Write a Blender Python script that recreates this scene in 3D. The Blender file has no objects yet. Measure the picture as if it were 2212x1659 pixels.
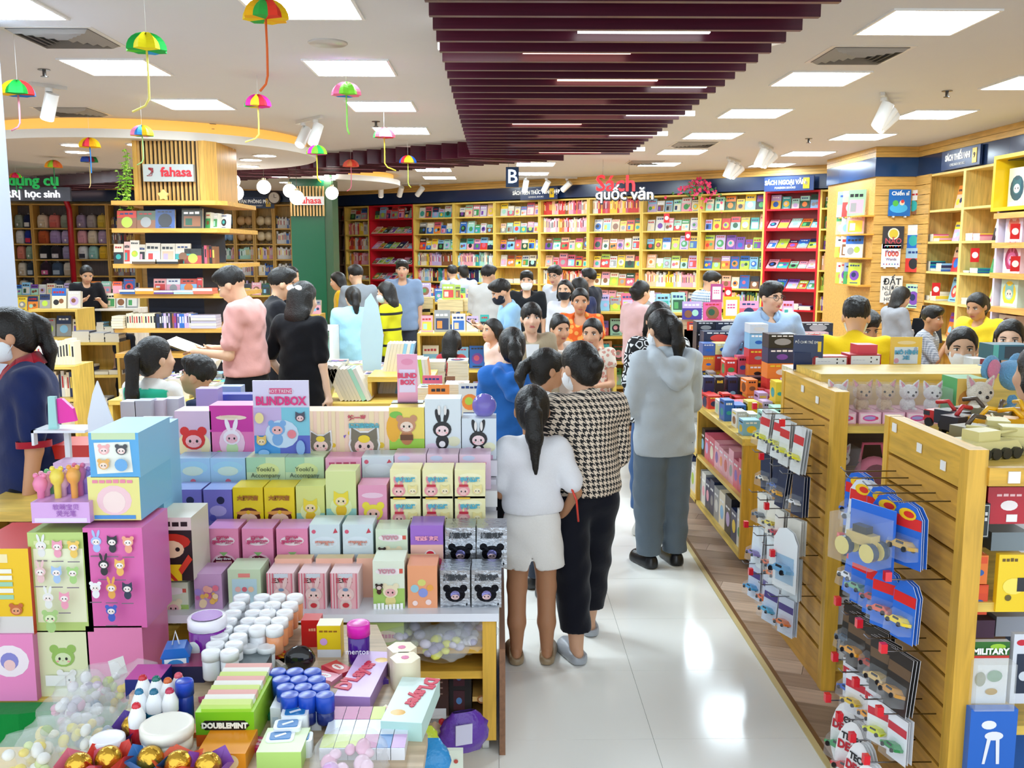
import bpy, math, random
import numpy as np
from mathutils import Vector, Matrix
# ---------------------------------------------------------------- camera, world, exposure
SC = bpy.context.scene
COL = SC.collection
FPX = 2030.0; CAMH = 1.88
PITCH = math.atan(289.5 / FPX); YAW = math.atan(30 / FPX)
cam_d = bpy.data.cameras.new('camera'); cam = bpy.data.objects.new('camera', cam_d); COL.objects.link(cam)
cam_d.sensor_width = 36.0; cam_d.sensor_fit = 'HORIZONTAL'; cam_d.lens = FPX / 2212 * 36.0
cam_d.clip_start = 0.05; cam_d.clip_end = 200
cam.location = (0, 0, CAMH); cam.rotation_euler = (math.pi / 2 - PITCH, 0, -YAW)
SC.camera = cam
SC.view_settings.view_transform = 'Standard'; SC.view_settings.look = 'None'
SC.view_settings.gamma = 1.0; SC.view_settings.use_curve_mapping = False
SC.view_settings.exposure = 0.95
W = bpy.data.worlds.new('world'); SC.world = W; W.use_nodes = True
W.node_tree.nodes['Background'].inputs[0].default_value = (0.8, 0.91, 1.0, 1)
W.node_tree.nodes['Background'].inputs[1].default_value = 1.0
PANEL_POWER = 24.0         # radiance of the ceiling light panels
SC.cycles.use_denoising = True; SC.cycles.use_adaptive_sampling = True; SC.cycles.adaptive_threshold = 0.04
SC.cycles.max_bounces = 4; SC.cycles.diffuse_bounces = 3; SC.cycles.glossy_bounces = 3
SC.cycles.transparent_max_bounces = 10; SC.cycles.transmission_bounces = 4
SC.cycles.caustics_reflective = False; SC.cycles.caustics_refractive = False
SC.cycles.sample_clamp_indirect = 4.0
R = random.Random(7)
# ---------------------------------------------------------------- helpers
def _lin(c):
 return c / 12.92 if c <= 0.04045 else ((c + 0.055) / 1.055) ** 2.4
def hx(s, k=1.0):
 """sRGB hex (photograph colour) -> linear albedo"""
 if not isinstance(s, str): return s
 s = s.lstrip('#')
 return tuple(min(1, _lin(int(s[i:i + 2], 16) / 255) * k) for i in (0, 2, 4))
def ray(px, py):
 x = (px - 1106) / FPX; y = (829.5 - py) / FPX
 fw = Vector((math.sin(YAW) * math.cos(PITCH), math.cos(YAW) * math.cos(PITCH), -math.sin(PITCH)))
 rt = Vector((math.cos(YAW), -math.sin(YAW), 0)); up = rt.cross(fw)
 return fw + x * rt + y * up
def at(px, py, z=None, Y=None, X=None):
 """world point seen at a photograph pixel, on the plane of a known height / depth / side"""
 d = ray(px, py)
 t = (z - CAMH) / d.z if z is not None else (Y / d.y if Y is not None else X / d.x)
 return Vector((0, 0, CAMH)) + t * d
ORD = ['first', 'second', 'third', 'fourth', 'fifth', 'sixth', 'seventh', 'eighth', 'ninth', 'tenth', 'eleventh', 'twelfth', 'thirteenth',
       'fourteenth', 'fifteenth', 'sixteenth', 'seventeenth', 'eighteenth', 'nineteenth', 'twentieth']
ORD += ['%s-%s' % (t, u) for t in ('twenty', 'thirty', 'forty', 'fifty') for u in ORD[:9]]
def o_(i): return ORD[i]
def tag(o, label=None, cat=None, group=None, kind=None):
 if label: o['label'] = label
 if cat: o['category'] = cat
 if group: o['group'] = group
 if kind: o['kind'] = kind
 return o
def link(o, parent=None):
 COL.objects.link(o)
 if parent is not None: o.parent = parent
 return o
def thing(name, label, cat, loc=(0, 0, 0), rz=0.0, group=None, rot=None):
 o = bpy.data.objects.new(name, None); COL.objects.link(o)
 o.empty_display_size = 0.05
 o.location = loc; o.rotation_euler = rot if rot else (0, 0, rz)
 return tag(o, label, cat, group)
def dup(o, parent=None, label=None, loc=None, rz=None):
 c = o.copy(); COL.objects.link(c); c.parent = parent
 if label: c['label'] = label
 if loc is not None: c.location = loc
 if rz is not None: c.rotation_euler = (0, 0, rz)
 for ch in list(o.children): dup(ch, c)
 return c
# ---------------------------------------------------------------- materials (colour comes from the mesh attribute "Col")
MATS = {}
def mat(name, rough=0.5, metal=0.0, spec=0.5, emit=0.0, alpha=1.0, noise=None, bump=0.0, bscale=60.0, sheen=0.0, coat=0.0, trans=0.0, color=None, wood=None, sss=0.0):
 if name in MATS: return MATS[name]
 m = bpy.data.materials.new(name); m.use_nodes = True; nt = m.node_tree; N = nt.nodes; L = nt.links
 b = N['Principled BSDF']
 b.inputs['Roughness'].default_value = rough; b.inputs['Metallic'].default_value = metal
 b.inputs['Specular IOR Level'].default_value = spec
 a = N.new('ShaderNodeAttribute'); a.attribute_name = 'Col'
 src = a.outputs['Color']
 tc = N.new('ShaderNodeTexCoord')
 if wood:
  mp = N.new('ShaderNodeMapping'); mp.inputs['Scale'].default_value = wood
  L.new(tc.outputs['Object'], mp.inputs['Vector'])
  n1 = N.new('ShaderNodeTexNoise'); n1.inputs['Scale'].default_value = 3.0; n1.inputs['Detail'].default_value = 6
  n1.inputs['Distortion'].default_value = 0.6
  L.new(mp.outputs[0], n1.inputs['Vector'])
  r = N.new('ShaderNodeMapRange'); r.inputs[1].default_value = 0.25; r.inputs[2].default_value = 0.75
  r.inputs[3].default_value = 0.72; r.inputs[4].default_value = 1.18
  L.new(n1.outputs['Fac'], r.inputs[0])
  mx = N.new('ShaderNodeVectorMath'); mx.operation = 'SCALE'
  L.new(src, mx.inputs[0]); L.new(r.outputs[0], mx.inputs['Scale']); src = mx.outputs[0]
 if noise:
  n1 = N.new('ShaderNodeTexNoise'); n1.inputs['Scale'].default_value = noise[0]; n1.inputs['Detail'].default_value = 4
  L.new(tc.outputs['Object'], n1.inputs['Vector'])
  r = N.new('ShaderNodeMapRange'); r.inputs[3].default_value = 1 - noise[1]; r.inputs[4].default_value = 1 + noise[1]
  L.new(n1.outputs['Fac'], r.inputs[0])
  mx = N.new('ShaderNodeVectorMath'); mx.operation = 'SCALE'
  L.new(src, mx.inputs[0]); L.new(r.outputs[0], mx.inputs['Scale']); src = mx.outputs[0]
 L.new(src, b.inputs['Base Color'])
 if bump:
  n2 = N.new('ShaderNodeTexNoise'); n2.inputs['Scale'].default_value = bscale; n2.inputs['Detail'].default_value = 4
  L.new(tc.outputs['Object'], n2.inputs['Vector'])
  bp = N.new('ShaderNodeBump'); bp.inputs['Strength'].default_value = bump; bp.inputs['Distance'].default_value = 0.01
  L.new(n2.outputs['Fac'], bp.inputs['Height']); L.new(bp.outputs[0], b.inputs['Normal'])
 if emit:
  L.new(src, b.inputs['Emission Color']); b.inputs['Emission Strength'].default_value = emit
 if sheen: b.inputs['Sheen Weight'].default_value = sheen
 if coat: b.inputs['Coat Weight'].default_value = coat; b.inputs['Coat Roughness'].default_value = 0.1
 if sss: b.inputs['Subsurface Weight'].default_value = sss; b.inputs['Subsurface Radius'].default_value = (0.01, 0.004, 0.002)
 if alpha < 1: b.inputs['Alpha'].default_value = alpha
 if trans: b.inputs['Transmission Weight'].default_value = trans
 MATS[name] = m; return m
M_PAINT = mat('wall_paint', 0.7, spec=0.2, noise=(3, 0.015))
M_MATTE = mat('matte_card', 0.6, spec=0.3)
M_PRINT = mat('printed_card', 0.32, spec=0.45)
M_PAPER = mat('paper_pages', 0.8, spec=0.15, noise=(80, 0.08))
M_PLAST = mat('plastic', 0.28, spec=0.5)
M_GLOSS = mat('gloss_plastic', 0.12, spec=0.6)
M_WOODX = mat('wood_x', 0.4, spec=0.4, wood=(1.2, 14, 14))
M_WOODZ = mat('wood_z', 0.4, spec=0.4, wood=(14, 14, 1.2))
M_WOODY = mat('wood_y', 0.4, spec=0.4, wood=(14, 1.2, 14))
M_PLANK = mat('floor_plank_wood', 0.33, spec=0.4, wood=(1.0, 16, 1))
M_TILE = mat('polished_tile', 0.13, spec=0.24, noise=(2.0, 0.02))
M_LACQ = mat('maroon_lacquer', 0.3, spec=0.5, wood=(0.6, 10, 10))
M_METAL = mat('metal', 0.25, metal=1.0)
M_FOIL = mat('crinkled_foil', 0.22, metal=0.85, bump=0.5, bscale=45)
M_CLOTH = mat('cloth', 0.85, spec=0.1, noise=(220, 0.06), bump=0.25, bscale=26, sheen=0.15)
M_SKIN = mat('skin', 0.5, spec=0.35, sss=0.08)
M_HAIR = mat('hair', 0.4, spec=0.4, wood=(70, 70, 5), bump=0.4, bscale=140)
M_FUR = mat('plush_fur', 0.9, spec=0.1, noise=(90, 0.12), bump=0.9, bscale=170, sheen=0.4)
M_LEAF = mat('leaf', 0.5, spec=0.3, noise=(20, 0.2))
M_TISSUE = mat('honeycomb_paper', 0.7, spec=0.15)
M_CLEAR = mat('clear_plastic', 0.08, spec=0.6, alpha=0.1)
M_FILM = mat('cellophane', 0.12, spec=0.8, alpha=0.2, bump=0.6, bscale=40)
M_LIGHT = mat('light_panel', 0.5, emit=PANEL_POWER)
M_STRIP = mat('light_strip', 0.5, emit=2.2)
M_GLOBE = mat('lamp_globe', 0.4, emit=3.2)
M_COVE = mat('cove_glow', 0.5, emit=0.4)
M_SCREEN = mat('lit_sign', 0.5, emit=0.9)
for m_ in (M_STRIP, M_GLOBE, M_COVE, M_SCREEN): m_.cycles.emission_sampling = 'NONE'
M_LIGHT.cycles.emission_sampling = 'FRONT'
# ---------------------------------------------------------------- mesh builder
BOXF = ((0, 3, 2, 1), (4, 5, 6, 7), (0, 1, 5, 4), (1, 2, 6, 5), (2, 3, 7, 6), (3, 0, 4, 7))   # bottom, top, front(-y), right, back, left
class MB:
 def __init__(s): s.v = []; s.f = []; s.c = []; s.sm = []
 def face(s, pts, col, smooth=False):
  n = len(s.v); s.v.extend(tuple(p) for p in pts); s.f.append(tuple(range(n, n + len(pts)))); s.c.append(hx(col)); s.sm.append(smooth)
 def add(s, verts, faces, col, smooth=False):
  n = len(s.v); s.v.extend(tuple(p) for p in verts); col = hx(col) if not isinstance(col, list) else col
  for i, f in enumerate(faces):
   s.f.append(tuple(n + k for k in f)); s.c.append(hx(col[i]) if isinstance(col, list) else col); s.sm.append(smooth)
  return s
 def box(s, x0, y0, z0, x1, y1, z1, col, M=None, cols=None):
  v = [(x0, y0, z0), (x1, y0, z0), (x1, y1, z0), (x0, y1, z0), (x0, y0, z1), (x1, y0, z1), (x1, y1, z1), (x0, y1, z1)]
  if M is not None: v = [M @ Vector(p) for p in v]
  return s.add(v, BOXF, [cols.get(i, col) for i in range(6)] if cols else col)
 def cbox(s, c, size, col, rot=None, cols=None):
  """box by centre and size, turned by rot (euler)"""
  from mathutils import Euler
  M = Matrix.Translation(Vector(c)) @ (Euler(rot).to_matrix().to_4x4() if rot else Matrix())
  x, y, z = (q / 2 for q in size)
  return s.box(-x, -y, -z, x, y, z, col, M, cols)
 def rbox(s, x0, y0, z0, x1, y1, z1, r, col, M=None, seg=3, axis='z'):
  """box with rounded upright edges"""
  pts = []
  for cx, cy, a0 in ((x1 - r, y1 - r, 0), (x0 + r, y1 - r, 90), (x0 + r, y0 + r, 180), (x1 - r, y0 + r, 270)):
   for k in range(seg + 1):
    a = math.radians(a0 + 90 * k / seg); pts.append((cx + r * math.cos(a), cy + r * math.sin(a)))
  return s.prism(pts, z0, z1, col, M)
 def prism(s, pts, z0, z1, col, M=None, side=None):
  n = len(pts); v = [(x, y, z0) for x, y in pts] + [(x, y, z1) for x, y in pts]
  if M is not None: v = [M @ Vector(p) for p in v]
  f = [tuple(range(n - 1, -1, -1)), tuple(range(n, 2 * n))] + [(i, (i + 1) % n, n + (i + 1) % n, n + i) for i in range(n)]
  return s.add(v, f, [col, col] + [side or col] * n)
 def lathe(s, prof, seg=16, col='#ffffff', c=(0, 0, 0), M=None, cols=None, smooth=True, sy=1.0):
  v = []; f = []; cc = []
  for r, z in prof:
   for k in range(seg):
    a = 2 * math.pi * k / seg; v.append((c[0] + r * math.cos(a), c[1] + sy * r * math.sin(a), c[2] + z))
  for i in range(len(prof) - 1):
   for k in range(seg):
    k2 = (k + 1) % seg; f.append((i * seg + k, i * seg + k2, (i + 1) * seg + k2, (i + 1) * seg + k)); cc.append(cols[i] if cols else col)
  if M is not None: v = [M @ Vector(p) for p in v]
  return s.add(v, f, cc, smooth)
 def cyl(s, c, r, h, col, seg=14, M=None, r2=None, top=None):
  r2 = r if r2 is None else r2
  s.lathe([(r, 0), (r2, h)], seg, col, c, M)
  for z, rr, rev in ((0, r, True), (h, r2, False)):
   p = [(c[0] + rr * math.cos(2 * math.pi * k / seg), c[1] + rr * math.sin(2 * math.pi * k / seg), c[2] + z) for k in range(seg)]
   if rev: p.reverse()
   if M is not None: p = [M @ Vector(q) for q in p]
   s.face(p, top or col)
  return s
 def sphere(s, c, r, col, seg=14, rings=8, M=None, sc=(1, 1, 1)):
  v = []; f = []
  for i in range(rings + 1):
   t = math.pi * i / rings
   for k in range(seg):
    a = 2 * math.pi * k / seg
    v.append((c[0] + sc[0] * r * math.sin(t) * math.cos(a), c[1] + sc[1] * r * math.sin(t) * math.sin(a), c[2] - sc[2] * r * math.cos(t)))
  for i in range(rings):
   for k in range(seg):
    k2 = (k + 1) % seg; f.append((i * seg + k, i * seg + k2, (i + 1) * seg + k2, (i + 1) * seg + k))
  if M is not None: v = [M @ Vector(p) for p in v]
  return s.add(v, f, col, True)
 def tube(s, pts, r, col, seg=6, rs=None):
  pts = [Vector(p) for p in pts]; n = len(pts); v = []; f = []
  for i, p in enumerate(pts):
   d = (pts[min(i + 1, n - 1)] - pts[max(i - 1, 0)]).normalized()
   u = d.cross(Vector((0.13, 0.31, 0.94)));
   if u.length < 0.1: u = d.cross(Vector((1, 0, 0)))
   u.normalize(); w = d.cross(u); rr = rs[i] if rs else r
   for k in range(seg):
    a = 2 * math.pi * k / seg; v.append(p + rr * (math.cos(a) * u + math.sin(a) * w))
  for i in range(n - 1):
   for k in range(seg):
    k2 = (k + 1) % seg; f.append((i * seg + k, i * seg + k2, (i + 1) * seg + k2, (i + 1) * seg + k))
  f.append(tuple(range(seg - 1, -1, -1))); f.append(tuple(range((n - 1) * seg, n * seg)))
  return s.add(v, f, col, True)
 def mesh(s, name):
  me = bpy.data.meshes.new(name)
  me.from_pydata(s.v, [], s.f)
  at_ = me.color_attributes.new('Col', 'FLOAT_COLOR', 'CORNER')
  ln = np.fromiter((len(f) for f in s.f), dtype=np.int32, count=len(s.f))
  c = np.ones((len(s.f), 4), dtype=np.float32); c[:, :3] = np.array(s.c, dtype=np.float32).reshape(-1, 3)
  at_.data.foreach_set('color', np.repeat(c, ln, axis=0).ravel())
  if any(s.sm): me.polygons.foreach_set('use_smooth', np.array(s.sm, dtype=bool))
  return me
 def build(s, name, m, parent=None, label=None, cat=None, group=None, kind=None, loc=None, rz=None, rot=None):
  me = s.mesh(name); me.materials.append(m)
  o = bpy.data.objects.new(name, me); link(o, parent)
  if loc is not None: o.location = loc
  if rot is not None: o.rotation_euler = rot
  elif rz is not None: o.rotation_euler = (0, 0, rz)
  return tag(o, label, cat, group, kind)
def inst(me, name, parent=None, loc=(0, 0, 0), rz=0, rot=None, **k):
 o = bpy.data.objects.new(name, me); link(o, parent); o.location = loc; o.rotation_euler = rot or (0, 0, rz)
 return tag(o, **k)
class Face:
 """a printed face: (u,v) in 0..1 across a flat side; each print layer sits a hair proud of the last"""
 def __init__(s, mb, o, u, v, gap=0.0004):
  s.mb = mb; s.o = Vector(o); s.u = Vector(u); s.v = Vector(v); s.n = s.u.cross(s.v).normalized(); s.k = 0; s.gap = gap
  s.asp = s.u.length / s.v.length
 def p(s, a, b): return s.o + s.u * a + s.v * b + s.n * (s.gap * s.k)
 def poly(s, pts, col): s.k += 1; s.mb.face([s.p(a, b) for a, b in pts], col)
 def rect(s, a0, b0, a1, b1, col): s.poly([(a0, b0), (a1, b0), (a1, b1), (a0, b1)], col)
 def ell(s, a, b, ra, col, rb=None, n=14, rot=0):
  rb = ra if rb is None else rb; q = []
  for i in range(n):
   t = 2 * math.pi * i / n; x = ra * math.cos(t); y = rb * math.sin(t)
   c, d = math.cos(rot), math.sin(rot); q.append((a + (x * c - y * d), b + (x * d + y * c) * s.asp))
  s.poly(q, col)
 def bars(s, a0, a1, b, h, col, n=4, rnd=R):
  """a line of small lettering: n blocks"""
  w = (a1 - a0) / n
  for i in range(n): s.rect(a0 + i * w, b, a0 + (i + 0.78) * w, b + h * (0.8 + 0.3 * rnd.random()), col); s.k -= 1
  s.k += 1
 def critter(s, a, b, r, fur, skin, ears='round', eye='#222222', body=None):
  """a plain made-up animal head: ears, hood, face, eyes, cheeks"""
  k = s.asp
  if body: s.ell(a, b - r * 1.35 * k, r * 0.7, body, r * 0.85)
  for sg in (-1, 1):
   if ears == 'round': s.ell(a + sg * r * 0.75, b + r * 0.75 * k, r * 0.4, fur)
   elif ears == 'long': s.ell(a + sg * r * 0.45, b + r * 1.45 * k, r * 0.26, fur, r * 0.8, rot=-sg * 0.25)
   else: s.poly([(a + sg * r * 0.2, b + r * 0.8 * k), (a + sg * r * 0.95, b + r * 0.35 * k), (a + sg * r * 0.9, b + r * 1.25 * k)][::(-1 if sg > 0 else 1)], fur)
  s.ell(a, b, r, fur, r * 0.88); s.ell(a, b - r * 0.14 * k, r * 0.7, skin, r * 0.56)
  for sg in (-1, 1):
   s.ell(a + sg * r * 0.3, b - r * 0.12 * k, r * 0.11, eye, r * 0.14, n=8)
   s.ell(a + sg * r * 0.48, b - r * 0.36 * k, r * 0.12, '#f2a0a0', r * 0.08, n=8)
  s.rect(a - r * 0.05, b - r * 0.3 * k, a + r * 0.05, b - r * 0.26 * k, '#b05050')
def text(body, size, col_mat, parent, loc, rot, extrude=0.001, name='lettering', align='CENTER', label=None, sx=1.0, bold=0.0):
 """flat or raised lettering as a mesh"""
 cu = bpy.data.curves.new('lettering_curve', 'FONT'); cu.body = body; cu.size = size; cu.align_x = align; cu.align_y = 'CENTER'
 cu.extrude = extrude; cu.resolution_u = 2; cu.offset = bold
 t = bpy.data.objects.new('lettering_curve', cu)
 me = bpy.data.meshes.new_from_object(t); me.name = name
 bpy.data.objects.remove(t); bpy.data.curves.remove(cu)
 me.materials.clear(); me.materials.append(col_mat); o = bpy.data.objects.new(name, me); link(o, parent)
 o.location = loc; o.rotation_euler = rot; o.scale = (sx, 1, 1)
 if label: o['label'] = label
 return o
FLAT = {}
def flat(col, emit=0.0, rough=0.45):
 """a one-colour material for lettering"""
 k = (col, emit)
 if k not in FLAT:
  m = bpy.data.materials.new('ink_' + col.strip('#')); m.use_nodes = True; b = m.node_tree.nodes['Principled BSDF']
  b.inputs['Base Color'].default_value = (*hx(col), 1); b.inputs['Roughness'].default_value = rough
  m.cycles.emission_sampling = 'NONE'
  if emit: b.inputs['Emission Color'].default_value = (*hx(col), 1); b.inputs['Emission Strength'].default_value = emit
  FLAT[k] = m
 return FLAT[k]
UP = (math.pi / 2, 0, 0)      # rotation of lettering that faces the camera (-Y)
# ================================================================ the room
CEIL = 3.24
WOOD = '#dcab40'; WOODL = '#e8c45e'; WOODD = '#b98532'; NAVY = '#1b2c4d'
def struct(mb, name, m, parent=None, **k):
 return mb.build(name, m, parent, kind=None if parent else 'structure', **k)
floor = struct(MB().box(-13, 0.5, -0.06, 7, 24, -0.02, '#b89c86'), 'floor', M_PLANK)
# polished tiles of the aisle
tile_me = MB().prism([(0.0, 0.0), (0.5985, 0.0), (0.5985, 0.5985), (0.0, 0.5985)], 0, 0.02, '#f6f4ec').mesh('floor_tile'); tile_me.materials.append(M_TILE)
for j in range(18):
 for i in range(3):
  inst(tile_me, 'floor_tile', floor, (-0.6 + 0.6 * i + 0.0007, 2.41 + 0.6 * j - 0.2, -0.02))
# diagonal planks, clipped to the strips that show
def clip(poly, x0, x1, y0, y1):
 for ax, lim, sg in ((0, x0, 1), (0, x1, -1), (1, y0, 1), (1, y1, -1)):
  out = []
  for i, p in enumerate(poly):
   q = poly[i - 1]; a = (q[ax] - lim) * sg; b = (p[ax] - lim) * sg
   if (a < 0) != (b < 0):
    t = a / (a - b); out.append((q[0] + (p[0] - q[0]) * t, q[1] + (p[1] - q[1]) * t))
   if b >= 0: out.append(p)
  poly = out
  if len(poly) < 3: return []
 return poly
def planks(x0, x1, y0, y1, ang, wid=0.135, ln=1.25):
 ca, sa = math.cos(ang), math.sin(ang); L = 14; n = 0
 cx, cy = (x0 + x1) / 2, (y0 + y1) / 2
 for j in range(-80, 80):
  off = (j * 0.37) % 1.0 * ln
  for i in range(-9, 9):
   a0 = i * ln + off; b0 = j * wid
   q = [(a0, b0), (a0 + ln - 0.002, b0), (a0 + ln - 0.002, b0 + wid - 0.002), (a0, b0 + wid - 0.002)]
   w = clip([(cx + a * ca - b * sa, cy + a * sa + b * ca) for a, b in q], x0, x1, y0, y1)
   if len(w) < 3: continue
   # local frame along the grain
   mx, my = w[0]; loc = [((x - mx) * ca + (y - my) * sa, -(x - mx) * sa + (y - my) * ca) for x, y in w]
   k = R.uniform(0.8, 1.12); c = tuple(v * k for v in hx(R.choice(['#c9ad98', '#bea28e', '#d2b8a4', '#b09580'])))
   MB().prism(loc, 0, 0.02, c).build('floor_plank', M_PLANK, floor, loc=(mx, my, -0.02), rz=ang); n += 1
 return n
planks(1.245, 2.9, 3.0, 9.0, math.radians(-22))
planks(-5.3, -1.9, 7.0, 12.6, math.radians(-22), 0.18, 1.5)
struct(MB().box(1.2, 2.2, -0.02, 1.225, 13, 0.004, '#d8c48c'), 'trim_1', M_METAL if False else M_PLAST)
struct(MB().box(1.225, 2.2, -0.02, 1.245, 13, 0.003, '#7a5638'), 'trim_2', M_PLAST)
# ceiling
struct(MB().box(-13, 1.0, CEIL, 7.5, 24.5, CEIL + 0.1, '#d6d6d8'), 'ceiling', M_PAINT)
struct(MB().box(-13, 24, -0.06, 7.5, 24.1, CEIL, '#e9e2d5'), 'wall_back', M_PAINT)
struct(MB().box(6.0, 0.5, -0.06, 6.1, 24, CEIL, '#e0bd7c'), 'wall_right', M_WOODY)
struct(MB().box(-13.1, 0.5, -0.06, -13, 24, CEIL, '#e9e2d5'), 'wall_left', M_PAINT)
# white pillar at the picture's edge
pl = at(20, 400, Y=5.4)
pl = at(20, 400, Y=6.1)
struct(MB().box(pl.x - 0.7, 5.4, 0, pl.x, 6.1, CEIL, '#aeb5c4'), 'pillar_white', M_PAINT)
# ---------------------------------------------------------------- ceiling light panels
fr = MB(); s = 0.315; t = 0.018
for x0, y0, x1, y1 in ((-s, -s, s, -s + t), (-s, s - t, s, s), (-s, -s + t, -s + t, s - t), (s - t, -s + t, s, s - t)): fr.box(x0, y0, -0.012, x1, y1, 0, '#f2f1ee')
fr_me = fr.mesh('panel_frame'); fr_me.materials.append(M_PLAST)
df = MB(); df.face([(-0.297, -0.297, -0.006), (-0.297, 0.297, -0.006), (0.297, 0.297, -0.006), (0.297, -0.297, -0.006)], (0.76, 0.9, 1.0)); df_me = df.mesh('diffuser'); df_me.materials.append(M_LIGHT)
cols = [(-4.6, [5.55, 7.35, 13.0, 14.8, 16.6], 'beyond the paper umbrellas'), (-2.85, [5.55, 7.35, 9.15], 'in the row over the umbrellas'),
  (-1.1, [5.52, 7.35, 9.25, 11.1, 14.6, 16.4, 18.2], 'in the row beside the slats'), (0.6, [13.4, 15.3, 17.2], 'behind the slats'),
  (2.57, [5.87, 7.75, 9.67, 11.52, 13.4, 15.3], 'in the row right of the slats'), (4.4, [7.9, 9.72, 11.6, 13.6, 15.4], 'in the row by the right bookcases'),
  (-6.4, [9.1, 11, 13, 15], 'in the far row by the wall of bags')]
for x, ys, where in cols:
 for i, y in enumerate(ys):
  r_ = thing('ceiling_light', 'square ceiling light panel, %s %s' % (o_(i), where), 'light', (x, y, CEIL), group='square ceiling light panels')
  inst(fr_me, 'frame', r_); inst(df_me, 'diffuser', r_)
# ---------------------------------------------------------------- maroon slats
slats = thing('slat_ceiling', 'dark maroon wooden slat ceiling feature bending to the left', 'ceiling feature', (0, 0, CEIL))
MAR = '#4a1326'
def slat_me(L, h):
 me = MB().box(0, -0.02, -h, L, 0.02, 0, MAR).mesh('slat'); me.materials.append(M_LACQ); return me
ma, mb_ = slat_me(1.95, 0.19), slat_me(0.97, 0.1)
strips = []
for k in range(30):
 y = 3.75 + 0.285 * k
 if y > 12.0: break
 inst(ma, 'slat', slats, (-0.34, y, -0.02)); inst(mb_, 'slat', slats, (0.15, y + 0.142, -0.04))
turn = math.atan2(0.42, 1.3); turned = slat_me(1.42, 0.19)
for k in range(44):
 x_, y_ = -0.5 - 0.21 * k, 12.08 + 0.15 * k
 inst(turned, 'slat', slats, (x_, y_, -0.02), turn)
 if k % 3 == 1: strips.append((x_ + 0.1 + 0.3 * (k % 2), y_ + 0.06 + 0.1 * (k % 2), 0.8, turn, -0.17))
for (px, py, L) in ((945, 95, 0.5), (1250, 58, 0.72), (1130, 104, 0.65), (1205, 165, 0.7), (1115, 203, 0.75), (1180, 237, 0.7), (1107, 262, 0.65), (1165, 285, 0.7), (1105, 303, 0.7), (1410, 180, 0.4), (1355, 243, 0.6), (1318, 287, 0.6), (1285, 321, 0.6), (1165, 325, 0.75)):
 p = at(px, py, z=CEIL - 0.17); strips.append((p.x, p.y, L, 0.0, -0.17, '#ffffff' if px in (945, 1250) or px > 1250 else '#ffb8a8'))  # pink tint puts the glow reflected by the slats into the inner strips' colour
for x, y, L, a, z, *c in strips:
 MB().box(0, -0.018, -0.02, L, 0.018, 0.02, c[0] if c else '#ffd8d0').build('light_strip', M_STRIP, slats, loc=(x, y + 0.05, z), rz=a)
# ---------------------------------------------------------------- round dropped ceilings with a glowing cove
def soffit(cx, cy, r, z, n, lights):
 seg = 48
 g = MB(); g.lathe([(r - 0.12, z + 0.09), (r - 0.12, CEIL)], seg, '#f6b858', (cx, cy, 0)); g.build('cove_%d' % n, M_COVE, kind='structure')
 d = MB(); d.lathe([(r, z + 0.09), (r, z)], seg, '#f3eee6', (cx, cy, 0))
 d.lathe([(r, z + 0.09), (r - 0.12, z + 0.09)], seg, '#f3eee6', (cx, cy, 0))
 d.face([(cx + r * math.cos(-2 * math.pi * k / seg), cy + r * math.sin(-2 * math.pi * k / seg), z) for k in range(seg)], '#dcdad8')
 d.build('ceiling_drop_%d' % n, M_PAINT, kind='structure')
 for i, (px, py) in enumerate(lights):
  p = at(px, py, z=z)
  t_ = thing('downlight', 'small round downlight, %s under the %s round dropped ceiling' % (o_(i), ['near', 'far'][n - 1]), 'light', (p.x, p.y, z), group='round downlights')
  MB().cyl((0, 0, -0.012), 0.13, 0.011, '#ffffff', 16).build('diffuser', M_LIGHT, t_)
  MB().lathe([(0.13, -0.013), (0.15, -0.012), (0.15, 0)], 16, '#f5f3ef').build('rim', M_PLAST, t_)
soffit(-4.35, 12.05, 2.05, 3.03, 1, [(160, 312), (167, 327), (302, 311), (476, 321), (572, 335), (542, 344), (538, 358)])
soffit(-3.55, 17.6, 1.75, 3.05, 2, [(604, 381), (663, 390), (707, 387), (620, 393)])
# ---------------------------------------------------------------- vents, sprinklers, speaker, tracks
def vent(px, py, i, where):
 p = at(px, py, z=CEIL)
 t_ = thing('air_vent', 'square louvred ceiling air vent %s' % where, 'vent', (p.x, p.y, CEIL), group='ceiling air vents')
 b = MB().box(-0.29, -0.29, -0.003, 0.29, 0.29, 0, '#dcd8d2'); b.box(-0.255, -0.255, -0.006, 0.255, 0.255, -0.0031, '#3c3c3e'); b.build('vent_plate', M_PLAST, t_)  # inner plate coloured dark to paint the shade in the louvre gaps
 for k in range(5):
  r_ = 0.25 - 0.046 * k; q = MB()
  for sgx, sgy in ((1, 0), (-1, 0), (0, 1), (0, -1)):
   c, u, v = (sgx, sgy), (sgy, sgx), None
   a = Vector((sgx * r_, sgy * r_, -0.006)); b_ = Vector((sgx * (r_ - 0.03), sgy * (r_ - 0.03), -0.028)); e = Vector((abs(sgy), abs(sgx), 0))
   q.face([a - e * r_, a + e * r_, b_ + e * (r_ - 0.03), b_ - e * (r_ - 0.03)], '#cfcac4')
   q.face([b_ - e * (r_ - 0.03), b_ + e * (r_ - 0.03), a + e * r_, a - e * r_], '#cfcac4')
  q.build('louvre', M_PLAST, t_)
for i, (px, py, w) in enumerate([(140, 80, 'behind the umbrella beside the white pillar'), (155, 240, 'above the yellow cove'), (1855, 118, 'beside the large light panel on the right'),
  (1500, 311, 'between the small light panels beyond the slats'), (1395, 350, 'near the bookcase wall')]): vent(px, py, i, w)
p = at(708, 92, z=CEIL)
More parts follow.
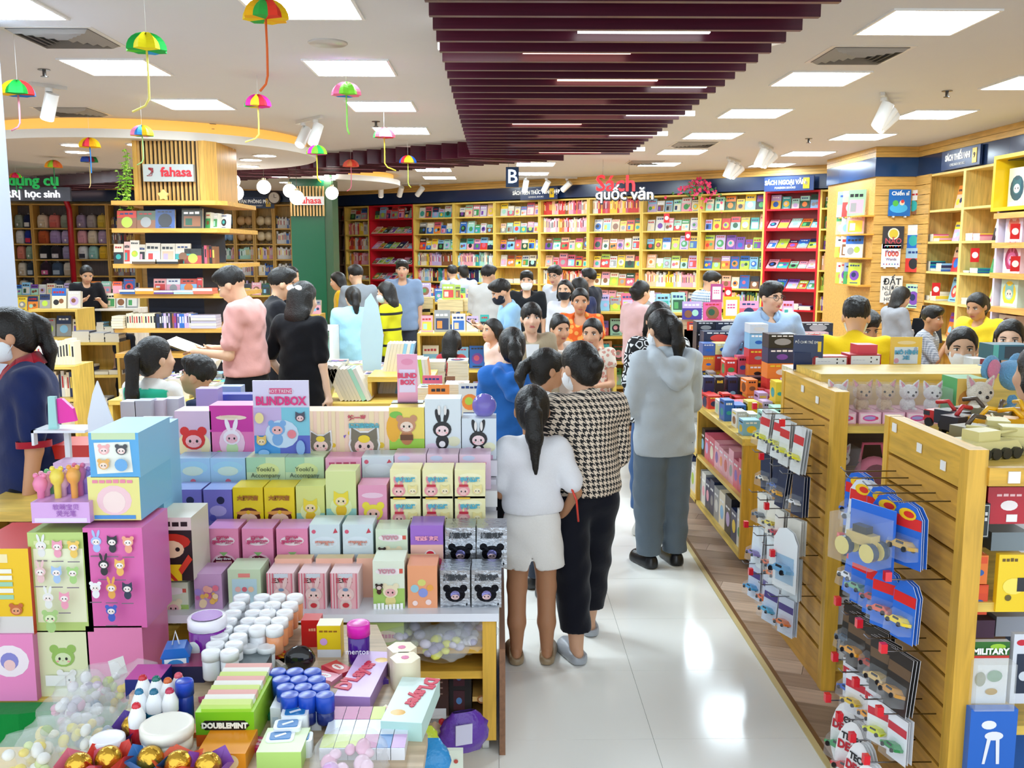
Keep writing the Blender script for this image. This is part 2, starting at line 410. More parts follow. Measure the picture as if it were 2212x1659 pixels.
MB().lathe([(0.0, -0.012), (0.12, -0.012), (0.13, -0.006), (0.13, 0)], 24, '#bdb8b2').build('ceiling_speaker', M_PLAST, label='round grey ceiling speaker grille left of the slats', cat='speaker', loc=(p.x, p.y, CEIL))
for i, (px, py) in enumerate([(95, 150), (458, 268), (2046, 196), (1747, 299), (812, 262)]):
 p = at(px, py, z=CEIL)
 w = ['beside the white pillar', 'over the yellow cove', 'near the right track spotlights', 'over the far track spotlights', 'by the red and pink umbrella'][i]
 b = MB().cyl((0, 0, -0.006), 0.045, 0.006, '#8d8a86', 12); b.cyl((0, 0, -0.05), 0.014, 0.045, '#5e5c5a', 8); b.cyl((0, 0, -0.056), 0.028, 0.005, '#77736f', 10)
 b.build('sprinkler', M_METAL, label='ceiling fire sprinkler head ' + w, cat='sprinkler', group='ceiling sprinklers', loc=(p.x, p.y, CEIL))
def track(px, py, ang, n, label, L=0.75, size=1.0, aim=(0.4, 0.5)):
 p = at(px, py, z=CEIL - 0.03)
 t_ = thing('track_spotlights', label, 'light', (p.x, p.y, CEIL), rz=ang, group='track spotlight sets')
 MB().box(-L / 2, -0.018, -0.03, L / 2, 0.018, 0, '#d9d7d3').build('rail', M_PLAST, t_)
 for k in range(n):
  x = -L / 2 + L * (k + 0.5) / n
  h = MB(); h.cyl((x, 0, -0.06), 0.03, 0.03, '#e6e4e0', 10); h.tube([(x, 0, -0.06), (x, 0, -0.14)], 0.008, '#e6e4e0')
  h.build('bracket', M_PLAST, t_)
  M = Matrix.Translation((x, 0, -0.17)) @ Matrix.Rotation(aim[1] + 0.3 * (k - 1), 4, 'Z') @ Matrix.Rotation(aim[0] + 0.25 * k, 4, 'X')
  hd = MB(); hd.cyl((0, 0, -0.12 * size), 0.055 * size, 0.22 * size, '#f0efec', 16, M); hd_ = hd.build('lamp_head', M_PLAST, t_)
  MB().cyl((0, 0, -0.126 * size), 0.046 * size, 0.008, '#fff3dd', 16, M).build('lamp_face', M_STRIP, hd_)
track(1915, 220, 1.1, 3, 'white three-lamp track spotlight nearest the right bookcases', 0.8)
track(1655, 318, 1.1, 3, 'white three-lamp track spotlight in the middle of the right ceiling', 0.8)
track(1585, 348, 1.1, 3, 'white three-lamp track spotlight over the pink flower garland', 0.8)
track(668, 262, 2.2, 2, 'white two-lamp track spotlight beside the yellow cove', 0.6)
track(1180, 385, 0.2, 3, 'white track spotlight set behind the hanging letter B', 1.2)
track(865, 398, 0.0, 3, 'white track spotlight set over the far red bookcase', 1.2)
track(105, 190, 0.9, 1, 'white single spotlight beside the white pillar', 0.3)
p = at(1668, 95, z=CEIL - 0.1)
cm = thing('security_camera', 'white bullet security camera beside the maroon slats', 'camera', (p.x, p.y, CEIL), rz=0.7)
MB().cyl((0, 0, -0.03), 0.05, 0.03, '#e8e6e2').build('mount', M_PLAST, cm)
b = MB(); b.cyl((0, 0, 0), 0.035, 0.17, '#eceae6', 14, Matrix.Translation((-0.09, 0, -0.1)) @ Matrix.Rotation(math.radians(75), 4, 'Y')); b.build('camera_body', M_PLAST, cm)
MB().cyl((0, 0, -0.004), 0.028, 0.006, '#30343a', 12, Matrix.Translation((-0.09, 0, -0.1)) @ Matrix.Rotation(math.radians(75), 4, 'Y')).build('lens', M_GLOSS, cm)
# ---------------------------------------------------------------- paper umbrellas
petals = {}
def petal_me(col):
 """one honeycomb segment of a half-dome, unit radius: the outer sheet plus two folds inside"""
 if col in petals: return petals[col]
 b = MB(); a0, a1 = 0.0, math.radians(45); n = 6
 for i in range(n):
  t0, t1 = math.pi / 2 * i / n, math.pi / 2 * (i + 1) / n
  def pt(t, a, k=1.0): return (k * math.cos(t) * math.cos(a), k * math.cos(t) * math.sin(a), 0.86 * k * math.sin(t))
  for ca, cb in ((0, 1), (1, 2)):
   aa, ab = a0 + (a1 - a0) * ca / 2, a0 + (a1 - a0) * cb / 2
   ka = 1.0 if ca == 1 else 0.84; kb = 1.0 if cb == 1 else 0.84
   b.face([pt(t0, aa, ka), pt(t0, ab, kb), pt(t1, ab, kb), pt(t1, aa, ka)], col, True)
 for a in (math.radians(22.5),):
  b.face([(0, 0, 0), (math.cos(a), math.sin(a), 0), (0.7 * math.cos(a), 0.7 * math.sin(a), 0.6), (0, 0, 0.86)], col)
 b.face([(0, 0, 0.01), (0.84 * math.cos(a1), 0.84 * math.sin(a1), 0), (math.cos(a1 / 2), math.sin(a1 / 2), 0), (0.84, 0, 0)], col)
 me = b.mesh('petal'); me.materials.append(M_TISSUE); petals[col] = me; return me
UMB = [  # px, py of canopy base centre, pixel width, colours, handle colour, handle length px, bend dx, description
 (39, 205, 74, ['#1f74c8', '#1f74c8', '#f7c51f', '#1e9a3c', '#1e9a3c', '#f7c51f', '#d63030', '#1f74c8'], '#f09aa8', 75, -20, 'blue, yellow and green'),
 (317, 110, 90, ['#2aa0e0', '#22b04c', '#58d030', '#f5e81e', '#f5e81e', '#22b04c', '#22b04c', '#22b04c'], '#f0e37a', 128, -38, 'green and yellow'),
 (574, 42, 102, ['#f5c518', '#f7b61c', '#f5d018', '#e8402c', '#3bb04a', '#f7b61c', '#f5c518', '#3bb04a'], '#e8703a', 150, -18, 'golden yellow'),
 (557, 230, 60, ['#e838a8', '#e838a8', '#27b44c', '#e23a48', '#f0d02c', '#e838a8', '#e838a8', '#f0d02c'], '#f3dc6a', 75, -30, 'magenta, green and red'),
 (748, 206, 66, ['#2a7fd8', '#f27a9c', '#f27a9c', '#7fd83a', '#7fd83a', '#f27aa8', '#f27a9c', '#2a7fd8'], '#8fd860', 82, 5, 'pink, lime and blue'),
 (830, 297, 48, ['#e0303c', '#e0303c', '#2b8a3c', '#f06aa0', '#f06aa0', '#e0303c', '#e0303c', '#f06aa0'], '#e8d23c', 70, 24, 'red and pink'),
 (684, 333, 46, ['#e838b8', '#e838b8', '#9bd83a', '#2fb85a', '#7fd83a', '#e838b8', '#9bd83a', '#e838b8'], '#e8d23c', 60, 8, 'magenta and green'),
 (307, 293, 52, ['#f08ab0', '#2f9a3c', '#f7c51f', '#f7c51f', '#3a8ad8', '#f08ab0', '#f7c51f', '#2f9a3c'], '#a8d88a', 62, -14, 'pink, green and yellow'),
 (194, 318, 48, ['#f7c51f', '#f7c51f', '#f7c51f', '#f2a81c', '#e23a48', '#f7c51f', '#f7c51f', '#f7c51f'], '#3a8ad8', 55, 0, 'plain yellow'),
 (193, 350, 38, ['#3a5ac8', '#2f8a4c', '#2f8a4c', '#8a2a3c', '#3a5ac8', '#3a5ac8', '#2f8a4c', '#8a2a3c'], '#e8d8a0', 55, -4, 'dark blue and green'),
 (116, 362, 38, ['#9ad83a', '#f2a030', '#e87a3a', '#e86a4a', '#9ad83a', '#f2a030', '#e87a3a', '#9ad83a'], '#3a8a5a', 40, 0, 'orange and lime'),
 (364, 356, 40, ['#f2a02c', '#3a9ad8', '#e85ab0', '#3a7ad8', '#f2c02c', '#e85ab0', '#3a9ad8', '#f2a02c'], '#f06ab8', 52, 0, 'rainbow blue, orange and pink'),
 (470, 344, 40, ['#f2a02c', '#f26a7c', '#f2a02c', '#9ad83a', '#9ad83a', '#f26a7c', '#f2a02c', '#f26a7c'], '#e24a58', 45, 0, 'orange, pink and lime'),
 (758, 360, 36, ['#f28a5a', '#f26a5a', '#f26a5a', '#e84a3c', '#f28a5a', '#f26a5a', '#f26a5a', '#e84a3c'], '#f08aa0', 52, -10, 'coral red'),
 (881, 352, 38, ['#d8303c', '#f2c02c', '#2a6ad8', '#f2d02c', '#f2d02c', '#d8303c', '#2a6ad8', '#f2c02c'], '#c8e05a', 52, 6, 'red, blue and yellow'),
 (34, 384, 26, ['#e82a5a', '#f2803a', '#5ad83a', '#e82a5a', '#e82a5a', '#f2803a', '#5ad83a', '#e82a5a'], '#3ab85a', 30, 0, 'red, orange and lime'),
]
for px, py, w, cs, hc, hl, bx, desc in UMB:
 dia = 0.22; zc = dia * FPX / w; d = ray(px, py); p = Vector((0, 0, CAMH)) + d * zc
 if p.z > CEIL - 0.15: p = Vector((0, 0, CAMH)) + d * (zc * (CEIL - 0.2 - CAMH) / (p.z - CAMH))
 k = (p - Vector((0, 0, CAMH))).dot(ray(1106, 829.5)) / FPX; r_ = w * k / 2
 t_ = thing('paper_umbrella', 'hanging paper umbrella in %s with a ribbon handle' % desc, 'decoration', p, group='hanging paper umbrellas')
 for i in range(8):
  inst(petal_me(cs[(i + 3) % 8] if i % 2 else cs[(5 - i) % 8]), 'petal', t_, rz=math.radians(45 * i + 200)).scale = (r_, r_, r_)
 L = hl * k; B = bx * k
 MB().tube([(0, 0, 0.02), (0.002, 0, -L * 0.4), (0.0, 0, -L * 0.78), (B * 0.25, 0, -L * 0.9), (B, 0, -L)], 0.006, hc, 6).build('handle', M_TISSUE, t_)
 MB().tube([(0, 0, r_ * 0.84), (0, 0, CEIL - p.z)], 0.0014, '#f4f4f0', 4).build('string', M_MATTE, t_)
# ---------------------------------------------------------------- globe lamps
for i, (px, py, w) in enumerate([(503, 391, 31), (487, 417, 32), (510, 417, 32), (570, 404, 30), (626, 412, 29), (641, 427, 31), (717, 417, 28)]):
 dia = 0.2; zc = dia * FPX / w; p = Vector((0, 0, CAMH)) + ray(px, py) * zc
 t_ = thing('globe_lamp', 'white globe pendant lamp, %s of seven from the wooden column' % o_(i), 'lamp', p, group='globe pendant lamps')
 MB().sphere((0, 0, 0), 0.1, '#fffaf0', 18, 12).build('globe', M_GLOBE, t_)
 top = min(CEIL, 3.03 if (p.x + 4.35) ** 2 + (p.y - 12.05) ** 2 < 4.2 else CEIL)
 MB().tube([(0, 0, 0.1), (0, 0, top - p.z)], 0.004, '#5a5048', 5).build('cord', M_MATTE, t_)
 b = MB().cyl((0, 0, 0.095), 0.03, 0.03, '#c8b890', 10); b.build('socket_cap', M_METAL, t_)
# hanging letter sign
p = at(1105, 382, Y=12.6)
t_ = thing('hanging_letter_sign', 'navy hanging sign with a white letter B', 'sign', p)
MB().box(-0.075, -0.02, -0.135, 0.095, 0.02, 0.125, '#1d3557').build('sign_board', M_PLAST, t_)
text('B', 0.25, flat('#d8e8ff', 0.5), t_, (0.01, -0.022, -0.005), UP, 0.008, bold=0.003)
MB().tube([(-0.04, 0, 0.12), (-0.04, 0, CEIL - p.z)], 0.002, '#8a8a8a', 4).build('wire', M_METAL, t_)
MB().tube([(0.06, 0, 0.12), (0.06, 0, CEIL - p.z)], 0.002, '#8a8a8a', 4).build('wire', M_METAL, t_)
# hanging letters
p = at(1330, 402, Y=14.6)
t_ = thing('hanging_wall_sign', 'red and white hanging letters reading Sách quốc văn', 'sign', p)
text('Sách', 0.34, flat('#e8202c', 0.35), t_, (0.0, 0, 0.03), UP, 0.03, bold=0.004)
text('quốc văn', 0.235, flat('#ffffff', 0.5), t_, (0.13, -0.06, -0.13), UP, 0.02, bold=0.002)
text('quốc văn', 0.235, flat('#20242c'), t_, (0.14, -0.03, -0.14), UP, 0.012, name='letter_backing', bold=0.014)
for x in (-0.2, 0.2): MB().tube([(x, 0, 0.15), (x, 0, CEIL - p.z)], 0.002, '#9a9a9a', 4).build('wire', M_METAL, t_)
# ================================================================ books
CN = {'red': '#d8403a', 'orange': '#ef8a3a', 'yellow': '#f3cf3c', 'cream': '#f2e6cc', 'white': '#dddbd6', 'pink': '#f0a8b8', 'rose': '#d9607a',
      'teal': '#3aa6a0', 'sky blue': '#8cc4e8', 'blue': '#2f6ac0', 'navy': '#26345c', 'purple': '#7a4aa8', 'lilac': '#c7b0dc', 'lime': '#b4d24a',
      'green': '#4a9a5a', 'dark green': '#24543c', 'brown': '#8a5a3a', 'grey': '#9a9a9a', 'black': '#2a2a2e', 'peach': '#f6c3a0', 'mint': '#a8dcc8'}
PAGE = '#ddd5c2'
WARM = ['red', 'orange', 'yellow', 'cream', 'pink', 'peach', 'white', 'rose']; MIXC = list(CN)
PALE = ['white', 'cream', 'pink', 'peach', 'mint', 'sky blue', 'lilac', 'yellow', 'white', 'cream']
REDS = ['red', 'peach', 'rose', 'pink', 'orange', 'cream', 'brown', 'white', 'red', 'peach']
WHIT = ['white', 'white', 'cream', 'grey', 'white', 'lilac']; COOL = ['sky blue', 'blue', 'teal', 'mint', 'white', 'lilac', 'navy', 'pink']
BSTUFF = MB()      # shelved books beyond the largest three hundred
NB = [0]
def art(F, base, rnd=R):
 """a made-up cover: title bars, a picture block, a rule"""
 k = rnd.random(); c1, c2, c3 = (CN[rnd.choice(MIXC)] for _ in range(3)); ink = rnd.choice(['#ffffff', '#2a2a2e', '#c03030', '#24407a'])
 if k < 0.35:
  F.rect(0.0, 0.0, 1.0, 0.45 + 0.2 * rnd.random(), c1); F.ell(0.5, 0.35, 0.28, c2); F.bars(0.15, 0.85, 0.78, 0.09, ink, 3)
 elif k < 0.6:
  F.ell(0.5, 0.42, 0.36, c1); F.ell(0.45, 0.45, 0.18, c2); F.bars(0.12, 0.88, 0.84, 0.07, ink, 4); F.rect(0.2, 0.06, 0.8, 0.1, ink)
 elif k < 0.8:
  F.rect(0.1, 0.1, 0.9, 0.62, c1); F.rect(0.18, 0.16, 0.5, 0.5, c2); F.bars(0.1, 0.9, 0.72, 0.12, ink, 3)
 else:
  F.rect(0, 0.62, 1, 1, c1); F.ell(0.3, 0.3, 0.2, c2); F.ell(0.66, 0.36, 0.17, c3); F.bars(0.1, 0.9, 0.75, 0.1, ink, 4)
def book_mb(w, h, t, col, cover=True, bars=True):
 """a book standing on its tail, front cover towards -y, spine at -x"""
 b = MB(); c = hx(CN.get(col, col)); e = 0.003
 b.box(-w / 2, 0, 0, w / 2, t, h, c, cols={1: PAGE, 3: PAGE, 0: PAGE})
 if cover: art(Face(b, (-w / 2, -0.0002, 0), (w, 0, 0), (0, 0, h), 0.0005), c)
 return b
def spine_mb(t, h, d, col):
 """a book seen from its spine (-y), pages on top"""
 b = MB(); c = hx(CN.get(col, col))
 b.box(-t / 2, 0, 0, t / 2, d, h, c, cols={1: PAGE})
 ink = R.choice(['#ffffff', '#f3d35a', '#2a2a2e', '#c03030'])
 b.face([(-t * 0.25, -0.0006, h * 0.35), (t * 0.25, -0.0006, h * 0.35), (t * 0.25, -0.0006, h * 0.8), (-t * 0.25, -0.0006, h * 0.8)], ink)
 return b
def put(b, M, name, label=None, cat='book', group=None, m=None):
 """place a built piece with a world matrix: a thing of its own when it has a label, else into the joined rest"""
 if label:
  me = b.mesh(name); me.materials.append(m or M_PRINT); o = bpy.data.objects.new(name, me); COL.objects.link(o); o.matrix_world = M
  tag(o, label, cat, group); NB[0] += 1; return o
 n = len(BSTUFF.v); BSTUFF.v.extend(tuple(M @ Vector(p)) for p in b.v); BSTUFF.f.extend(tuple(n + i for i in f) for f in b.f)
 BSTUFF.c.extend(b.c); BSTUFF.sm.extend(b.sm)
def row(M0, x0, x1, z, depth, kind, pal, where=None, hmax=0.29, tilt=0.16, wid=(0.13, 0.19)):
 """fill one shelf from x0 to x1 (shelf frame M0: x along, y into the wall, z up)"""
 x = x0 + 0.01; i = 0; gap0 = R.random() < 0.3
 if kind == 'spine':
  run = R.choice(pal); n = 0
  while x < x1 - 0.035:
   t = R.uniform(0.014, 0.036); h = hmax * R.uniform(0.72, 0.97); d = 0.15
   if R.random() < 0.35: run = R.choice(pal)
   M = M0 @ Matrix.Translation((x + t / 2, depth * 0.28, z))
   put(spine_mb(t, h, d, run), M, 'book', where and '%s spine-out book, %s from left, %s' % (run, o_(i), where), group='books on the wall shelves')
   x += t + 0.001; i += 1
 elif kind in ('face', 'slope'):
  while x < x1 - 0.06:
   w = R.uniform(*wid); h = min(hmax * 0.95, w * R.uniform(1.3, 1.45)); c = R.choice(pal)
   w = min(w, x1 - x); tl = tilt if kind == 'face' else 0.95
   y = depth * (0.42 if kind == 'face' else 0.05)
   M = M0 @ Matrix.Translation((x + w / 2, y, z + (0.0 if kind == 'face' else 0.03))) @ Matrix.Rotation(-tl, 4, 'X')
   t = R.uniform(0.012, 0.03)
   put(book_mb(w * 0.97, h, t, c), M, 'book', where and '%s face-out book, %s from left, %s' % (c, o_(i), where), group='books on the wall shelves')
   if kind == 'face':      # copies behind it
    put(book_mb(w * 0.95, h, 0.05, c, cover=False), M @ Matrix.Translation((0, t + 0.004, 0)), 'book')
   x += w + R.uniform(0.002, 0.02); i += 1
 elif kind == 'low':      # short stacks lying flat, fronted by a few standing books
  while x < x1 - 0.1:
   w = R.uniform(0.14, 0.2); z2 = z
   for _ in range(R.randint(2, 6)):
    t = R.uniform(0.012, 0.025); c = R.choice(pal)
    b = MB().box(-w / 2, 0, 0, w / 2, 0.2, t, CN[c], cols={2: PAGE}); put(b, M0 @ Matrix.Translation((x + w / 2 + R.uniform(-0.005, 0.005), depth * 0.1, z2)), 'book'); z2 += t
   x += w + 0.01
def bookcase(name, label, loc, rz, w, zs, d=0.34, wood='#eccb78', m=M_WOODZ, base=0.0, cat='bookcase', th=0.03, top=2.85, back=None, sides=(True, True)):
 t_ = thing(name, label, cat, loc, rz, group='wall bookcases')
 for sx, on in ((0, sides[0]), (w - th, sides[1])):
  if on: MB().box(sx, 0, base, sx + th, d, top, wood).build('side_panel', m, t_)
 for z in zs + [top - th]:
  MB().box(th, 0.0, z, w - th, d - 0.012, z + 0.028, wood).build('shelf', M_WOODX if m is M_WOODZ else m, t_)
 MB().box(0, d - 0.012, base, w, d, top, back or '#d8ae52').build('back_panel', m, t_)
 return t_
# ---------------------------------------------------------------- the angled back wall
A = Vector((-3.45, 21.7, 0)); B = Vector((5.2, 15.5, 0)); T = (B - A).normalized(); RZB = math.atan2(T.y, T.x); NRM = Vector((-T.y, T.x, 0))
def on_line(px, A, T, py=520):
 d = ray(px, py); n = Vector((-T.y, T.x, 0)); t = n.dot(A) / n.dot(d); p = d * t; return (p - A).dot(T)
struct(MB().box(-0.6, 0.36, 0, 11.2, 0.46, CEIL, '#d8b070'), 'wall_angled', M_WOODX, loc=A, rz=RZB)
bands = MB().box(-0.6, -0.02, 2.87, 10.9, 0.36, 3.1, NAVY); bands.build('trim_3', mat('navy_gloss', 0.18, spec=0.5), loc=A, rz=RZB, kind='structure')
for i in range(3):
 struct(MB().box(-0.6, -0.025 + 0.004 * (i == 1), 3.102 + i * 0.047, 10.9, 0.36, 3.146 + i * 0.047, '#dcae5e'), 'trim_%d' % (4 + i), M_WOODX, loc=A, rz=RZB)
ZS = [0.12, 0.5, 0.86, 1.19, 1.525, 1.86, 2.195, 2.53]
edges = [727, 745, 798, 893, 980, 1068, 1165, 1270, 1385, 1510, 1650, 1768, 1845]
desc = ['narrow dark bookcase at the far end beside the green column', 'narrow tall bookcase beside the far red bookcase', 'red bookcase with sloped shelves at the far end', 'wooden bookcase right of the far red bookcase', 'wooden bookcase two bays right of the far red one',
  'wooden bookcase below the letter B', 'wooden bookcase of red and peach spines under the general knowledge sign', 'wooden bookcase left of the white boxed sets', 'wooden bookcase filled with white and pale books',
  'wooden bookcase left of the near red bookcase', 'red bookcase under the foreign books sign', 'wooden bookcase between the near red one and the pilaster']
short = ['dark end bookcase', 'narrow bookcase', 'far red bookcase', 'bookcase beside the far red one', 'second bookcase from the far red one', 'bookcase below letter B', 'red-spines bookcase', 'bookcase left of the white books',
         'white-books bookcase', 'bookcase left of the near red one', 'near red bookcase', 'bookcase beside the pilaster']
kinds = [['face'] * 4, ['face', 'spine', 'spine', 'spine', 'low'], ['face', 'slope', 'slope', 'slope', 'slope'], ['face', 'face', 'face', 'spine', 'spine'], ['face', 'face', 'face', 'spine', 'spine'],
         ['face', 'face', 'face', 'face', 'low'], ['spine', 'spine', 'face', 'face', 'spine'], ['spine', 'face', 'face', 'face', 'face'], ['face', 'face', 'face', 'face', 'spine'],
         ['face', 'face', 'face', 'face', 'face'], ['face', 'slope', 'slope', 'slope', 'slope'], ['face', 'face', 'face', 'spine', 'spine']]
pals = [WHIT, WARM, MIXC, PALE + MIXC, PALE + COOL, PALE + WARM, REDS, WARM, WHIT + PALE, PALE + MIXC, COOL + ['lime', 'orange'], WARM + ['lime', 'purple', 'green']]
for k in range(12):
 a, b = on_line(edges[k], A, T), on_line(edges[k + 1], A, T); w = b - a - 0.004; loc = A + T * a
 red = k in (2, 10)
 bookcase('red_bookcase' if red else 'wooden_bookcase', desc[k], loc, RZB, w, ZS, wood='#c81a28' if red else ('#6a4a38' if k == 0 else WOODL), m=M_PLAST if red else M_WOODZ, back='#a01420' if red else '#e0b45e')
 M0 = Matrix.Translation(loc) @ Matrix.Rotation(RZB, 4, 'Z')
 for j, z in enumerate(ZS[::-1]):
  kd = kinds[k][j] if j < len(kinds[k]) else R.choice(['spine', 'face', 'low'])
  if j == 7: continue
  solo = (j < 4 and kd != 'spine' and k in (2, 3, 5, 8, 9, 10)) or (j < 3 and k in (11,)) or (k == 7 and 0 < j < 4)
  row(M0, 0.03, w - 0.03, z + 0.028, 0.34, kd, pals[k], ('%s shelf, %s' % (o_(j), short[k])) if solo else None)
  if red and kd == 'slope':
   MB().add([(0.03, 0.0, z + 0.028), (w - 0.03, 0.0, z + 0.028), (w - 0.03, 0.25, z + 0.17), (0.03, 0.25, z + 0.17)], [(0, 1, 2, 3)], '#c81a28').build('sloped_rest', M_PLAST, bpy.data.objects[[o.name for o in COL.objects if o.name.startswith('red_bookcase')][-1]])
def signboard(px, py, Y, w, body, sub, label, rz, num=''):
 p = at(px, py, Y=Y)
 t_ = thing('wall_sign', label, 'sign', p, rz, group='navy section signs')
 bd = MB().box(-w / 2, -0.03, -0.115, w / 2, 0, 0.115, '#23355e').build('sign_board', M_PLAST, t_)
 text(body, 0.1, flat('#f4f4f0', 0.15), bd, (-0.06, -0.033, 0.02), UP, 0.003, bold=0.003, sx=0.8)
 text(sub, 0.045, flat('#d8d8d8', 0.1), bd, (-0.06, -0.033, -0.065), UP, 0.002)
 MB().box(w / 2 - 0.17, -0.036, -0.085, w / 2 - 0.07, -0.031, 0.085, '#f2c818').build('yellow_tile', M_PLAST, bd)
 text(num, 0.09, flat('#23355e'), bd, (w / 2 - 0.12, -0.038, 0), UP, 0.002)
 return t_
def yb(px): return (A + T * on_line(px, A, T)).y
signboard(1165, 418, yb(1165) - 0.15, 0.85, 'SÁCH KIẾN THỨC TỔNG HỢP', 'GENERAL BOOKS', 'navy sign lettered SÁCH KIẾN THỨC TỔNG HỢP', RZB, '6')
signboard(1705, 397, yb(1705) - 0.12, 0.82, 'SÁCH NGOẠI VĂN', 'FOREIGN BOOKS', 'navy sign lettered SÁCH NGOẠI VĂN over the red bookcase', RZB, '8')
# red price tags hung on shelves
for i, (px, py, Y) in enumerate([(1440, 471, yb(1440)), (1486, 510, yb(1486)), (1573, 632, yb(1573) - 3), (2106, 551, 10.9), (2022, 625, 11.6), (2193, 500, 9.95), (2193, 570, 9.95)]):
 p = at(px, py, Y=Y - 0.06); w = ['on the upper white-books shelf', 'on the third white-books shelf', 'by the glasses man', 'in the second right bay', 'in the first right bay', 'on the lilac unit top', 'on the lilac unit bottom'][i]
 t_ = thing('price_tag', 'small red and white sale tag hung ' + w, 'tag', p, group='red sale tags')
 MB().box(-0.05, 0, -0.08, 0.05, 0.003, 0.08, '#d8242e').build('tag_card', M_PRINT, t_)
 MB().cyl((0, 0, 0), 0.036, 0.003, '#ffffff', 14, Matrix.Rotation(math.pi / 2, 4, 'X')).build('tag_disc', M_PRINT, t_)
# ---------------------------------------------------------------- far left wall: school bags, globes, stationery
AL = Vector((-10.3, 19.7, 0)); TL = Vector((1, 0.05, 0)).normalized(); RL = math.atan2(TL.y, TL.x)
struct(MB().box(0, 0.36, 0, 6.8, 0.46, CEIL, '#d8b070'), 'wall_left_back', M_WOODX, loc=AL, rz=RL)
MB().box(0, -0.02, 2.87, 6.8, 0.36, 3.1, NAVY).build('trim_7', MATS['navy_gloss'], loc=AL, rz=RL, kind='structure')
for i in range(2): struct(MB().box(0, -0.025, 3.102 + i * 0.07, 6.8, 0.36, 3.168 + i * 0.07, '#dcae5e'), 'trim_%d' % (8 + i), M_WOODX, loc=AL, rz=RL)
ZL = [0.15, 0.55, 0.95, 1.32, 1.66, 1.98, 2.3]
le = [24, 72, 157, 234, 292, 470, 508, 550, 592, 632]
ld = ['bag shelves by the white pillar', 'middle school bag shelves unit', 'bag shelves right of the red arch', 'narrow dark shelves behind the wooden column', None, 'shelves of globes and binders', 'shelves with wooden globes', 'shelves with pale globes and files', 'shelves of blue and white binders']
def bag_mb(kind, col, acc):
 """a backpack seen from the front: body, pocket, flap, handle loop"""
 b = MB(); c = hx(col)
 pts = [(-0.15, 0), (0.15, 0), (0.165, 0.12), (0.15, 0.26), (0.09, 0.31), (-0.09, 0.31), (-0.15, 0.26), (-0.165, 0.12)]
 v = [(x, 0.0, z) for x, z in pts] + [(x * 1.02, 0.16, z) for x, z in pts] + [(x * 0.75, -0.05, 0.02 + z * 0.85) for x, z in pts]
 n = 8
 f = [tuple(range(2 * n, 3 * n))] + [(i, (i + 1) % n, 2 * n + (i + 1) % n, 2 * n + i) for i in range(n)] + [(n + i, n + (i + 1) % n, (i + 1) % n, i) for i in range(n)] + [tuple(range(2 * n - 1, n - 1, -1))]
 b.add(v, f, c, True)
 b.rbox(-0.1, -0.075, 0.03, 0.1, -0.04, 0.13, 0.015, acc)
 b.rbox(-0.085, -0.056, 0.15, 0.085, -0.04, 0.2, 0.012, tuple(q * 0.8 for q in hx(col)))
 b.tube([(-0.03, 0.05, 0.3), (-0.02, 0.05, 0.345), (0.02, 0.05, 0.345), (0.03, 0.05, 0.3)], 0.008, acc, 5)
 if kind: b.cyl((0, -0.08, 0.08), 0.03, 0.004, kind, 10, Matrix.Translation((0, -0.08, 0.08)) @ Matrix.Rotation(math.pi / 2, 4, 'X') @ Matrix.Translation((0, 0.08, -0.08)))
 return b
BAGC = [[('grey-green', '#a8b09a', '#8a927c'), ('navy and white', '#2a3358', '#e8e4e0'), ('cream', '#ead9c0', '#d8c4a4'), ('coral', '#e8867c', '#d86a60')],
  [('white', '#eeeae4', '#d8d0c8'), ('royal blue', '#2a3f9a', '#d8405a'), ('rust orange', '#c8643a', '#a84c2a'), ('lilac', '#b8a0cc', '#a088b8'), ('pale lilac', '#c4b0d4', '#ac98c0')],
  [('salmon', '#e8907c', '#d87a68'), ('sage green', '#a4bca4', '#8aa48a'), ('black', '#26262c', '#e4e0dc'), ('black and white', '#3a3238', '#d8d0d4'), ('lavender', '#b4a8c4', '#9a8cac')],
  [('cream round', '#e8dcc8', '#c8b498'), ('dark grey', '#3a4450', '#c0c8d0'), ('black and pink', '#3a2a34', '#d86a98'), ('slate', '#4a5a70', '#b0bcc8')]]
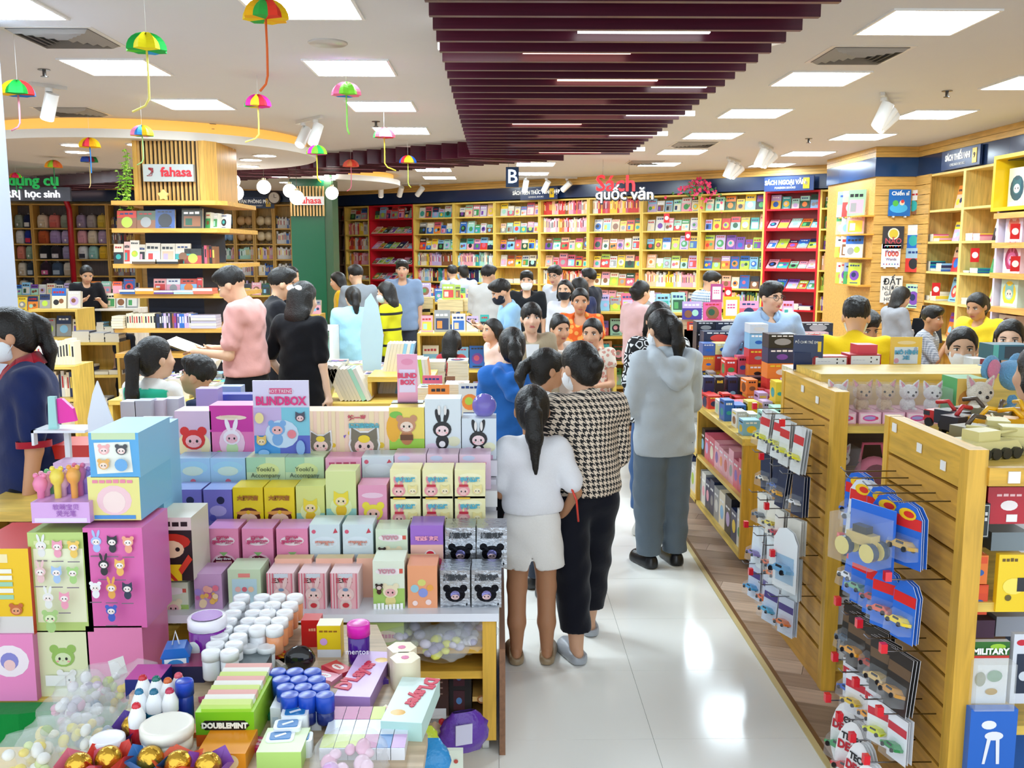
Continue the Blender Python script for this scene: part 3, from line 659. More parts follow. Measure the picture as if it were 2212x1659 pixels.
for k in range(9):
 if ld[k] is None: continue
 a, b = on_line(le[k], AL, TL), on_line(le[k + 1], AL, TL); w = b - a - 0.005; loc = AL + TL * a
 bookcase('wooden_bookcase', ld[k], loc, RL, w, ZL, d=0.34, wood='#d8a850', back='#5a4c48' if k < 4 else '#e0b45e', top=2.82)
 M0 = Matrix.Translation(loc) @ Matrix.Rotation(RL, 4, 'Z')
 for j, z in enumerate(ZL[::-1]):
  z += 0.03
  if k < 3:
   if j > 4: continue
   n = [2, 3, 3][k]
   for i in range(n):
    nm, c, ac = BAGC[min(j, 3)][(i + k * 2) % len(BAGC[min(j, 3)])]
    if k == 2: nm, c, ac = [[('mauve', '#a898b8', '#98889c'), ('pale grey', '#b8b0ac', '#a49c98'), ('yellow', '#e8cc60', '#d4b440')], [('pink', '#eab0bc', '#d89aa8'), ('cream', '#ece0c8', '#d8c8a8'), ('lilac', '#c0a8c4', '#aa90b0')], [('white', '#e8e8e8', '#404048'), ('mint', '#a4d4cc', '#88bcb4'), ('golden yellow', '#f0c040', '#d8a828')]][min(j, 2)][i]
    if k == 2 and j > 2: continue
    s_ = (w - 0.08) / n / 0.36
    put(bag_mb(None if (i + j) % 3 else '#f4f0ea', c, ac), M0 @ Matrix.Translation((0.04 + (i + 0.5) * (w - 0.08) / n, 0.12, z)) @ Matrix.Scale(min(1.05, s_), 4, (1, 0, 0)) @ Matrix.Scale(0.87, 4, (0, 0, 1)),
     'backpack', '%s school backpack, %s shelf, %s along, %s' % (nm, o_(j), o_(i), ld[k]), 'backpack', 'school backpacks', M_CLOTH)
  elif k >= 5:
   if j < 2 and k < 8:
    for i in range(2):
     for lv in range(1 if j else 1):
      cx = 0.03 + (i + 0.5) * (w - 0.06) / 2; M = M0 @ Matrix.Translation((cx, 0.12, z))
      t_ = thing('desk_globe', '%s globe, %s on the %s shelf, %s' % (['sky blue', 'wooden tan', 'cream'][k - 5], ['first', 'second'][i], ['top', 'second'][j], ld[k]), 'globe', (0, 0, 0), group='desk globes'); t_.matrix_world = M
      MB().sphere((0, 0, 0.155), 0.1, ['#8ab4dc', '#d8b07c', '#e4d0a8'][k - 5], 14, 9).build('ball', M_PLAST, t_)
      b_ = MB().cyl((0, 0, 0), 0.06, 0.015, '#5a4030', 12); b_.tube([(0, 0, 0.01), (0, 0, 0.06)], 0.008, '#5a4030'); b_.build('stand', M_PLAST, t_)
   else: row(M0, 0.03, w - 0.03, z, 0.34, 'spine', ['blue', 'white', 'white', 'navy'] if k == 8 else PALE + ['blue', 'green', 'yellow'], None, 0.27)
  else: row(M0, 0.03, w - 0.03, z, 0.34, 'spine', ['brown', 'black', 'grey', 'navy'], None, 0.25)
# red arch and the grey schoolbag sign
p = AL + TL * on_line(152, AL, TL)
ar = thing('red_arch', 'red painted arch frame beside the school bag shelves', 'arch', p, RL)
b = MB(); b.tube([(0.05, -0.08, 0), (0.05, -0.08, 2.7), (0.0, -0.08, 2.88), (-0.12, -0.08, 3.0), (-0.3, -0.08, 3.06)], 0.055, '#c01828', 8); b.build('arch_tube', M_PLAST, ar)
p = at(85, 412, Y=16.2)
t_ = thing('schoolbag_sign', 'grey illuminated sign reading học sinh above the school bags', 'sign', p, RL)
MB().box(-0.7, 0, -0.17, 0.5, 0.06, 0.06, '#4a4a52').build('sign_board', M_PLAST, t_)
text('học sinh', 0.17, flat('#f4f6fa', 0.5), t_, (0.06, -0.03, -0.06), UP, 0.012, bold=0.002)
text('RR|', 0.17, flat('#f4f6fa', 0.5), t_, (-0.42, -0.03, -0.06), UP, 0.012, bold=0.002)
text('dụng cụ', 0.25, flat('#1f9a4a', 0.3), t_, (-0.06, -0.06, 0.16), UP, 0.02, bold=0.004)
signboard(560, 438, 19.95, 0.62, 'VĂN PHÒNG PHẨM', 'STATIONERY', 'navy sign lettered VĂN PHÒNG PHẨM above the globes', RL, '3')
p = at(592, 427, Y=19.8)
t_ = thing('wall_clock', 'round white wall clock with a dark rim above the globes', 'clock', p)
Q = Matrix.Rotation(math.pi / 2, 4, 'X')
MB().lathe([(0.0, -0.0), (0.11, 0.0), (0.13, 0.02), (0.13, -0.03)], 20, '#4a3a30', M=Q).build('rim', M_PLAST, t_)
MB().cyl((0, 0, 0.004), 0.11, 0.004, '#f4f2ee', 20, Q).build('dial', M_PRINT, t_)
MB().box(-0.004, -0.014, 0, 0.004, -0.01, 0.07, '#222222').box(0, -0.014, -0.004, 0.05, -0.01, 0.004, '#222222').build('hands', M_PLAST, t_)
# ---------------------------------------------------------------- pilaster and right wall
PX0, PX1, PY0, PY1 = 5.06, 5.6, 12.75, 14.6
struct(MB().box(PX0, PY0, 0, PX1 + 0.4, PY1, CEIL, '#d8a95a'), 'pilaster', M_WOODX)
struct(MB().box(PX0 - 0.03, PY0 - 0.03, 2.85, PX1 + 0.01, PY1, 3.1, '#1f3f6a'), 'trim_10', MATS['navy_gloss'])
for i in range(2): struct(MB().box(PX0 - 0.035, PY0 - 0.035, 3.102 + i * 0.07, PX1 + 0.01, PY1, 3.168 + i * 0.07, '#dcae5e'), 'trim_%d' % (11 + i), M_WOODX)
sl = bpy.data.objects['pilaster']
for i in range(20):
 z = 0.3 + i * 0.128
 MB().box(PX0 - 0.012, PY0 - 0.012, z, PX1, PY0, z + 0.12, '#d9a85a').build('slat', M_WOODX, sl)
 MB().box(5.585, 12.3, z, 5.6, PY0 - 0.012, z + 0.12, '#d9a85a').build('slat', M_WOODY, sl)
RR_ = -math.pi / 2
struct(MB().box(5.6, 6.5, 2.85, 6.0, 12.75, 3.1, NAVY), 'trim_13', MATS['navy_gloss'])
for i in range(2): struct(MB().box(5.595, 6.5, 3.102 + i * 0.07, 6.0, 12.75, 3.168 + i * 0.07, '#dcae5e'), 'trim_%d' % (14 + i), M_WOODY)
def ry(px, py=560): return at(px, py, X=5.6).y
rb = [(1990, 2072, 'first wooden bookcase on the right wall after the pilaster'), (2072, 2157, 'second wooden bookcase on the right wall under the navy sign')]
ZR = [0.2, 0.62, 1.0, 1.36, 1.72, 2.06, 2.42]
ZR = [0.25, 0.75, 1.2, 1.58, 1.96, 2.36]
for k, (p0, p1, lb) in enumerate(rb):
 y0, y1 = ry(p0), ry(p1); w = y0 - y1
 bookcase('wooden_bookcase', lb, (5.6, y0, 0), RR_, w, ZR, d=0.38, back='#dba850')
 M0 = Matrix.Translation((5.6, y0, 0)) @ Matrix.Rotation(RR_, 4, 'Z')
 for j, z in enumerate(ZR[::-1]):
  if j > 4: continue
  where = '%s shelf, %s right-wall bookcase' % (o_(j), ['first', 'second'][k])
  row(M0, w * 0.45, w - 0.04, z + 0.03, 0.38, 'face', [PALE, COOL + ['navy'], ['pink', 'rose', 'peach', 'green'], ['lime', 'teal', 'sky blue'], WARM][j], where, 0.33, 0.2, (0.17, 0.24))
  if j in (1, 2, 3):
   row(M0, 0.03, w * 0.45, z + 0.03, 0.38, 'low', [None, ['rose', 'yellow', 'pink'], ['blue', 'sky blue', 'teal', 'navy'], ['white', 'yellow', 'cream']][j])
sg = signboard(2085, 338, 11.25, 0.95, 'SÁCH THIẾU NHI', 'CHILDREN BOOKS', 'navy sign lettered SÁCH THIẾU NHI on the right wall', RR_, '9'); sg.location = (5.585, ry(2082, 338), 2.975)
# lilac and yellow display unit at the frame's edge
y0, y1 = ry(2157), 9.3
lu = thing('display_unit', 'pale lilac display unit with wooden shelves at the right edge', 'shelf', (5.55, y0, 0), RR_)
w = y0 - y1
MB().box(0, 0.3, 0, w, 0.34, 2.75, '#d9d2e4').build('back_panel', M_PLAST, lu); MB().box(0, 0, 0, 0.04, 0.3, 2.75, '#d9d2e4').build('side_panel', M_PLAST, lu)
for z in (0.4, 0.8, 1.2, 1.57, 1.9, 2.22): MB().box(0.04, -0.06, z, w, 0.3, z + 0.06, '#dca254').build('shelf', M_WOODX, lu)
b = MB(); b.box(0.0, -0.08, 2.3, w, 0.3, 2.34, '#f2c81c'); b.box(0, -0.08, 2.86, w, 0.3, 2.9, '#f2c81c'); b.box(0, -0.08, 2.34, 0.05, 0.3, 2.86, '#f2c81c'); b.build('yellow_frame', M_PLAST, lu)
def slotbox(M, w, h, d, col, label, inner='#3a8aa0', who=('#f0b8a0', '#f8e0d0', 'round')):
 """a boxed doll or toy with a window"""
 b = MB().box(-w / 2, 0, 0, w / 2, d, h, col); F = Face(b, (-w / 2, 0, 0), (w, 0, 0), (0, 0, h))
 F.ell(0.5, 0.48, 0.4, inner); F.critter(0.5, 0.5, 0.26, who[0], who[1], who[2]); F.rect(0.1, 0.03, 0.9, 0.13, '#ffffff')
 return put(b, M, 'toy_box', label, 'toy box', 'boxed toys on the lilac unit')
ML = Matrix.Translation((5.55, y0, 0)) @ Matrix.Rotation(RR_, 4, 'Z')
for i, (z, c, inn, who, nm) in enumerate([(2.34, '#ece4c8', '#1c4a5c', ('#20606c', '#e8e8e4', 'cat'), 'cream box with a teal window in the yellow frame'), (1.96, '#d8c8e0', '#e8c0b8', ('#d8705a', '#f4c8b0', 'round'), 'lilac doll box on the lilac unit top shelf'),
  (1.63, '#f0d8e4', '#a82a58', ('#e06aa0', '#f0b0d0', 'long'), 'pink doll box on the lilac unit second shelf'), (1.26, '#c8e0d0', '#f2d040', ('#90c8c0', '#f4e4d0', 'cat'), 'mint and yellow boxed toy on the lilac unit third shelf'), (0.86, '#d8c8b8', '#7a5a5a', ('#8a6a60', '#c8a898', 'round'), 'brown boxed toy on the lilac unit lowest shelf')]):
 slotbox(ML @ Matrix.Translation((0.27, 0.05, z)), 0.34, 0.31 if i else 0.42, 0.16, c, nm, inn, who)
# books on the pilaster
pb = [(1944, 438, 0.29, 0.35, '#1f6ab8', 'Chiến sĩ', 'blue picture book on the pilaster slats, top'), (1930, 513, 0.28, 0.3, '#3a3a40', 'NÃO', 'charcoal book with a yellow disc on the pilaster slats'), (1925, 552, 0.25, 0.31, '#eef0f2', '1000', 'white My First 1000 Words book on the pilaster slats'), (1926, 625, 0.29, 0.36, '#eeebe4', 'ĐẤT', 'white book lettered ĐẤT NƯỚC on the pilaster slats')]
for i, (px, py, w, h, c, tx, lb) in enumerate(pb):
 p = at(px, py, Y=PY0 - 0.05)
 b = MB().box(-w / 2, 0, -h / 2, w / 2, 0.025, h / 2, c, cols={1: PAGE, 3: PAGE}); F = Face(b, (-w / 2, 0, -h / 2), (w, 0, 0), (0, 0, h))
 t_ = thing('picture_book', lb, 'book', p, group='picture books on the pilaster')
 if i == 0: F.ell(0.45, 0.3, 0.42, '#4ab0e0', 0.22); F.ell(0.3, 0.48, 0.14, '#58b850'); F.ell(0.6, 0.5, 0.12, '#f0d8c0'); F.ell(0.62, 0.55, 0.08, '#d84040')
 if i == 1: F.ell(0.5, 0.66, 0.28, '#e8e4d0', 0.28); F.ell(0.5, 0.66, 0.22, '#d8c040'); F.rect(0.1, 0.12, 0.9, 0.16, '#c8c8c8')
 if i == 2:
  for q in range(12): F.ell(0.12 + 0.15 * (q % 6), 0.88 - 0.75 * (q // 6), 0.035, CN[R.choice(['red', 'orange', 'teal', 'purple', 'green', 'blue'])])
 b.build('book_body', M_PRINT, t_)
 col = ['#ffffff', '#c0505c', '#d8483a', '#3a4048'][i]; sz = [0.07, 0.1, 0.1, 0.12][i]; zz = [0.12, -0.05, 0.02, 0.1][i]
 text(tx, sz, flat(col), t_, (0, -0.004, zz), UP, 0.001, bold=0.002)
 if i == 3: text('NƯỚC\nGẤM\nHOA', 0.075, flat('#4a5058'), t_, (-0.02, -0.004, -0.06), UP, 0.001)
 if i == 2: text('My First\n\nWords', 0.05, flat('#6a3a8a'), t_, (0, -0.004, 0.0), UP, 0.001)
 for sx in (-0.08, 0.08): MB().box(sx - 0.012, -0.012, -h / 2 - 0.02, sx + 0.012, 0.04, -h / 2, '#d8d4cc').build('clip', M_PLAST, t_)
for i, (py, c, nm) in enumerate([(437, '#e4dcd4', 'cream'), (512, '#e8e2d8', 'ivory'), (562, '#9ab8c8', 'blue striped'), (640, '#b8d8b0', 'pale green')]):
 p = at(1973, py, X=5.56)
 b = book_mb(0.26, 0.32, 0.06, c); put(b, Matrix.Translation(p - Vector((0, 0, 0.16))) @ Matrix.Rotation(RR_ * 0.72, 4, 'Z'), 'book', '%s picture book in the corner slats beside the pilaster, %s down' % (nm, o_(i)), group='corner picture books')
# books racked on the pilaster's left side
for j, (py, n, cs) in enumerate([(440, 3, ['#7ab4e0', '#f0a890', '#a0d0a0']), (483, 3, ['#f2c890', '#b8c0c8', '#f0b0a8']), (533, 3, ['#f4ead8', '#e8e0d0', '#eaf0e4']), (590, 4, ['#f0ecec', '#d8c0a0', '#8a9ac0', '#c8d84a'])]):
 p0 = at(1838 - 6 * (j > 0), py, Y=PY0 + 0.6); sh_w = 0.62
 for i in range(n):
  w = 0.62 / n; h = 0.36 if j == 0 else 0.3
  M = Matrix.Translation((PX0 - 0.13 + 0.0, PY0 + 0.75 - (i) * w, p0.z - h / 2)) @ Matrix.Rotation(RR_ * 0.55, 4, 'Z') @ Matrix.Rotation(-0.08, 4, 'X')
  put(book_mb(w * 1.25, h, 0.02, cs[i]), M, 'book', 'magazine in the rack on the pilaster side, %s of the %s row' % (o_(i), o_(j)), group='magazines on the pilaster side')
 rk = thing('magazine_shelf', 'narrow clear-fronted ledge on the pilaster side, %s from the top' % o_(j), 'shelf', (PX0 - 0.14, PY0 + 0.4, p0.z - (0.2 if j == 0 else 0.17)), group='pilaster ledges')
 MB().box(-0.04, -0.42, 0, 0.14, 0.45, 0.02, '#e0a040').build('ledge', M_PLAST, rk)
# flower garlands
def garland(px, py, Y, cols, label, n, spread, leaf='#4a8a3a'):
 p = at(px, py, Y=Y); t_ = thing('flower_garland', label, 'flowers', p); rr = random.Random(px)
 for c, nm in zip(cols, ('blossoms', 'blossoms', 'leaves')):
  b = MB()
  for _ in range(n):
   x = rr.gauss(0, spread[0]); z = -abs(rr.gauss(0, spread[1])) + spread[1] * 0.8 - 0.6 * abs(x); y = rr.uniform(-0.12, 0.02); s = rr.uniform(0.018, 0.034)
   for a in range(5):
    an = a * 1.2566 + rr.random(); d = Vector((math.cos(an), -0.5, math.sin(an))) * s; e = Vector((-math.sin(an), -0.2, math.cos(an))) * s * 0.4; o = Vector((x, y, z))
    b.face([o, o + d * 0.6 - e, o + d, o + d * 0.6 + e], c)
  o = b.build(nm, M_LEAF, t_); o['kind'] = 'stuff'
garland(1508, 398, yb(1508) - 0.2, ['#d82858', '#f0507c', leaf] if False else ['#d82858', '#f04a78', '#4a7a3a'], 'pink flower garland hung on the back wall band', 60, (0.16, 0.16))
garland(1818, 378, yb(1818) - 0.45, ['#f0b414', '#f8cc2c', '#a88a20'], 'yellow flower garland hung beside the pilaster', 60, (0.09, 0.26))
BSTUFF_LATER = True
# ================================================================ the middle of the shop
def table(name, label, x0, y0, x1, y1, h, wood=WOODL, top=0.04, shelves=(), legs=True, rz=0.0, panel=False, cat='table', loc=None, top_col=None):
 """a display table: top, end panels or legs, optional shelves below"""
 t_ = thing(name, label, cat, (x0, y0, 0) if loc is None else loc, rz)
 w, d = x1 - x0, y1 - y0
 MB().box(0, 0, h - top, w, d, h, top_col or wood).build('table_top', M_WOODX, t_)
 if panel:
  for sx in (0, w - 0.03): MB().box(sx, 0.01, 0, sx + 0.03, d - 0.01, h - top, wood).build('side_panel', M_WOODZ, t_)
  MB().box(0.03, d - 0.05, 0, w - 0.03, d - 0.02, h - top, tuple(q * 0.8 for q in hx(wood))).build('back_panel', M_WOODX, t_)
 elif legs:
  for sx in (0.02, w - 0.08):
   for sy in (0.02, d - 0.08): MB().box(sx, sy, 0, sx + 0.06, sy + 0.06, h - top, wood).build('leg', M_WOODZ, t_)
  MB().box(0.08, 0.03, h - top - 0.1, w - 0.08, 0.05, h - top, wood).build('apron', M_WOODX, t_)
 for z in shelves: MB().box(0.03, 0.02, z, w - 0.03, d - 0.05, z + 0.025, wood).build('shelf', M_WOODX, t_)
 return t_
def stack(x, y, z, n, pal, w=0.15, d=0.21, rz=0.0, label=None, t=(0.012, 0.03), top=True):
 """a pile of books lying flat"""
 z2 = z; c = R.choice(pal)
 for i in range(n):
  tt = R.uniform(*t); c = R.choice(pal) if R.random() < 0.4 else c
  b = MB().box(-w / 2, -d / 2, 0, w / 2, d / 2, tt, CN.get(c, c), cols={2: PAGE, 3: PAGE})
  if i == n - 1: art(Face(b, (-w / 2, -d / 2, tt), (w, 0, 0), (0, d, 0), 0.0005), c)
  lb = label and '%s, %s from the bottom' % (label, o_(i))
  put(b, Matrix.Translation((x, y, z2)) @ Matrix.Rotation(rz + R.uniform(-0.04, 0.04), 4, 'Z'), 'book', lb, group='stacked books on the tables'); z2 += tt + 0.0006
 return z2
def stacks(x0, y0, x1, y1, z, pal, nmax=8, w=0.15, d=0.21, gap=0.02, fill=1.0):
 y = y0 + d / 2
 while y < y1 - d / 2 + 0.01:
  x = x0 + w / 2
  while x < x1 - w / 2 + 0.01:
   if R.random() < fill: stack(x, y, z, R.randint(2, nmax), pal, w, d)
   x += w + gap
  y += d + gap
def stand_books(x, y, z, n, pal, h=0.24, d=0.17, lean=0.25, rz=0.0, t=(0.015, 0.03), label=None):
 """books standing side by side on edge, leaning"""
 dx = 0.0
 for i in range(n):
  tt = R.uniform(*t); c = R.choice(pal)
  M = Matrix.Translation((x, y, z)) @ Matrix.Rotation(rz, 4, 'Z') @ Matrix.Translation((dx, 0, 0.0)) @ Matrix.Rotation(lean, 4, 'Y')
  b = MB().box(0, 0, 0, tt, d, h, CN.get(c, c), cols={1: PAGE, 2: PAGE if R.random() < 0.6 else CN.get(c, c)})
  put(b, M, 'book', label and '%s, %s in the leaning row' % (label, o_(i)), group='leaning books on the tables'); dx += tt / math.cos(lean) + 0.001
def cover(x, y, z, w, h, col, rz=0.0, tilt=0.2, label=None, t=0.02, name='book', cat='book'):
 M = Matrix.Translation((x, y, z)) @ Matrix.Rotation(rz, 4, 'Z') @ Matrix.Rotation(-tilt, 4, 'X')
 return put(book_mb(w, h, t, col), M, name, label, cat, 'books shown cover forward on the tables')
# ---------------------------------------------------------------- wooden column with shelves
CX, CY = -3.45, 10.0
co = thing('column_bookstand', 'square wooden column with slatted sign front and tiers of book shelves', 'bookstand', (CX, CY, 0))
MB().box(-0.4, 0.33, 2.38, 0.26, 1.2, 3.03, '#2a2420').build('core', M_MATTE, co)
MB().box(-0.35, 0.3, 0, 0.25, 1.2, 2.4, '#232838').build('dark_core', M_MATTE, co)
for i in range(15):
 x = -0.385 + i * 0.0445; MB().box(x, 0.3, 2.4, x + 0.022, 0.335, 3.03, '#d8a860').build('slat', M_WOODZ, co)
MB().box(-0.43, 0.28, 2.38, -0.385, 1.2, 3.03, '#dca850').build('corner_post', M_WOODZ, co)
MB().prism([(0.27, 0.28), (0.33, 0.28), (0.42, 0.42), (0.42, 1.2), (0.27, 1.2)], 2.38, 3.03, '#dca850').build('corner_post', M_WOODZ, co)
zt = [2.345, 2.06, 1.69, 1.375, 1.01, 0.74]
for i, z in enumerate(zt):
 a = 0.58 + 0.01 * i
 MB().prism([(-a, 0.02), (a - 0.08, 0.0), (a + 0.02, 0.12), (a + 0.02, 1.3), (-a, 1.3)], z, z + 0.045, '#e0aa4e').build('shelf', M_WOODX, co)
MB().box(-0.31, 0.235, 2.6, 0.22, 0.3, 2.78, '#b9bdb9').build('sign_plate', M_PLAST, co)
text('fahasa', 0.135, flat('#d0202e', 0.1), co, (0.04, 0.232, 2.695), UP, 0.006, bold=0.003)
lg = MB()
for k in range(4): lg.tube([(-0.27 + 0.02 * k, 0.232, 2.66 + 0.012 * k), (-0.22, 0.23, 2.66 + 0.02 * k), (-0.2, 0.23, 2.7 + 0.012 * k), (-0.25, 0.232, 2.73 + 0.004 * k)], 0.004, '#b03038', 5)
lg.build('logo', M_PLAST, co)
star = thing('star_ornament', 'yellow plush star sitting on the column shelf under the sign', 'ornament', (CX - 0.08, CY + 0.16, 2.39))
pts = []
for k in range(10):
 a = math.pi / 2 + k * math.pi / 5; r_ = 0.06 if k % 2 == 0 else 0.038; pts.append((r_ * math.cos(a), r_ * math.sin(a)))
MB().prism(pts, -0.02, 0.02, '#f6e080', Matrix.Translation((0, 0, 0.062)) @ Matrix.Rotation(math.pi / 2, 4, 'X')).build('star_body', M_FUR, star)
MB().box(-0.05, -0.03, 0, 0.05, 0.03, 0.012, '#e09030').build('base', M_PLAST, star)
# hanging leaves
lv = thing('hanging_plant', 'trailing bright green plant hanging from the column', 'plant', (CX - 0.52, CY + 0.2, 2.42)); rr = random.Random(5)
b = MB(); st = MB()
for v in range(9):
 x = rr.uniform(-0.1, 0.12); y = rr.uniform(-0.1, 0.1); z = rr.uniform(0.2, 0.52); L = rr.uniform(0.3, 0.62); pts = []
 for q in range(9):
  pts.append((x + 0.02 * math.sin(q), y, z - L * q / 8))
  for _ in range(3):
   an = rr.uniform(0, 6.28); s = rr.uniform(0.022, 0.036); o = Vector(pts[-1]); d = Vector((math.cos(an), math.sin(an) * 0.6 - 0.3, -0.4)) * s; e = Vector((-math.sin(an), 0.3, 0.5)) * s * 0.5
   b.face([o, o + d * 0.5 + e, o + d * 1.4, o + d * 0.5 - e], rr.choice(['#8fd028', '#a8e040', '#78b820', '#c0e860']))
 st.tube(pts, 0.003, '#6a9a30', 4)
o = b.build('leaves', M_LEAF, lv); o['kind'] = 'stuff'; st.build('stem', M_LEAF, lv)
# books on the column shelves, front face
def colrow(z, items, y=0.12):
 for (px0, px1, py0, kind, col, lb) in items:
  Y = CY + y; a = at(px0, py0, Y=Y); c = at(px1, py0, Y=Y); w = c.x - a.x; h = a.z - z
  if kind == 'b': cover((a.x + c.x) / 2, Y, z, w * 0.98, h / math.cos(0.15), col, 0, 0.15, lb, 0.03)
  elif kind == 'w': cover((a.x + c.x) / 2, Y + 0.05, z, w, h, col, -0.6, 0.1, lb, 0.05)
  elif kind == 'f':
   n = max(2, int(h / 0.024))
   for q in range(n): b = MB().box(0, 0, 0, w, 0.2, h / n * 0.94, col, cols={2: PAGE if q % 2 else col}); put(b, Matrix.Translation((a.x + R.uniform(-0.006, 0.006), Y - 0.06 + R.uniform(-0.006, 0.006), z + q * h / n)), 'book', lb and '%s, %s from the bottom' % (lb, o_(q)))
  elif kind == 's':
   x = a.x
   while x < c.x - 0.012:
    t = R.uniform(0.016, 0.032); put(spine_mb(t, h * R.uniform(0.92, 1), 0.16, R.choice(col) if isinstance(col, list) else col), Matrix.Translation((x + t / 2, Y, z)), 'book', lb and None); x += t + 0.001
z = zt[1] + 0.046
colrow(z, [(250, 294, 455, 'b', '#d8402c', 'large orange red picture book on the column upper tier'), (292, 334, 455, 'b', '#5a6a52', 'green book of food pictures on the column upper tier'), (333, 376, 452, 'b', '#3a5a9a', 'blue book with a pink brain on the column upper tier'),
           (390, 436, 450, 'b', '#3a3c30', 'dark olive leather book with gold emblem on the column upper tier'), (436, 452, 458, 'w', '#e8e4c0', 'pale yellow magazine on the column upper tier'), (452, 468, 460, 'w', '#e8e8e4', 'white magazine on the column upper tier'), (468, 490, 462, 'w', '#e4e0d8', 'ivory magazine at the column corner')])
z = zt[2] + 0.046
colrow(z, [(243, 264, 527, 'b', '#f0e4cc', 'cream paperback at the end of the second column tier'), (265, 279, 522, 'b', '#f2c8c0', 'pink and white paperback on the second column tier'), (278, 298, 519, 'b', '#f4ecdc', 'tall ivory paperback on the second column tier'), (298, 312, 528, 'b', '#eadfc8', 'short cream paperback on the second column tier'),
           (312, 344, 525, 'b', '#f2e8d4', 'cream book with a red brain on the second column tier'), (345, 376, 526, 'b', '#f0e6d2', 'cream book with a small house on the second column tier'), (376, 410, 526, 'b', '#f0e4d0', 'cream book with a round emblem on the second column tier'), (396, 434, 537, 'b', '#3a3834', 'black book lettered in yellow on the second column tier'),
           (436, 462, 530, 's', ['brown', 'red', 'black', 'rose'], None)], 0.15)
colrow(z, [(290, 340, 560, 'f', '#6a5440', 'brown book stacked under the cream covers'), (342, 388, 560, 'f', '#2a2a2e', 'black book stacked under the cream covers')], 0.04)
z = zt[3] + 0.046
colrow(z, [(242, 262, 608, 'b', '#f06030', 'bright orange book on the third column tier'), (265, 290, 602, 'b', '#3a5a9a', 'blue book on the third column tier'), (330, 358, 602, 'b', '#f0a8a8', 'pink book on the third column tier'), (358, 388, 602, 'b', '#f0eeea', 'white book on the third column tier'), (388, 424, 602, 'b', '#d8503c', 'red book with brown lettering on the third column tier'), (424, 436, 600, 'b', '#e03c3c', 'narrow red book on the third column tier')], 0.2)
colrow(z, [(262, 296, 625, 'f', '#3a6ab0', None), (296, 336, 622, 'f', '#e89a2c', 'orange book piled on the third column tier'), (336, 378, 627, 'f', '#6a4a8a', None), (378, 420, 627, 'f', '#a8c8e0', 'pale blue book piled on the third column tier'), (420, 462, 622, 'f', '#d8705a', None)], 0.03)
z = zt[4] + 0.046
colrow(z, [(245, 270, 682, 'f', '#e4d8bc', 'cream book in the pile ending the fourth column tier'), (272, 334, 675, 's', ['#ece2c8', '#e8dcc0'], None), (334, 382, 676, 's', ['black', 'brown', 'purple', 'lilac', 'navy'], None), (382, 416, 676, 's', ['blue', 'lilac', 'white'], None), (416, 470, 680, 'f', '#c8c0d0', 'lilac book in the pile on the fourth column tier')], 0.06)
# ---------------------------------------------------------------- green column
g = MB().box(-3.46, 16.0, 0, -2.9, 16.6, CEIL, '#0e5c3a'); struct(g, 'pillar_green', M_PLAST)
struct(MB().box(-2.9, 16.02, 0, -2.77, 16.6, CEIL, '#3a5a3c'), 'pillar_green_side', M_PLAST)
sp = thing('slatted_column_sign', 'light wooden slats with a white name plate on the green column', 'sign', (-3.17, 15.96, 0))
for i in range(11): MB().box(-0.28 + i * 0.053, -0.02, 2.44, -0.253 + i * 0.053, 0.03, 2.93, '#d8b070').build('slat', M_WOODZ, sp)
MB().box(-0.19, -0.05, 2.62, 0.28, -0.02, 2.76, '#e8eceb').build('sign_plate', M_PLAST, sp)
text('fahasa', 0.15, flat('#d0202e', 0.1), sp, (0.06, -0.053, 2.69), UP, 0.003, bold=0.002)
# ---------------------------------------------------------------- tables of books
BOOKP = ['white', 'cream', 'sky blue', 'lilac', 'navy', 'mint', 'white', 'cream', 'grey', 'pink']
table('display_table', 'low wooden table of book piles in front of the wooden column', -3.3, 7.9, -2.05, 9.2, 0.62, shelves=(0.2,), panel=True)
for i in range(6):
 for j in range(2): stack(-3.15 + i * 0.21, 8.1 + j * 0.3, 0.62, R.randint(4, 9), BOOKP, 0.17, 0.24, 0, None)
stand_books(-2.95, 8.6, 0.62, 7, ['orange', 'navy', 'grey', 'white', 'purple', 'cream', 'white'], 0.3, 0.2, 0.5, 0, (0.02, 0.04), 'leaning hardback on the table before the column')
cover(-2.45, 8.6, 0.86, 0.16, 0.25, 'white', 0.2, 0.15, 'white book with a red stripe propped before the column')
cover(-2.2, 8.55, 0.82, 0.2, 0.24, '#d8d4cc', -0.3, 0.3, 'pale grey book propped before the column')
stacks(-3.25, 8.55, -2.1, 9.15, 0.62, BOOKP, 9)
t1 = table('display_table', 'wooden island table crowded with white books in the middle aisle', -1.75, 7.1, -0.3, 9.6, 0.72, shelves=(0.3,), panel=True)
stand_books(-1.55, 7.2, 0.72, 6, ['white', 'cream', 'grey'], 0.3, 0.2, 0.32, 0, (0.025, 0.04), 'white hardback spread on the island table, first fan')
stand_books(-1.22, 7.2, 0.72, 8, ['white', 'mint', 'grey', 'cream'], 0.27, 0.2, -0.42, 0, (0.02, 0.035), 'pale hardback spread on the island table, second fan')
stand_books(-0.98, 7.6, 0.72, 8, ['lilac', 'white', 'sky blue', 'white'], 0.42, 0.2, 0.2, 0, (0.02, 0.03), 'tall lilac and white book in the central fan')
for i in range(5): stack(-1.6 + 0.19 * i, 7.75, 0.72, 6, ['white', 'cream', 'lilac'], 0.16, 0.22)
stacks(-1.7, 8.0, -0.4, 8.7, 0.72, BOOKP, 8); stacks(-1.7, 8.75, -0.4, 9.5, 0.72, BOOKP, 3)
for i in range(3): stack(-0.72 + 0.19 * i, 7.9, 0.72, 12, ['white', 'white', 'lilac'], 0.17, 0.23, 0.0, None)
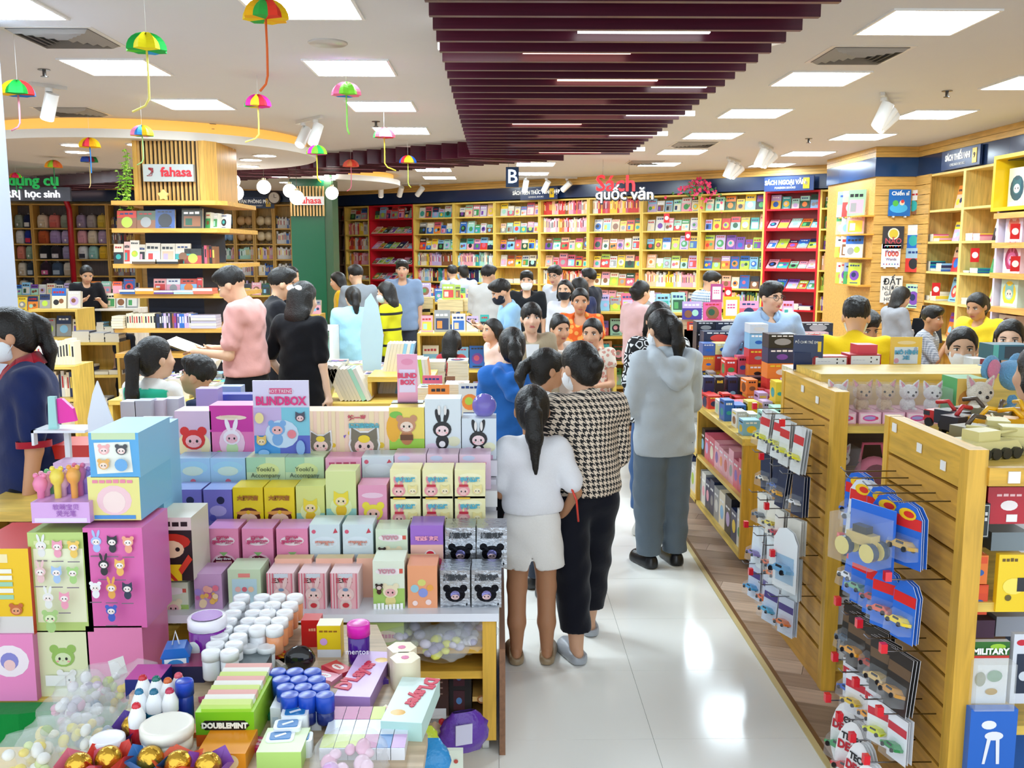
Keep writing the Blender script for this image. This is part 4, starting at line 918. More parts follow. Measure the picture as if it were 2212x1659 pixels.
stand_books(-0.66, 7.25, 0.74, 6, ['white', 'orange', 'lime', 'yellow', 'peach'], 0.3, 0.2, -0.12, 0, (0.02, 0.03), 'bright-edged book in the white row')
bl = table('book_block', 'pale wooden plinth under the fan of books', -1.02, 7.28, -0.5, 7.72, 0.9, panel=True, cat='plinth')
cover(-0.5, 7.05, 0.72, 0.15, 0.22, 'rose', 0.0, 0.1, 'rose pink notebook propped in front of the island table')
cover(-0.36, 7.0, 0.72, 0.07, 0.22, 'purple', 0.0, 0.1, 'narrow purple notebook propped in front of the island table')
cover(-0.42, 6.55, 0.72, 0.15, 0.22, 'orange', 0.0, 0.1, 'plain orange book standing in front of the island table')
cover(-0.2, 6.55, 0.72, 0.16, 0.23, 'white', 0.0, 0.1, 'plain white book standing in front of the island table')
table('display_table', 'small wooden table holding propped notebooks by the blue hoodie', -0.75, 6.45, -0.05, 7.08, 0.72, panel=True)
for i in range(3): stack(-0.1 - 0.2 * i, 6.85, 0.72, 9, ['black', 'white', 'navy'] if i == 0 else ['white', 'cream'], 0.17, 0.2)
# cloud-shaped white standee
sd = thing('standee', 'tall white shaped cardboard standee leaning on the island table', 'standee', at(800, 800, Y=8.0))
MB().prism([(-0.06, 0), (0.09, 0), (0.12, 0.3), (0.08, 0.55), (0.02, 0.66), (-0.03, 0.6), (-0.08, 0.3)], 0, 0.012, '#b4ccd0', Matrix.Rotation(math.pi / 2, 4, 'X')).build('board', M_PRINT, sd)
# shelving behind the black dress
t4 = bookcase('low_bookcase', 'low white bookcase of small picture books behind the black dress', (-2.1, 9.3, 0), 0, 0.46, [0.1, 0.45, 0.78], d=0.4, top=1.12, wood='#eceae4', m=M_PLAST, back='#e0dcd4')
for j, z in enumerate((0.13, 0.48, 0.81)): row(Matrix.Translation((-2.1, 9.3, 0)), 0.03, 0.43, z, 0.4, 'face', COOL + WARM, None, 0.27)
stacks(-2.08, 9.35, -1.68, 9.7, 1.12, BOOKP, 4)
# far low shelves and carts
def cart(x, y, w, label, zs=(0.25, 0.6, 0.95), d=0.45, h=1.2, pal=MIXC):
 t_ = thing('book_cart', label, 'cart', (x, y, 0), group='low wooden book carts')
 for sx in (0, w - 0.04):
  for sy in (0, d - 0.04): MB().box(sx, sy, 0, sx + 0.04, sy + 0.04, h, WOODL).build('post', M_WOODZ, t_)
 for z in zs + (h - 0.03,): MB().box(0, 0, z, w, d, z + 0.03, WOODL).build('shelf', M_WOODX, t_)
 MB().box(0.0, -0.01, h - 0.16, w, 0.01, h, '#ecd6a0').build('front_board', M_WOODX, t_)
 for z in zs: row(Matrix.Translation((x, y, 0)), 0.04, w - 0.04, z + 0.03, d, R.choice(['face', 'low']), pal, None, 0.27)
 row(Matrix.Translation((x, y, 0)), 0.04, w - 0.04, h, d, 'face', pal, None, 0.22)
for px0, px1, Y, lb in ((895, 935, 13.6, 'narrow wooden book cart beside the blue-grey shirt'), (945, 1000, 13.0, 'wooden book cart left of the white shirt back'), (1000, 1018, 13.1, 'thin wooden book cart end beside the white shirt back')):
 a = at(px0, 640, Y=Y); c = at(px1, 640, Y=Y); cart(a.x, Y, c.x - a.x, lb)
def shelf_unit(px0, px1, Y, h, label, zs, pal, d=0.4, wood=WOODL, topfill='face', kind='face'):
 a = at(px0, 640, Y=Y).x; c = at(px1, 640, Y=Y).x
 bookcase('low_bookcase', label, (a, Y, 0), 0, c - a, list(zs), d=d, top=h, wood=wood, m=M_WOODZ, cat='bookcase')
 M0 = Matrix.Translation((a, Y, 0))
 for z in zs: row(M0, 0.03, c - a - 0.03, z + 0.03, d, kind, pal, None, 0.28)
 if topfill: row(M0, 0.02, c - a - 0.02, h, d, topfill, pal, None, 0.27)
shelf_unit(855, 1065, 14.2, 1.1, 'long low bookcase in front of the far shelves', (0.1, 0.4, 0.75), PALE + MIXC)
shelf_unit(1290, 1400, 12.0, 1.1, 'low bookcase behind the smiling girl', (0.1, 0.42, 0.75), MIXC)
shelf_unit(1380, 1500, 11.0, 1.15, 'low bookcase behind the pink shirt', (0.1, 0.42, 0.78), COOL + ['lime', 'yellow'])
shelf_unit(900, 1060, 10.6, 0.95, 'low bookcase of boxed sets behind the phone reader', (0.1, 0.5), WHIT + COOL)
shelf_unit(1210, 1335, 8.6, 0.8, 'low wooden shelf behind the houndstooth cardigan', (0.1, 0.42), MIXC)
shelf_unit(60, 165, 11.6, 1.16, 'white topped bookcase of grey covers left of the column', (0.1, 0.42, 0.78), BOOKP, d=0.5)
shelf_unit(180, 290, 13.5, 1.05, 'stepped white rack of piled books left of the column', (0.08, 0.38, 0.7), BOOKP, d=0.5, wood='#ece6d8', kind='low')
shelf_unit(140, 250, 10.6, 0.85, 'low wooden bookcase with stacked books behind the staff polo', (0.1, 0.45), ['cream', 'white', 'navy', 'grey'], d=0.45, kind='low', topfill='low')
shelf_unit(20, 150, 9.2, 0.75, 'wooden bookcase just behind the staff ponytail', (0.1, 0.4), ['cream', 'white', 'navy'], d=0.45, kind='spine', topfill='spine')
shelf_unit(0, 300, 17.6, 1.05, 'long low bookcase of pastel goods below the school bags', (0.2, 0.6), PALE + ['pink', 'mint', 'lilac'])
shelf_unit(20, 140, 15.4, 0.9, 'low shelf of plush and craft goods by the white pillar', (0.2, 0.55), ['lime', 'pink', 'orange', 'mint', 'yellow'])
shelf_unit(150, 245, 15.0, 0.95, 'low shelf of pink and green packs behind the phone girl', (0.2, 0.55), ['pink', 'mint', 'white', 'lilac'])
shelf_unit(440, 640, 17.5, 1.05, 'long low shelf of magazines before the globes', (0.2, 0.6), MIXC)
shelf_unit(560, 690, 12.2, 1.05, 'low shelf of pink packs beside the green column', (0.2, 0.6), ['pink', 'white', 'lilac', 'rose', 'sky blue'])
# picture books and car boxes on the island behind the toy counter
ti = table('display_table', 'wooden display table of picture books behind the toy counter', 1.55, 8.6, 3.6, 9.6, 0.85, panel=True)
for i, (px0, px1, py0, py1, c, lb) in enumerate([(1474, 1517, 651, 690, '#4a3a9a', 'purple picture book with a white cloud title'), (1519, 1560, 653, 692, '#e0609c', 'pink picture book with an orange haired figure'), (1597, 1640, 650, 690, '#e8a0c8', 'pink blossom picture book'), (1690, 1716, 650, 688, '#e0a8d0', 'lilac pink picture book beside the glasses man'), (1480, 1524, 693, 712, '#c8432c', 'red boxed book with a cream oval')]):
 a = at(px0, py1, Y=8.8); c_ = at(px1, py0, Y=8.8); cover((a.x + c_.x) / 2, 8.8 - 0.1 * (i == 4), a.z, c_.x - a.x, c_.z - a.z, c, 0, 0.1, lb)
 MB().box(a.x, 8.84, 0.85, c_.x, 9.0, a.z, '#d8c8a8').build('book_riser', M_WOODX, ti).location = (-1.55, -8.6, 0)
for i, (px, py, lb, c, tx) in enumerate([(1580, 665, 'yellow framed sale poster stand among the picture books', '#f2cc30', ''), (1548, 633, 'pink and blue poster stand beside the checked shirt', '#b04a8a', '')]):
 p = at(px, py, Y=8.7 if i == 0 else 9.3); w, h = (0.15, 0.21) if i == 0 else (0.12, 0.18)
 t_ = thing('poster_stand', lb, 'sign', p)
 b = MB().box(-w / 2, 0, -h / 2, w / 2, 0.006, h / 2, c); F = Face(b, (-w / 2, 0, -h / 2), (w, 0, 0), (0, 0, h)); F.rect(0.15, 0.15, 0.85, 0.85, '#f4f0ea'); F.bars(0.25, 0.75, 0.6, 0.06, '#e0609c', 3); F.bars(0.25, 0.75, 0.48, 0.06, '#e0609c', 3)
 b.build('poster', M_PRINT, t_)
 MB().tube([(0, 0.02, -h / 2), (0, 0.02, 0.85 - p.z)], 0.006, '#d0d0d0', 6).build('stand', M_METAL, t_)
# ================================================================ toy gondolas on the right
GX = 1.39
def gondola(name, label, y0, y1, x1, top, shelves, base=0.0):
 """a shop gondola: slatted end panel facing the aisle (-x), shelves facing the camera"""
 t_ = thing(name, label, 'gondola', (0, 0, 0), group='wooden toy gondolas')
 MB().box(GX, y0 + 0.05, top - 0.125, GX + 0.05, y1, top, WOOD).build('header_board', M_WOODY, t_)
 n = int((top - 0.125 - 0.1) / 0.1)
 for i in range(n):
  z1 = top - 0.135 - i * 0.1
  MB().box(GX, y0 + 0.05, z1 - 0.088, GX + 0.03, y1 - 0.005, z1, '#cf9a3e').build('slat', M_WOODY, t_)
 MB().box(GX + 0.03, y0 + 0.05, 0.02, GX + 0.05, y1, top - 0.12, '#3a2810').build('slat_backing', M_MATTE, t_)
 MB().box(GX, y0 + 0.05, 0.0, GX + 0.05, y1, 0.16, '#cf9a3e').build('kick_board', M_WOODY, t_)
 MB().box(GX - 0.004, y0, 0, GX + 0.055, y0 + 0.052, top + 0.002, WOOD).build('post', M_WOODZ, t_)
 MB().box(GX - 0.004, y1 - 0.006, 0, GX + 0.05, y1 + 0.03, top, WOOD).build('post', M_WOODZ, t_)
 for z in shelves: MB().box(GX + 0.055, y0 + 0.02, z - 0.03, x1, y1, z, WOODL).build('shelf', M_WOODX, t_)
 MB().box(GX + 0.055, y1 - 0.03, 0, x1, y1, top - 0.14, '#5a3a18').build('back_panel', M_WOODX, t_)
 MB().box(GX + 0.055, y0 + 0.05, 0, x1, y0 + 0.07, 0.09, WOOD).build('kick_board', M_WOODX, t_)
 return t_
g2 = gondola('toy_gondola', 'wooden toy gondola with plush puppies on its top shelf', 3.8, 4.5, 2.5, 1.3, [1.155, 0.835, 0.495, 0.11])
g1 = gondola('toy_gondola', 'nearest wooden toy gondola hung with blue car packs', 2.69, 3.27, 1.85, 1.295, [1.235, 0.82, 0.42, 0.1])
MB().box(GX + 0.055, 4.15, 1.155, 2.5, 4.5, 1.33, WOODL).build('upper_riser', M_WOODX, g2)
MB().box(GX + 0.055, 2.68, 1.19, 1.85, 2.705, 1.245, WOOD).build('price_rail', M_WOODX, g1)
for x in (1.5, 1.62): MB().box(x, 2.674, 1.2, x + (0.035 if x < 1.55 else 0.065), 2.679, 1.235, '#f4f4f2', cols={}).build('barcode_label', M_PRINT, g1)
for (y, z, c) in ((3.0, 1.22, g1), (2.83, 1.2, g1), (3.2, 1.25, g1), (4.0, 1.22, g2), (4.2, 1.24, g2)): MB().box(GX - 0.006, y, z, GX - 0.002, y + 0.03, z + 0.03, '#f0eee8').build('sticker', M_PRINT, c)
# ---------------------------------------------------------------- little toy shapes
def car_mb(col, L=0.07, W=0.032, H=0.024):
 b = MB(); x = L / 2; y = W / 2
 b.prism([(-x, 0.25 * H), (x, 0.25 * H), (x, 0.55 * H), (0.55 * x, 0.62 * H), (0.25 * x, H), (-0.5 * x, H), (-0.8 * x, 0.65 * H), (-x, 0.6 * H)], -y, y, col, Matrix.Rotation(math.pi / 2, 4, 'X'))
 for sx in (-0.6, 0.6):
  for sy in (-1, 1): b.cyl((0, 0, -0.003), 0.28 * H, 0.006, '#202024', 10, Matrix.Translation((sx * x, sy * y, 0.26 * H)) @ Matrix.Rotation(math.pi / 2, 4, 'X'))
 b.box(-0.45 * x, -y * 1.02, 0.68 * H, 0.2 * x, y * 1.02, 0.93 * H, '#30343c')
 return b
def tank_mb(col):
 b = MB(); b.prism([(-0.09, 0), (0.09, 0), (0.11, 0.03), (0.09, 0.055), (-0.1, 0.055), (-0.11, 0.03)], -0.05, 0.05, col, Matrix.Rotation(math.pi / 2, 4, 'X'))
 for sy in (-0.055, 0.055):
  for k in range(5): b.cyl((0, 0, -0.008), 0.018, 0.016, '#2a2a26', 10, Matrix.Translation((-0.08 + 0.04 * k, sy, 0.018)) @ Matrix.Rotation(math.pi / 2, 4, 'X'))
 b.prism([(-0.05, -0.035), (0.04, -0.03), (0.04, 0.03), (-0.05, 0.035)], 0.055, 0.085, col); b.tube([(0.04, 0, 0.07), (0.14, 0, 0.076)], 0.006, col, 6)
 return b
def truck_mb(col, body):
 b = MB(); b.box(-0.07, -0.035, 0.02, 0.03, 0.035, 0.07, body); b.box(0.032, -0.033, 0.02, 0.075, 0.033, 0.062, col); b.box(0.05, -0.034, 0.042, 0.077, 0.034, 0.058, '#30343c')
 b.tube([(-0.03, 0, 0.07), (0.0, 0, 0.1), (0.05, 0, 0.09)], 0.008, col, 6)
 for sx in (-0.05, -0.01, 0.05):
  for sy in (-0.034, 0.034): b.cyl((0, 0, -0.006), 0.017, 0.012, '#202022', 10, Matrix.Translation((sx, sy, 0.018)) @ Matrix.Rotation(math.pi / 2, 4, 'X'))
 return b
carm = {}
def car_me(c):
 if c not in carm: me = car_mb(c).mesh('toy_car'); me.materials.append(M_GLOSS); carm[c] = me
 return carm[c]
hook_me = None
def hook(parent, y, z, L, tagc='#e02030'):
 b = MB(); b.tube([(GX, y, z), (GX - L, y, z), (GX - L - 0.015, y, z + 0.015)], 0.0025, '#8a8a90', 5); ho = b.build('hook', M_METAL, parent)
 if tagc: MB().cbox((GX - L - 0.012, y, z + 0.012), (0.02, 0.022, 0.03), tagc).build('hook_cap', M_GLOSS, ho)
def card_mb(w, h, col, shape='rect', band=None, logo=None, pict=None):
 """a hang card in the plane y-z facing -x, hung by its top middle"""
 b = MB()
 if shape == 'rect': pts = [(-w / 2, -h), (w / 2, -h), (w / 2, 0), (-w / 2, 0)]
 elif shape == 'shield': pts = [(-w / 2, -h), (w / 2, -h), (w / 2, -0.2 * h), (0.3 * w, -0.03 * h), (0, 0.02 * h), (-0.3 * w, -0.03 * h), (-w / 2, -0.2 * h)]
 else: pts = [(w / 2 * math.cos(a), -h / 2 + h / 2 * math.sin(a)) for a in [2 * math.pi * k / 18 for k in range(18)]]
 M = Matrix.Rotation(-math.pi / 2, 4, 'Z') @ Matrix.Rotation(math.pi / 2, 4, 'X')
 b.prism(pts, -0.0008, 0.0008, '#e8e8ea', M); b.c[1] = hx(col); b.c[0] = hx('#d8d8da')
 F = Face(b, (-0.0012, w / 2, -h), (0, -w, 0), (0, 0, h), 0.0004)
 if band: F.rect(0.02, 0.62, 0.98, 0.8, band)
 if logo: F.ell(0.5, 0.84, 0.3, logo, 0.16); F.ell(0.55, 0.84, 0.18, '#d83020', 0.09)
 if pict: F.rect(0.12, 0.12, 0.88, 0.56, pict); F.ell(0.5, 0.34, 0.22, '#f0f0f0', 0.12)
 return b
def blister(y, z, i, label, col, w=0.1, h=0.16, shape='shield', car='#d83030', band='#d82a2a', logo='#f2c020', pict=None, x=0.11, n=2, bubble=True, cat='toy pack', group='toy packs on the gondola hooks', tw=0.0):
 """a hanging pack: card, toy, clear bubble; further identical cards behind it on the hook"""
 t_ = thing('toy_pack', label, cat, (GX - x, y, z), group=group, rot=(0.0, R.uniform(-0.05, 0.12), R.uniform(-0.18, 0.18) + tw))
 card_mb(w, h, col, shape, band, logo, pict).build('card', M_PRINT, t_)
 if bubble:
  o = inst(car_me(car), 'toy', t_, (-0.022, 0, -h * 0.72), rot=(0.25, 0, math.pi / 2))
  s = w * 0.8 / 0.07; o.scale = (s, s, s)
  b = MB(); a, c, d = w * 0.42, h * 0.86, h * 0.5
  v = [(-0.002, -a, -c), (-0.002, a, -c), (-0.002, a, -d), (-0.002, -a, -d), (-0.045, -a * 0.85, -c * 0.98), (-0.045, a * 0.85, -c * 0.98), (-0.04, a * 0.85, -d * 1.12), (-0.04, -a * 0.85, -d * 1.12)]
  b.add(v, [(4, 5, 6, 7), (0, 1, 5, 4), (1, 2, 6, 5), (2, 3, 7, 6), (3, 0, 4, 7)], '#f4f8fc', False); b.build('bubble', M_CLEAR, t_)
 for k in range(n):
  o = card_mb(w * 0.98, h * 0.98, col, shape).build('spare_card', M_PRINT, t_, loc=(0.012 + 0.014 * k, R.uniform(-0.004, 0.004), -0.002))
 return t_
# nearest gondola: five hook rows
rows1 = [(1.115, 'shield', '#2a6ad0', '#d82a2a', '#f2c020', ['#c8a050', '#38a0d8', '#30343c', '#c0c8d0', '#2a60c0'], 'blue car pack with a flame logo', 0.115, 0.2, 0.13),
         (0.865, 'shield', '#2f6fd4', '#e02c2c', None, ['#f0d030', '#e06a50', '#c04040', '#7ab090', '#e8e8ec'], 'blue and red car pack with an arched top', 0.1, 0.19, 0.12),
         (0.63, 'rect', '#33302e', '#6a5440', None, ['#c89040', '#d8b878', '#b04030', '#e8a030', '#506070'], 'black and tan car pack in a clear shell', 0.11, 0.19, 0.12),
         (0.42, 'rect', '#e8eaf0', '#c83040', None, ['#2a8a4a', '#d8e020', '#f0a020', '#e8c020', '#3060c0'], 'white backed small car pack', 0.09, 0.15, 0.12)]
for r_, (z, shp, col, band, logo, cars, nm, w, h, L) in enumerate(rows1):
 for k in range(5):
  y = 2.79 + k * 0.1; hook(g1, y, z, L + 0.05 + 0.02 * (k % 2), '#e02030' if r_ > 0 and k % 2 == 0 else None)
  blister(y, z - 0.008, k, '%s, %s from the post' % (nm, o_(k)), col if not (r_ == 0 and k == 3) else '#d8dce4', w, h, shp, cars[k], band, logo, x=L + 0.02 * (k % 2), n=2, tw=0.35)
for k in range(4):   # oval skateboard cards
 y = 2.8 + k * 0.12; hook(g1, y, 0.25 + 0.01 * k, 0.2, '#e02030')
 t_ = blister(y, 0.24 + 0.01 * k, k, 'white oval fingerboard pack with red lettering, %s from the post' % o_(k), '#f4f4f4', 0.12, 0.24, 'oval', ['#40a0d0', '#a060c0', '#d04040', '#40a060'][k], None, None, x=0.2 - 0.02 * k, n=3, tw=0.5)
 text('TECH', 0.032, flat('#202024'), t_, (-0.004, 0, -0.06), (math.pi / 2, 0, -math.pi / 2), 0.0006, bold=0.001)
 text('DECK', 0.04, flat('#c02030'), t_, (-0.004, 0, -0.095), (math.pi / 2, 0, -math.pi / 2), 0.0006, bold=0.002)
# monster truck bubble
t_ = thing('toy_pack', 'big-wheeled truck in a large clear bubble on the nearest gondola', 'toy pack', (GX - 0.2, 2.88, 1.03), rot=(0, 0, 0.45))
MB().box(-0.002, -0.09, -0.16, 0.002, 0.09, 0.05, '#2a6ad0').build('card', M_PRINT, t_)
b = MB().box(-0.06, -0.05, -0.07, -0.02, 0.05, -0.035, '#c8b070'); b.box(-0.055, -0.025, -0.035, -0.025, 0.03, -0.012, '#3a3a34')
for sy in (-0.05, 0.05):
 for sx in (-0.065, -0.018): b.cyl((0, 0, -0.012), 0.03, 0.024, '#3a4a5a', 14, Matrix.Translation((sx, sy, -0.085)) @ Matrix.Rotation(math.pi / 2, 4, 'Y'), top='#d8c878')
b.build('toy_truck', M_PLAST, t_); MB().box(-0.1, -0.085, -0.13, -0.004, 0.085, 0.02, '#f4f8fc').build('bubble', M_CLEAR, t_)
# second gondola hook rows
rows2 = [(1.14, 'rect', '#d8dad8', '#c83030', None, ['#e8e030', '#e0e040', '#d8d830', '#e8e838'], 'clear pack with a yellow car and red header', 0.1, 0.2, 0.1),
         (0.93, 'rect', '#26304a', None, None, ['#e8e8e8', '#f0b030', '#3a60a8', '#e8e0d0'], 'black backed figurine pack', 0.085, 0.18, 0.1),
         (0.735, 'rect', '#e8e4d8', None, None, ['#303238', '#c83040', '#e8d040', '#808890'], 'small clear pack with a dark racer', 0.09, 0.16, 0.11),
         (0.565, 'rect', '#dfe8ec', None, None, ['#4aa8d8', '#f08040', '#e87850', '#9080c0'], 'pale pack with a small blue car', 0.1, 0.19, 0.12),
         (0.38, 'rect', '#c8d0e0', '#4a3a80', None, ['#e87838', '#4ab0d8', '#f07030', '#40a0d8'], 'clear shell pack with an orange figure', 0.1, 0.17, 0.13)]
for r_, (z, shp, col, band, logo, cars, nm, w, h, L) in enumerate(rows2):
 for k in range(4):
  y = 3.92 + k * 0.145; hook(g2, y, z, L + 0.07, '#e02030' if (r_ + k) % 3 == 0 else None)
  blister(y, z - 0.006, k, '%s, %s along the puppy gondola' % (nm, o_(k)), col, w, h, shp, cars[k], band, logo, x=L + 0.02 * (k % 2), n=2, tw=0.3)
t_ = blister(3.87, 0.7, 0, 'large white car pack on a wire at the puppy gondola corner', '#eef2f4', 0.15, 0.27, 'shield', '#7ab0d8', None, None, '#a8c8e0', x=0.16, n=1, tw=0.55)
# ---------------------------------------------------------------- goods on the puppy gondola shelves
def tbox(px0, px1, py0, py1, Y, d, col, label, name='toy_box', side=None, fn=None, cat='toy box', group='boxed toys on the shelves', rz=0.0, z0=None, m=None):
 """a carton whose camera-facing front covers a pixel rectangle at depth Y"""
 a = at(px0, py1, Y=Y); c = at(px1, py0, Y=Y); z0 = a.z if z0 is None else z0; w, h = c.x - a.x, c.z - z0
 t_ = thing(name, label, cat, ((a.x + c.x) / 2, Y, z0), rz, group=group)
 b = MB().box(-w / 2, 0, 0, w / 2, d, h, col, cols={1: side or col, 3: side or col, 5: side or col}); F = Face(b, (-w / 2, 0, 0), (w, 0, 0), (0, 0, h), 0.0005)
 if fn: fn(F)
 b.build('carton', m or M_PRINT, t_)
 return t_, w, h
def puppy(parent, loc, s, fur, ear='#e8a8b8', tilt=0.0):
 """a sitting plush puppy: body, head, muzzle, ears, eyes, nose"""
 M = Matrix.Translation(loc) @ Matrix.Scale(s, 4)
 b = MB(); b.sphere((0, 0.05, 0.24), 0.26, fur, 14, 10, M, (1, 0.85, 1.0)); b.sphere((0, -0.02, 0.66), 0.3, fur, 16, 12, M, (1.05, 0.95, 0.92)); b.sphere((0, -0.26, 0.58), 0.13, fur, 12, 8, M, (1.1, 0.9, 0.8))
 for sx in (-1, 1):
  b.sphere((sx * 0.15, -0.16, 0.08), 0.1, fur, 10, 7, M, (1, 1.3, 0.8))
  b.lathe([(0.13, 0), (0.1, 0.12), (0.02, 0.3)], 10, fur, (0, 0, 0), M @ Matrix.Translation((sx * 0.2, 0, 0.82)) @ Matrix.Rotation(sx * 0.45, 4, 'Y') @ Matrix.Scale(0.45, 4, (0, 1, 0)))
 bo = b.build('plush_body', M_FUR, parent)
 e = MB()
 for sx in (-1, 1): e.sphere((sx * 0.13, -0.27, 0.7), 0.04, '#181818', 8, 6, M)
 e.sphere((0, -0.38, 0.6), 0.045, '#201818', 8, 6, M); e.build('eyes_and_nose', M_GLOSS, bo)
 q = MB()
 for sx in (-1, 1): q.lathe([(0.08, 0.03), (0.01, 0.24)], 8, ear, (0, 0, 0), M @ Matrix.Translation((sx * 0.19, -0.035, 0.82)) @ Matrix.Rotation(sx * 0.45, 4, 'Y') @ Matrix.Scale(0.3, 4, (0, 1, 0)))
 q.build('inner_ears', M_FUR, bo)
for i, (px0, px1, fur, nm) in enumerate([(1800, 1850, '#eeeae4', 'white puppy with grey eye patches'), (1854, 1904, '#d8b890', 'curly tan puppy'), (1905, 1955, '#dcc098', 'tan puppy with cream face'), (1957, 2006, '#f0ece8', 'white puppy between tan and white neighbours'), (2010, 2058, '#f2efea', 'white puppy next to the yellow carton'), (1799, 1868, '#f0ece6', 'white puppy alone on the second shelf')]):
 Y = 3.87; zb = 1.155 if i < 5 else 0.835
 a = at(px0, 915, Y=Y); c = at(px1, 915, Y=Y); w = (c.x - a.x) * 0.96; s = w * (1.35 if i < 5 else 1.15)
 t_ = thing('plush_puppy', 'boxed plush toy, %s' % nm, 'plush toy', ((a.x + c.x) / 2, Y + 0.1, zb), group='boxed plush puppies')
 b = MB().box(-w / 2, -0.1, 0, w / 2, 0.1, w * 0.52, '#eab0c4'); F = Face(b, (-w / 2, -0.1, 0), (w, 0, 0), (0, 0, w * 0.52)); F.rect(0.06, 0.1, 0.94, 0.9, '#f6d8e0'); F.ell(0.5, 0.5, 0.34, '#e0509c', 0.14); F.ell(0.48, 0.52, 0.26, '#a8a0d8', 0.08); F.ell(0.8, 0.5, 0.07, '#e03a5a')
 b.build('tray', M_PRINT, t_)
 puppy(t_, (0, 0.0, w * 0.4), s, fur)
 MB().box(-w / 2, -0.09, w * 0.52, w / 2, 0.095, w * 1.62, '#f8f4fa').build('clear_cover', M_CLEAR, t_)
MB()
t_, w, h = tbox(2062, 2132, 818, 916, 3.9, 0.14, '#e8c060', 'yellow and green carton with a cream plush puppy in its window', 'plush_carton', '#58b070', lambda F: (F.rect(0.05, 0.05, 0.95, 0.16, '#d8c840'), F.ell(0.5, 0.5, 0.44, '#c88838', 0.4)), 'plush toy', z0=1.155)
puppy(t_, (0.02, -0.03, 0.02), 0.17, '#f0e6d2')
# second shelf: pink bag
t_ = thing('pink_bag', 'pink round toy handbag hanging on the second gondola shelf', 'bag', at(1868, 1075, Y=3.95))
M = Matrix.Translation((0.03, 0, 0.1)) @ Matrix.Rotation(math.pi / 2, 4, 'X')
MB().lathe([(0, 0.03), (0.07, 0.03), (0.085, 0.0), (0.07, -0.03), (0, -0.03)], 20, '#e88aa0', M=M).build('pouch', M_CLOTH, t_)
MB().lathe([(0.0, 0.034), (0.055, 0.034)], 20, '#8a5a62', M=M).build('front_disc', M_CLOTH, t_)
MB().tube([(-0.03, 0, 0.16), (-0.02, 0, 0.24), (0.06, 0, 0.24), (0.08, 0, 0.16)], 0.008, '#e06a80', 6).build('strap', M_CLOTH, t_)
def five(F): F.rect(0.05, 0.03, 0.3, 0.95, '#f4d840'); F.rect(0.4, 0.8, 0.95, 0.95, '#202020'); F.bars(0.42, 0.92, 0.84, 0.06, '#f0f0f0', 3); F.ell(0.2, 0.12, 0.13, '#c89a28')
t_, w, h = tbox(1796, 1852, 1152, 1240, 3.87, 0.12, '#f2cc1e', 'yellow toy carton with a large black number 5', side='#e0b818', fn=five, z0=0.495)
text('5', 0.13, flat('#20201c'), t_, (0.02, -0.004, h * 0.47), UP, 0.001, bold=0.004)
tbox(1852, 1900, 1178, 1240, 3.92, 0.1, '#4a9a4a', 'green toy carton of robot pictures beside the number 5 carton', fn=lambda F: (F.rect(0, 0, 1, 0.5, '#e8ece8'), F.ell(0.3, 0.3, 0.12, '#303830'), F.ell(0.7, 0.3, 0.12, '#303830')), z0=0.495)
tbox(1800, 1822, 1115, 1165, 4.15, 0.1, '#2a7a88', 'narrow teal carton behind the number 5 carton', z0=0.495)
tbox(1828, 1880, 1095, 1165, 4.2, 0.12, '#1f6a80', 'teal carton with a yellow robot head on the third gondola shelf', fn=lambda F: (F.ell(0.3, 0.7, 0.16, '#f0d830'), F.rect(0.5, 0.2, 0.9, 0.6, '#d8e4e8')), z0=0.495)
def wp(F):
 for k in range(4): F.ell(0.36, 0.85 - 0.2 * k, 0.06, ['#303030', '#d04040', '#303030', '#e0b030'][k]); F.ell(0.6, 0.85 - 0.2 * k, 0.05, '#606870')
 F.rect(0.45, 0.05, 0.49, 0.95, '#3a5aa8')
tbox(1796, 1876, 1290, 1378, 3.87, 0.14, '#e4e8f0', 'white carton with columns of small pictures on the lowest shelf', fn=wp, side='#c8ccd8', z0=0.27)
def letters(F):
 F.rect(0.02, 0.1, 0.16, 0.9, '#2a3458'); F.rect(0.45, 0.85, 0.9, 0.95, '#d87850')
 for k in range(4): F.ell(0.09, 0.8 - 0.19 * k, 0.05, ['#f0b850', '#58b8b0', '#e86a70', '#e8a060'][k])
t_, w, h = tbox(1796, 1862, 1378, 1462, 3.87, 0.14, '#eceef2', 'white building toy carton showing letters C and A', fn=letters, z0=0.11)
text('C', 0.075, flat('#8a6a5a'), t_, (-0.01, -0.004, h * 0.62), UP, 0.001); text('A', 0.075, flat('#8a6a5a'), t_, (0.005, -0.004, h * 0.24), UP, 0.001)
# on top of the puppy gondola
def redbox(F): F.rect(0.04, 0.32, 0.96, 0.92, '#eceff4'); F.bars(0.1, 0.5, 0.6, 0.05, '#c8ccd8', 4); F.ell(0.68, 0.78, 0.025, '#202020'); F.ell(0.68, 0.5, 0.025, '#202020'); F.ell(0.86, 0.66, 0.025, '#202020'); F.ell(0.66, 0.1, 0.08, '#e82a20', 0.05); F.bars(0.76, 0.95, 0.08, 0.12, '#f0d8d8', 3)
tbox(1757, 1832, 770, 815, 4.54, 0.1, '#a8242e', 'red and white scale model carton nearest the navy sign', side='#c83040', fn=redbox, z0=1.301)
tbox(1834, 1904, 766, 808, 4.56, 0.12, '#a8242e', 'red and white scale model carton behind the first one', side='#c83040', fn=redbox, z0=1.301)
tbox(1852, 1896, 745, 766, 4.6, 0.1, '#e04858', 'bright red carton stacked against the yellow shirt', side='#d83848')
rs = table('back_shelf', 'pale wooden counter top behind the puppy gondola', 1.45, 4.53, 2.6, 4.75, 1.3, panel=True, cat='counter', top_col='#e8d8b0')
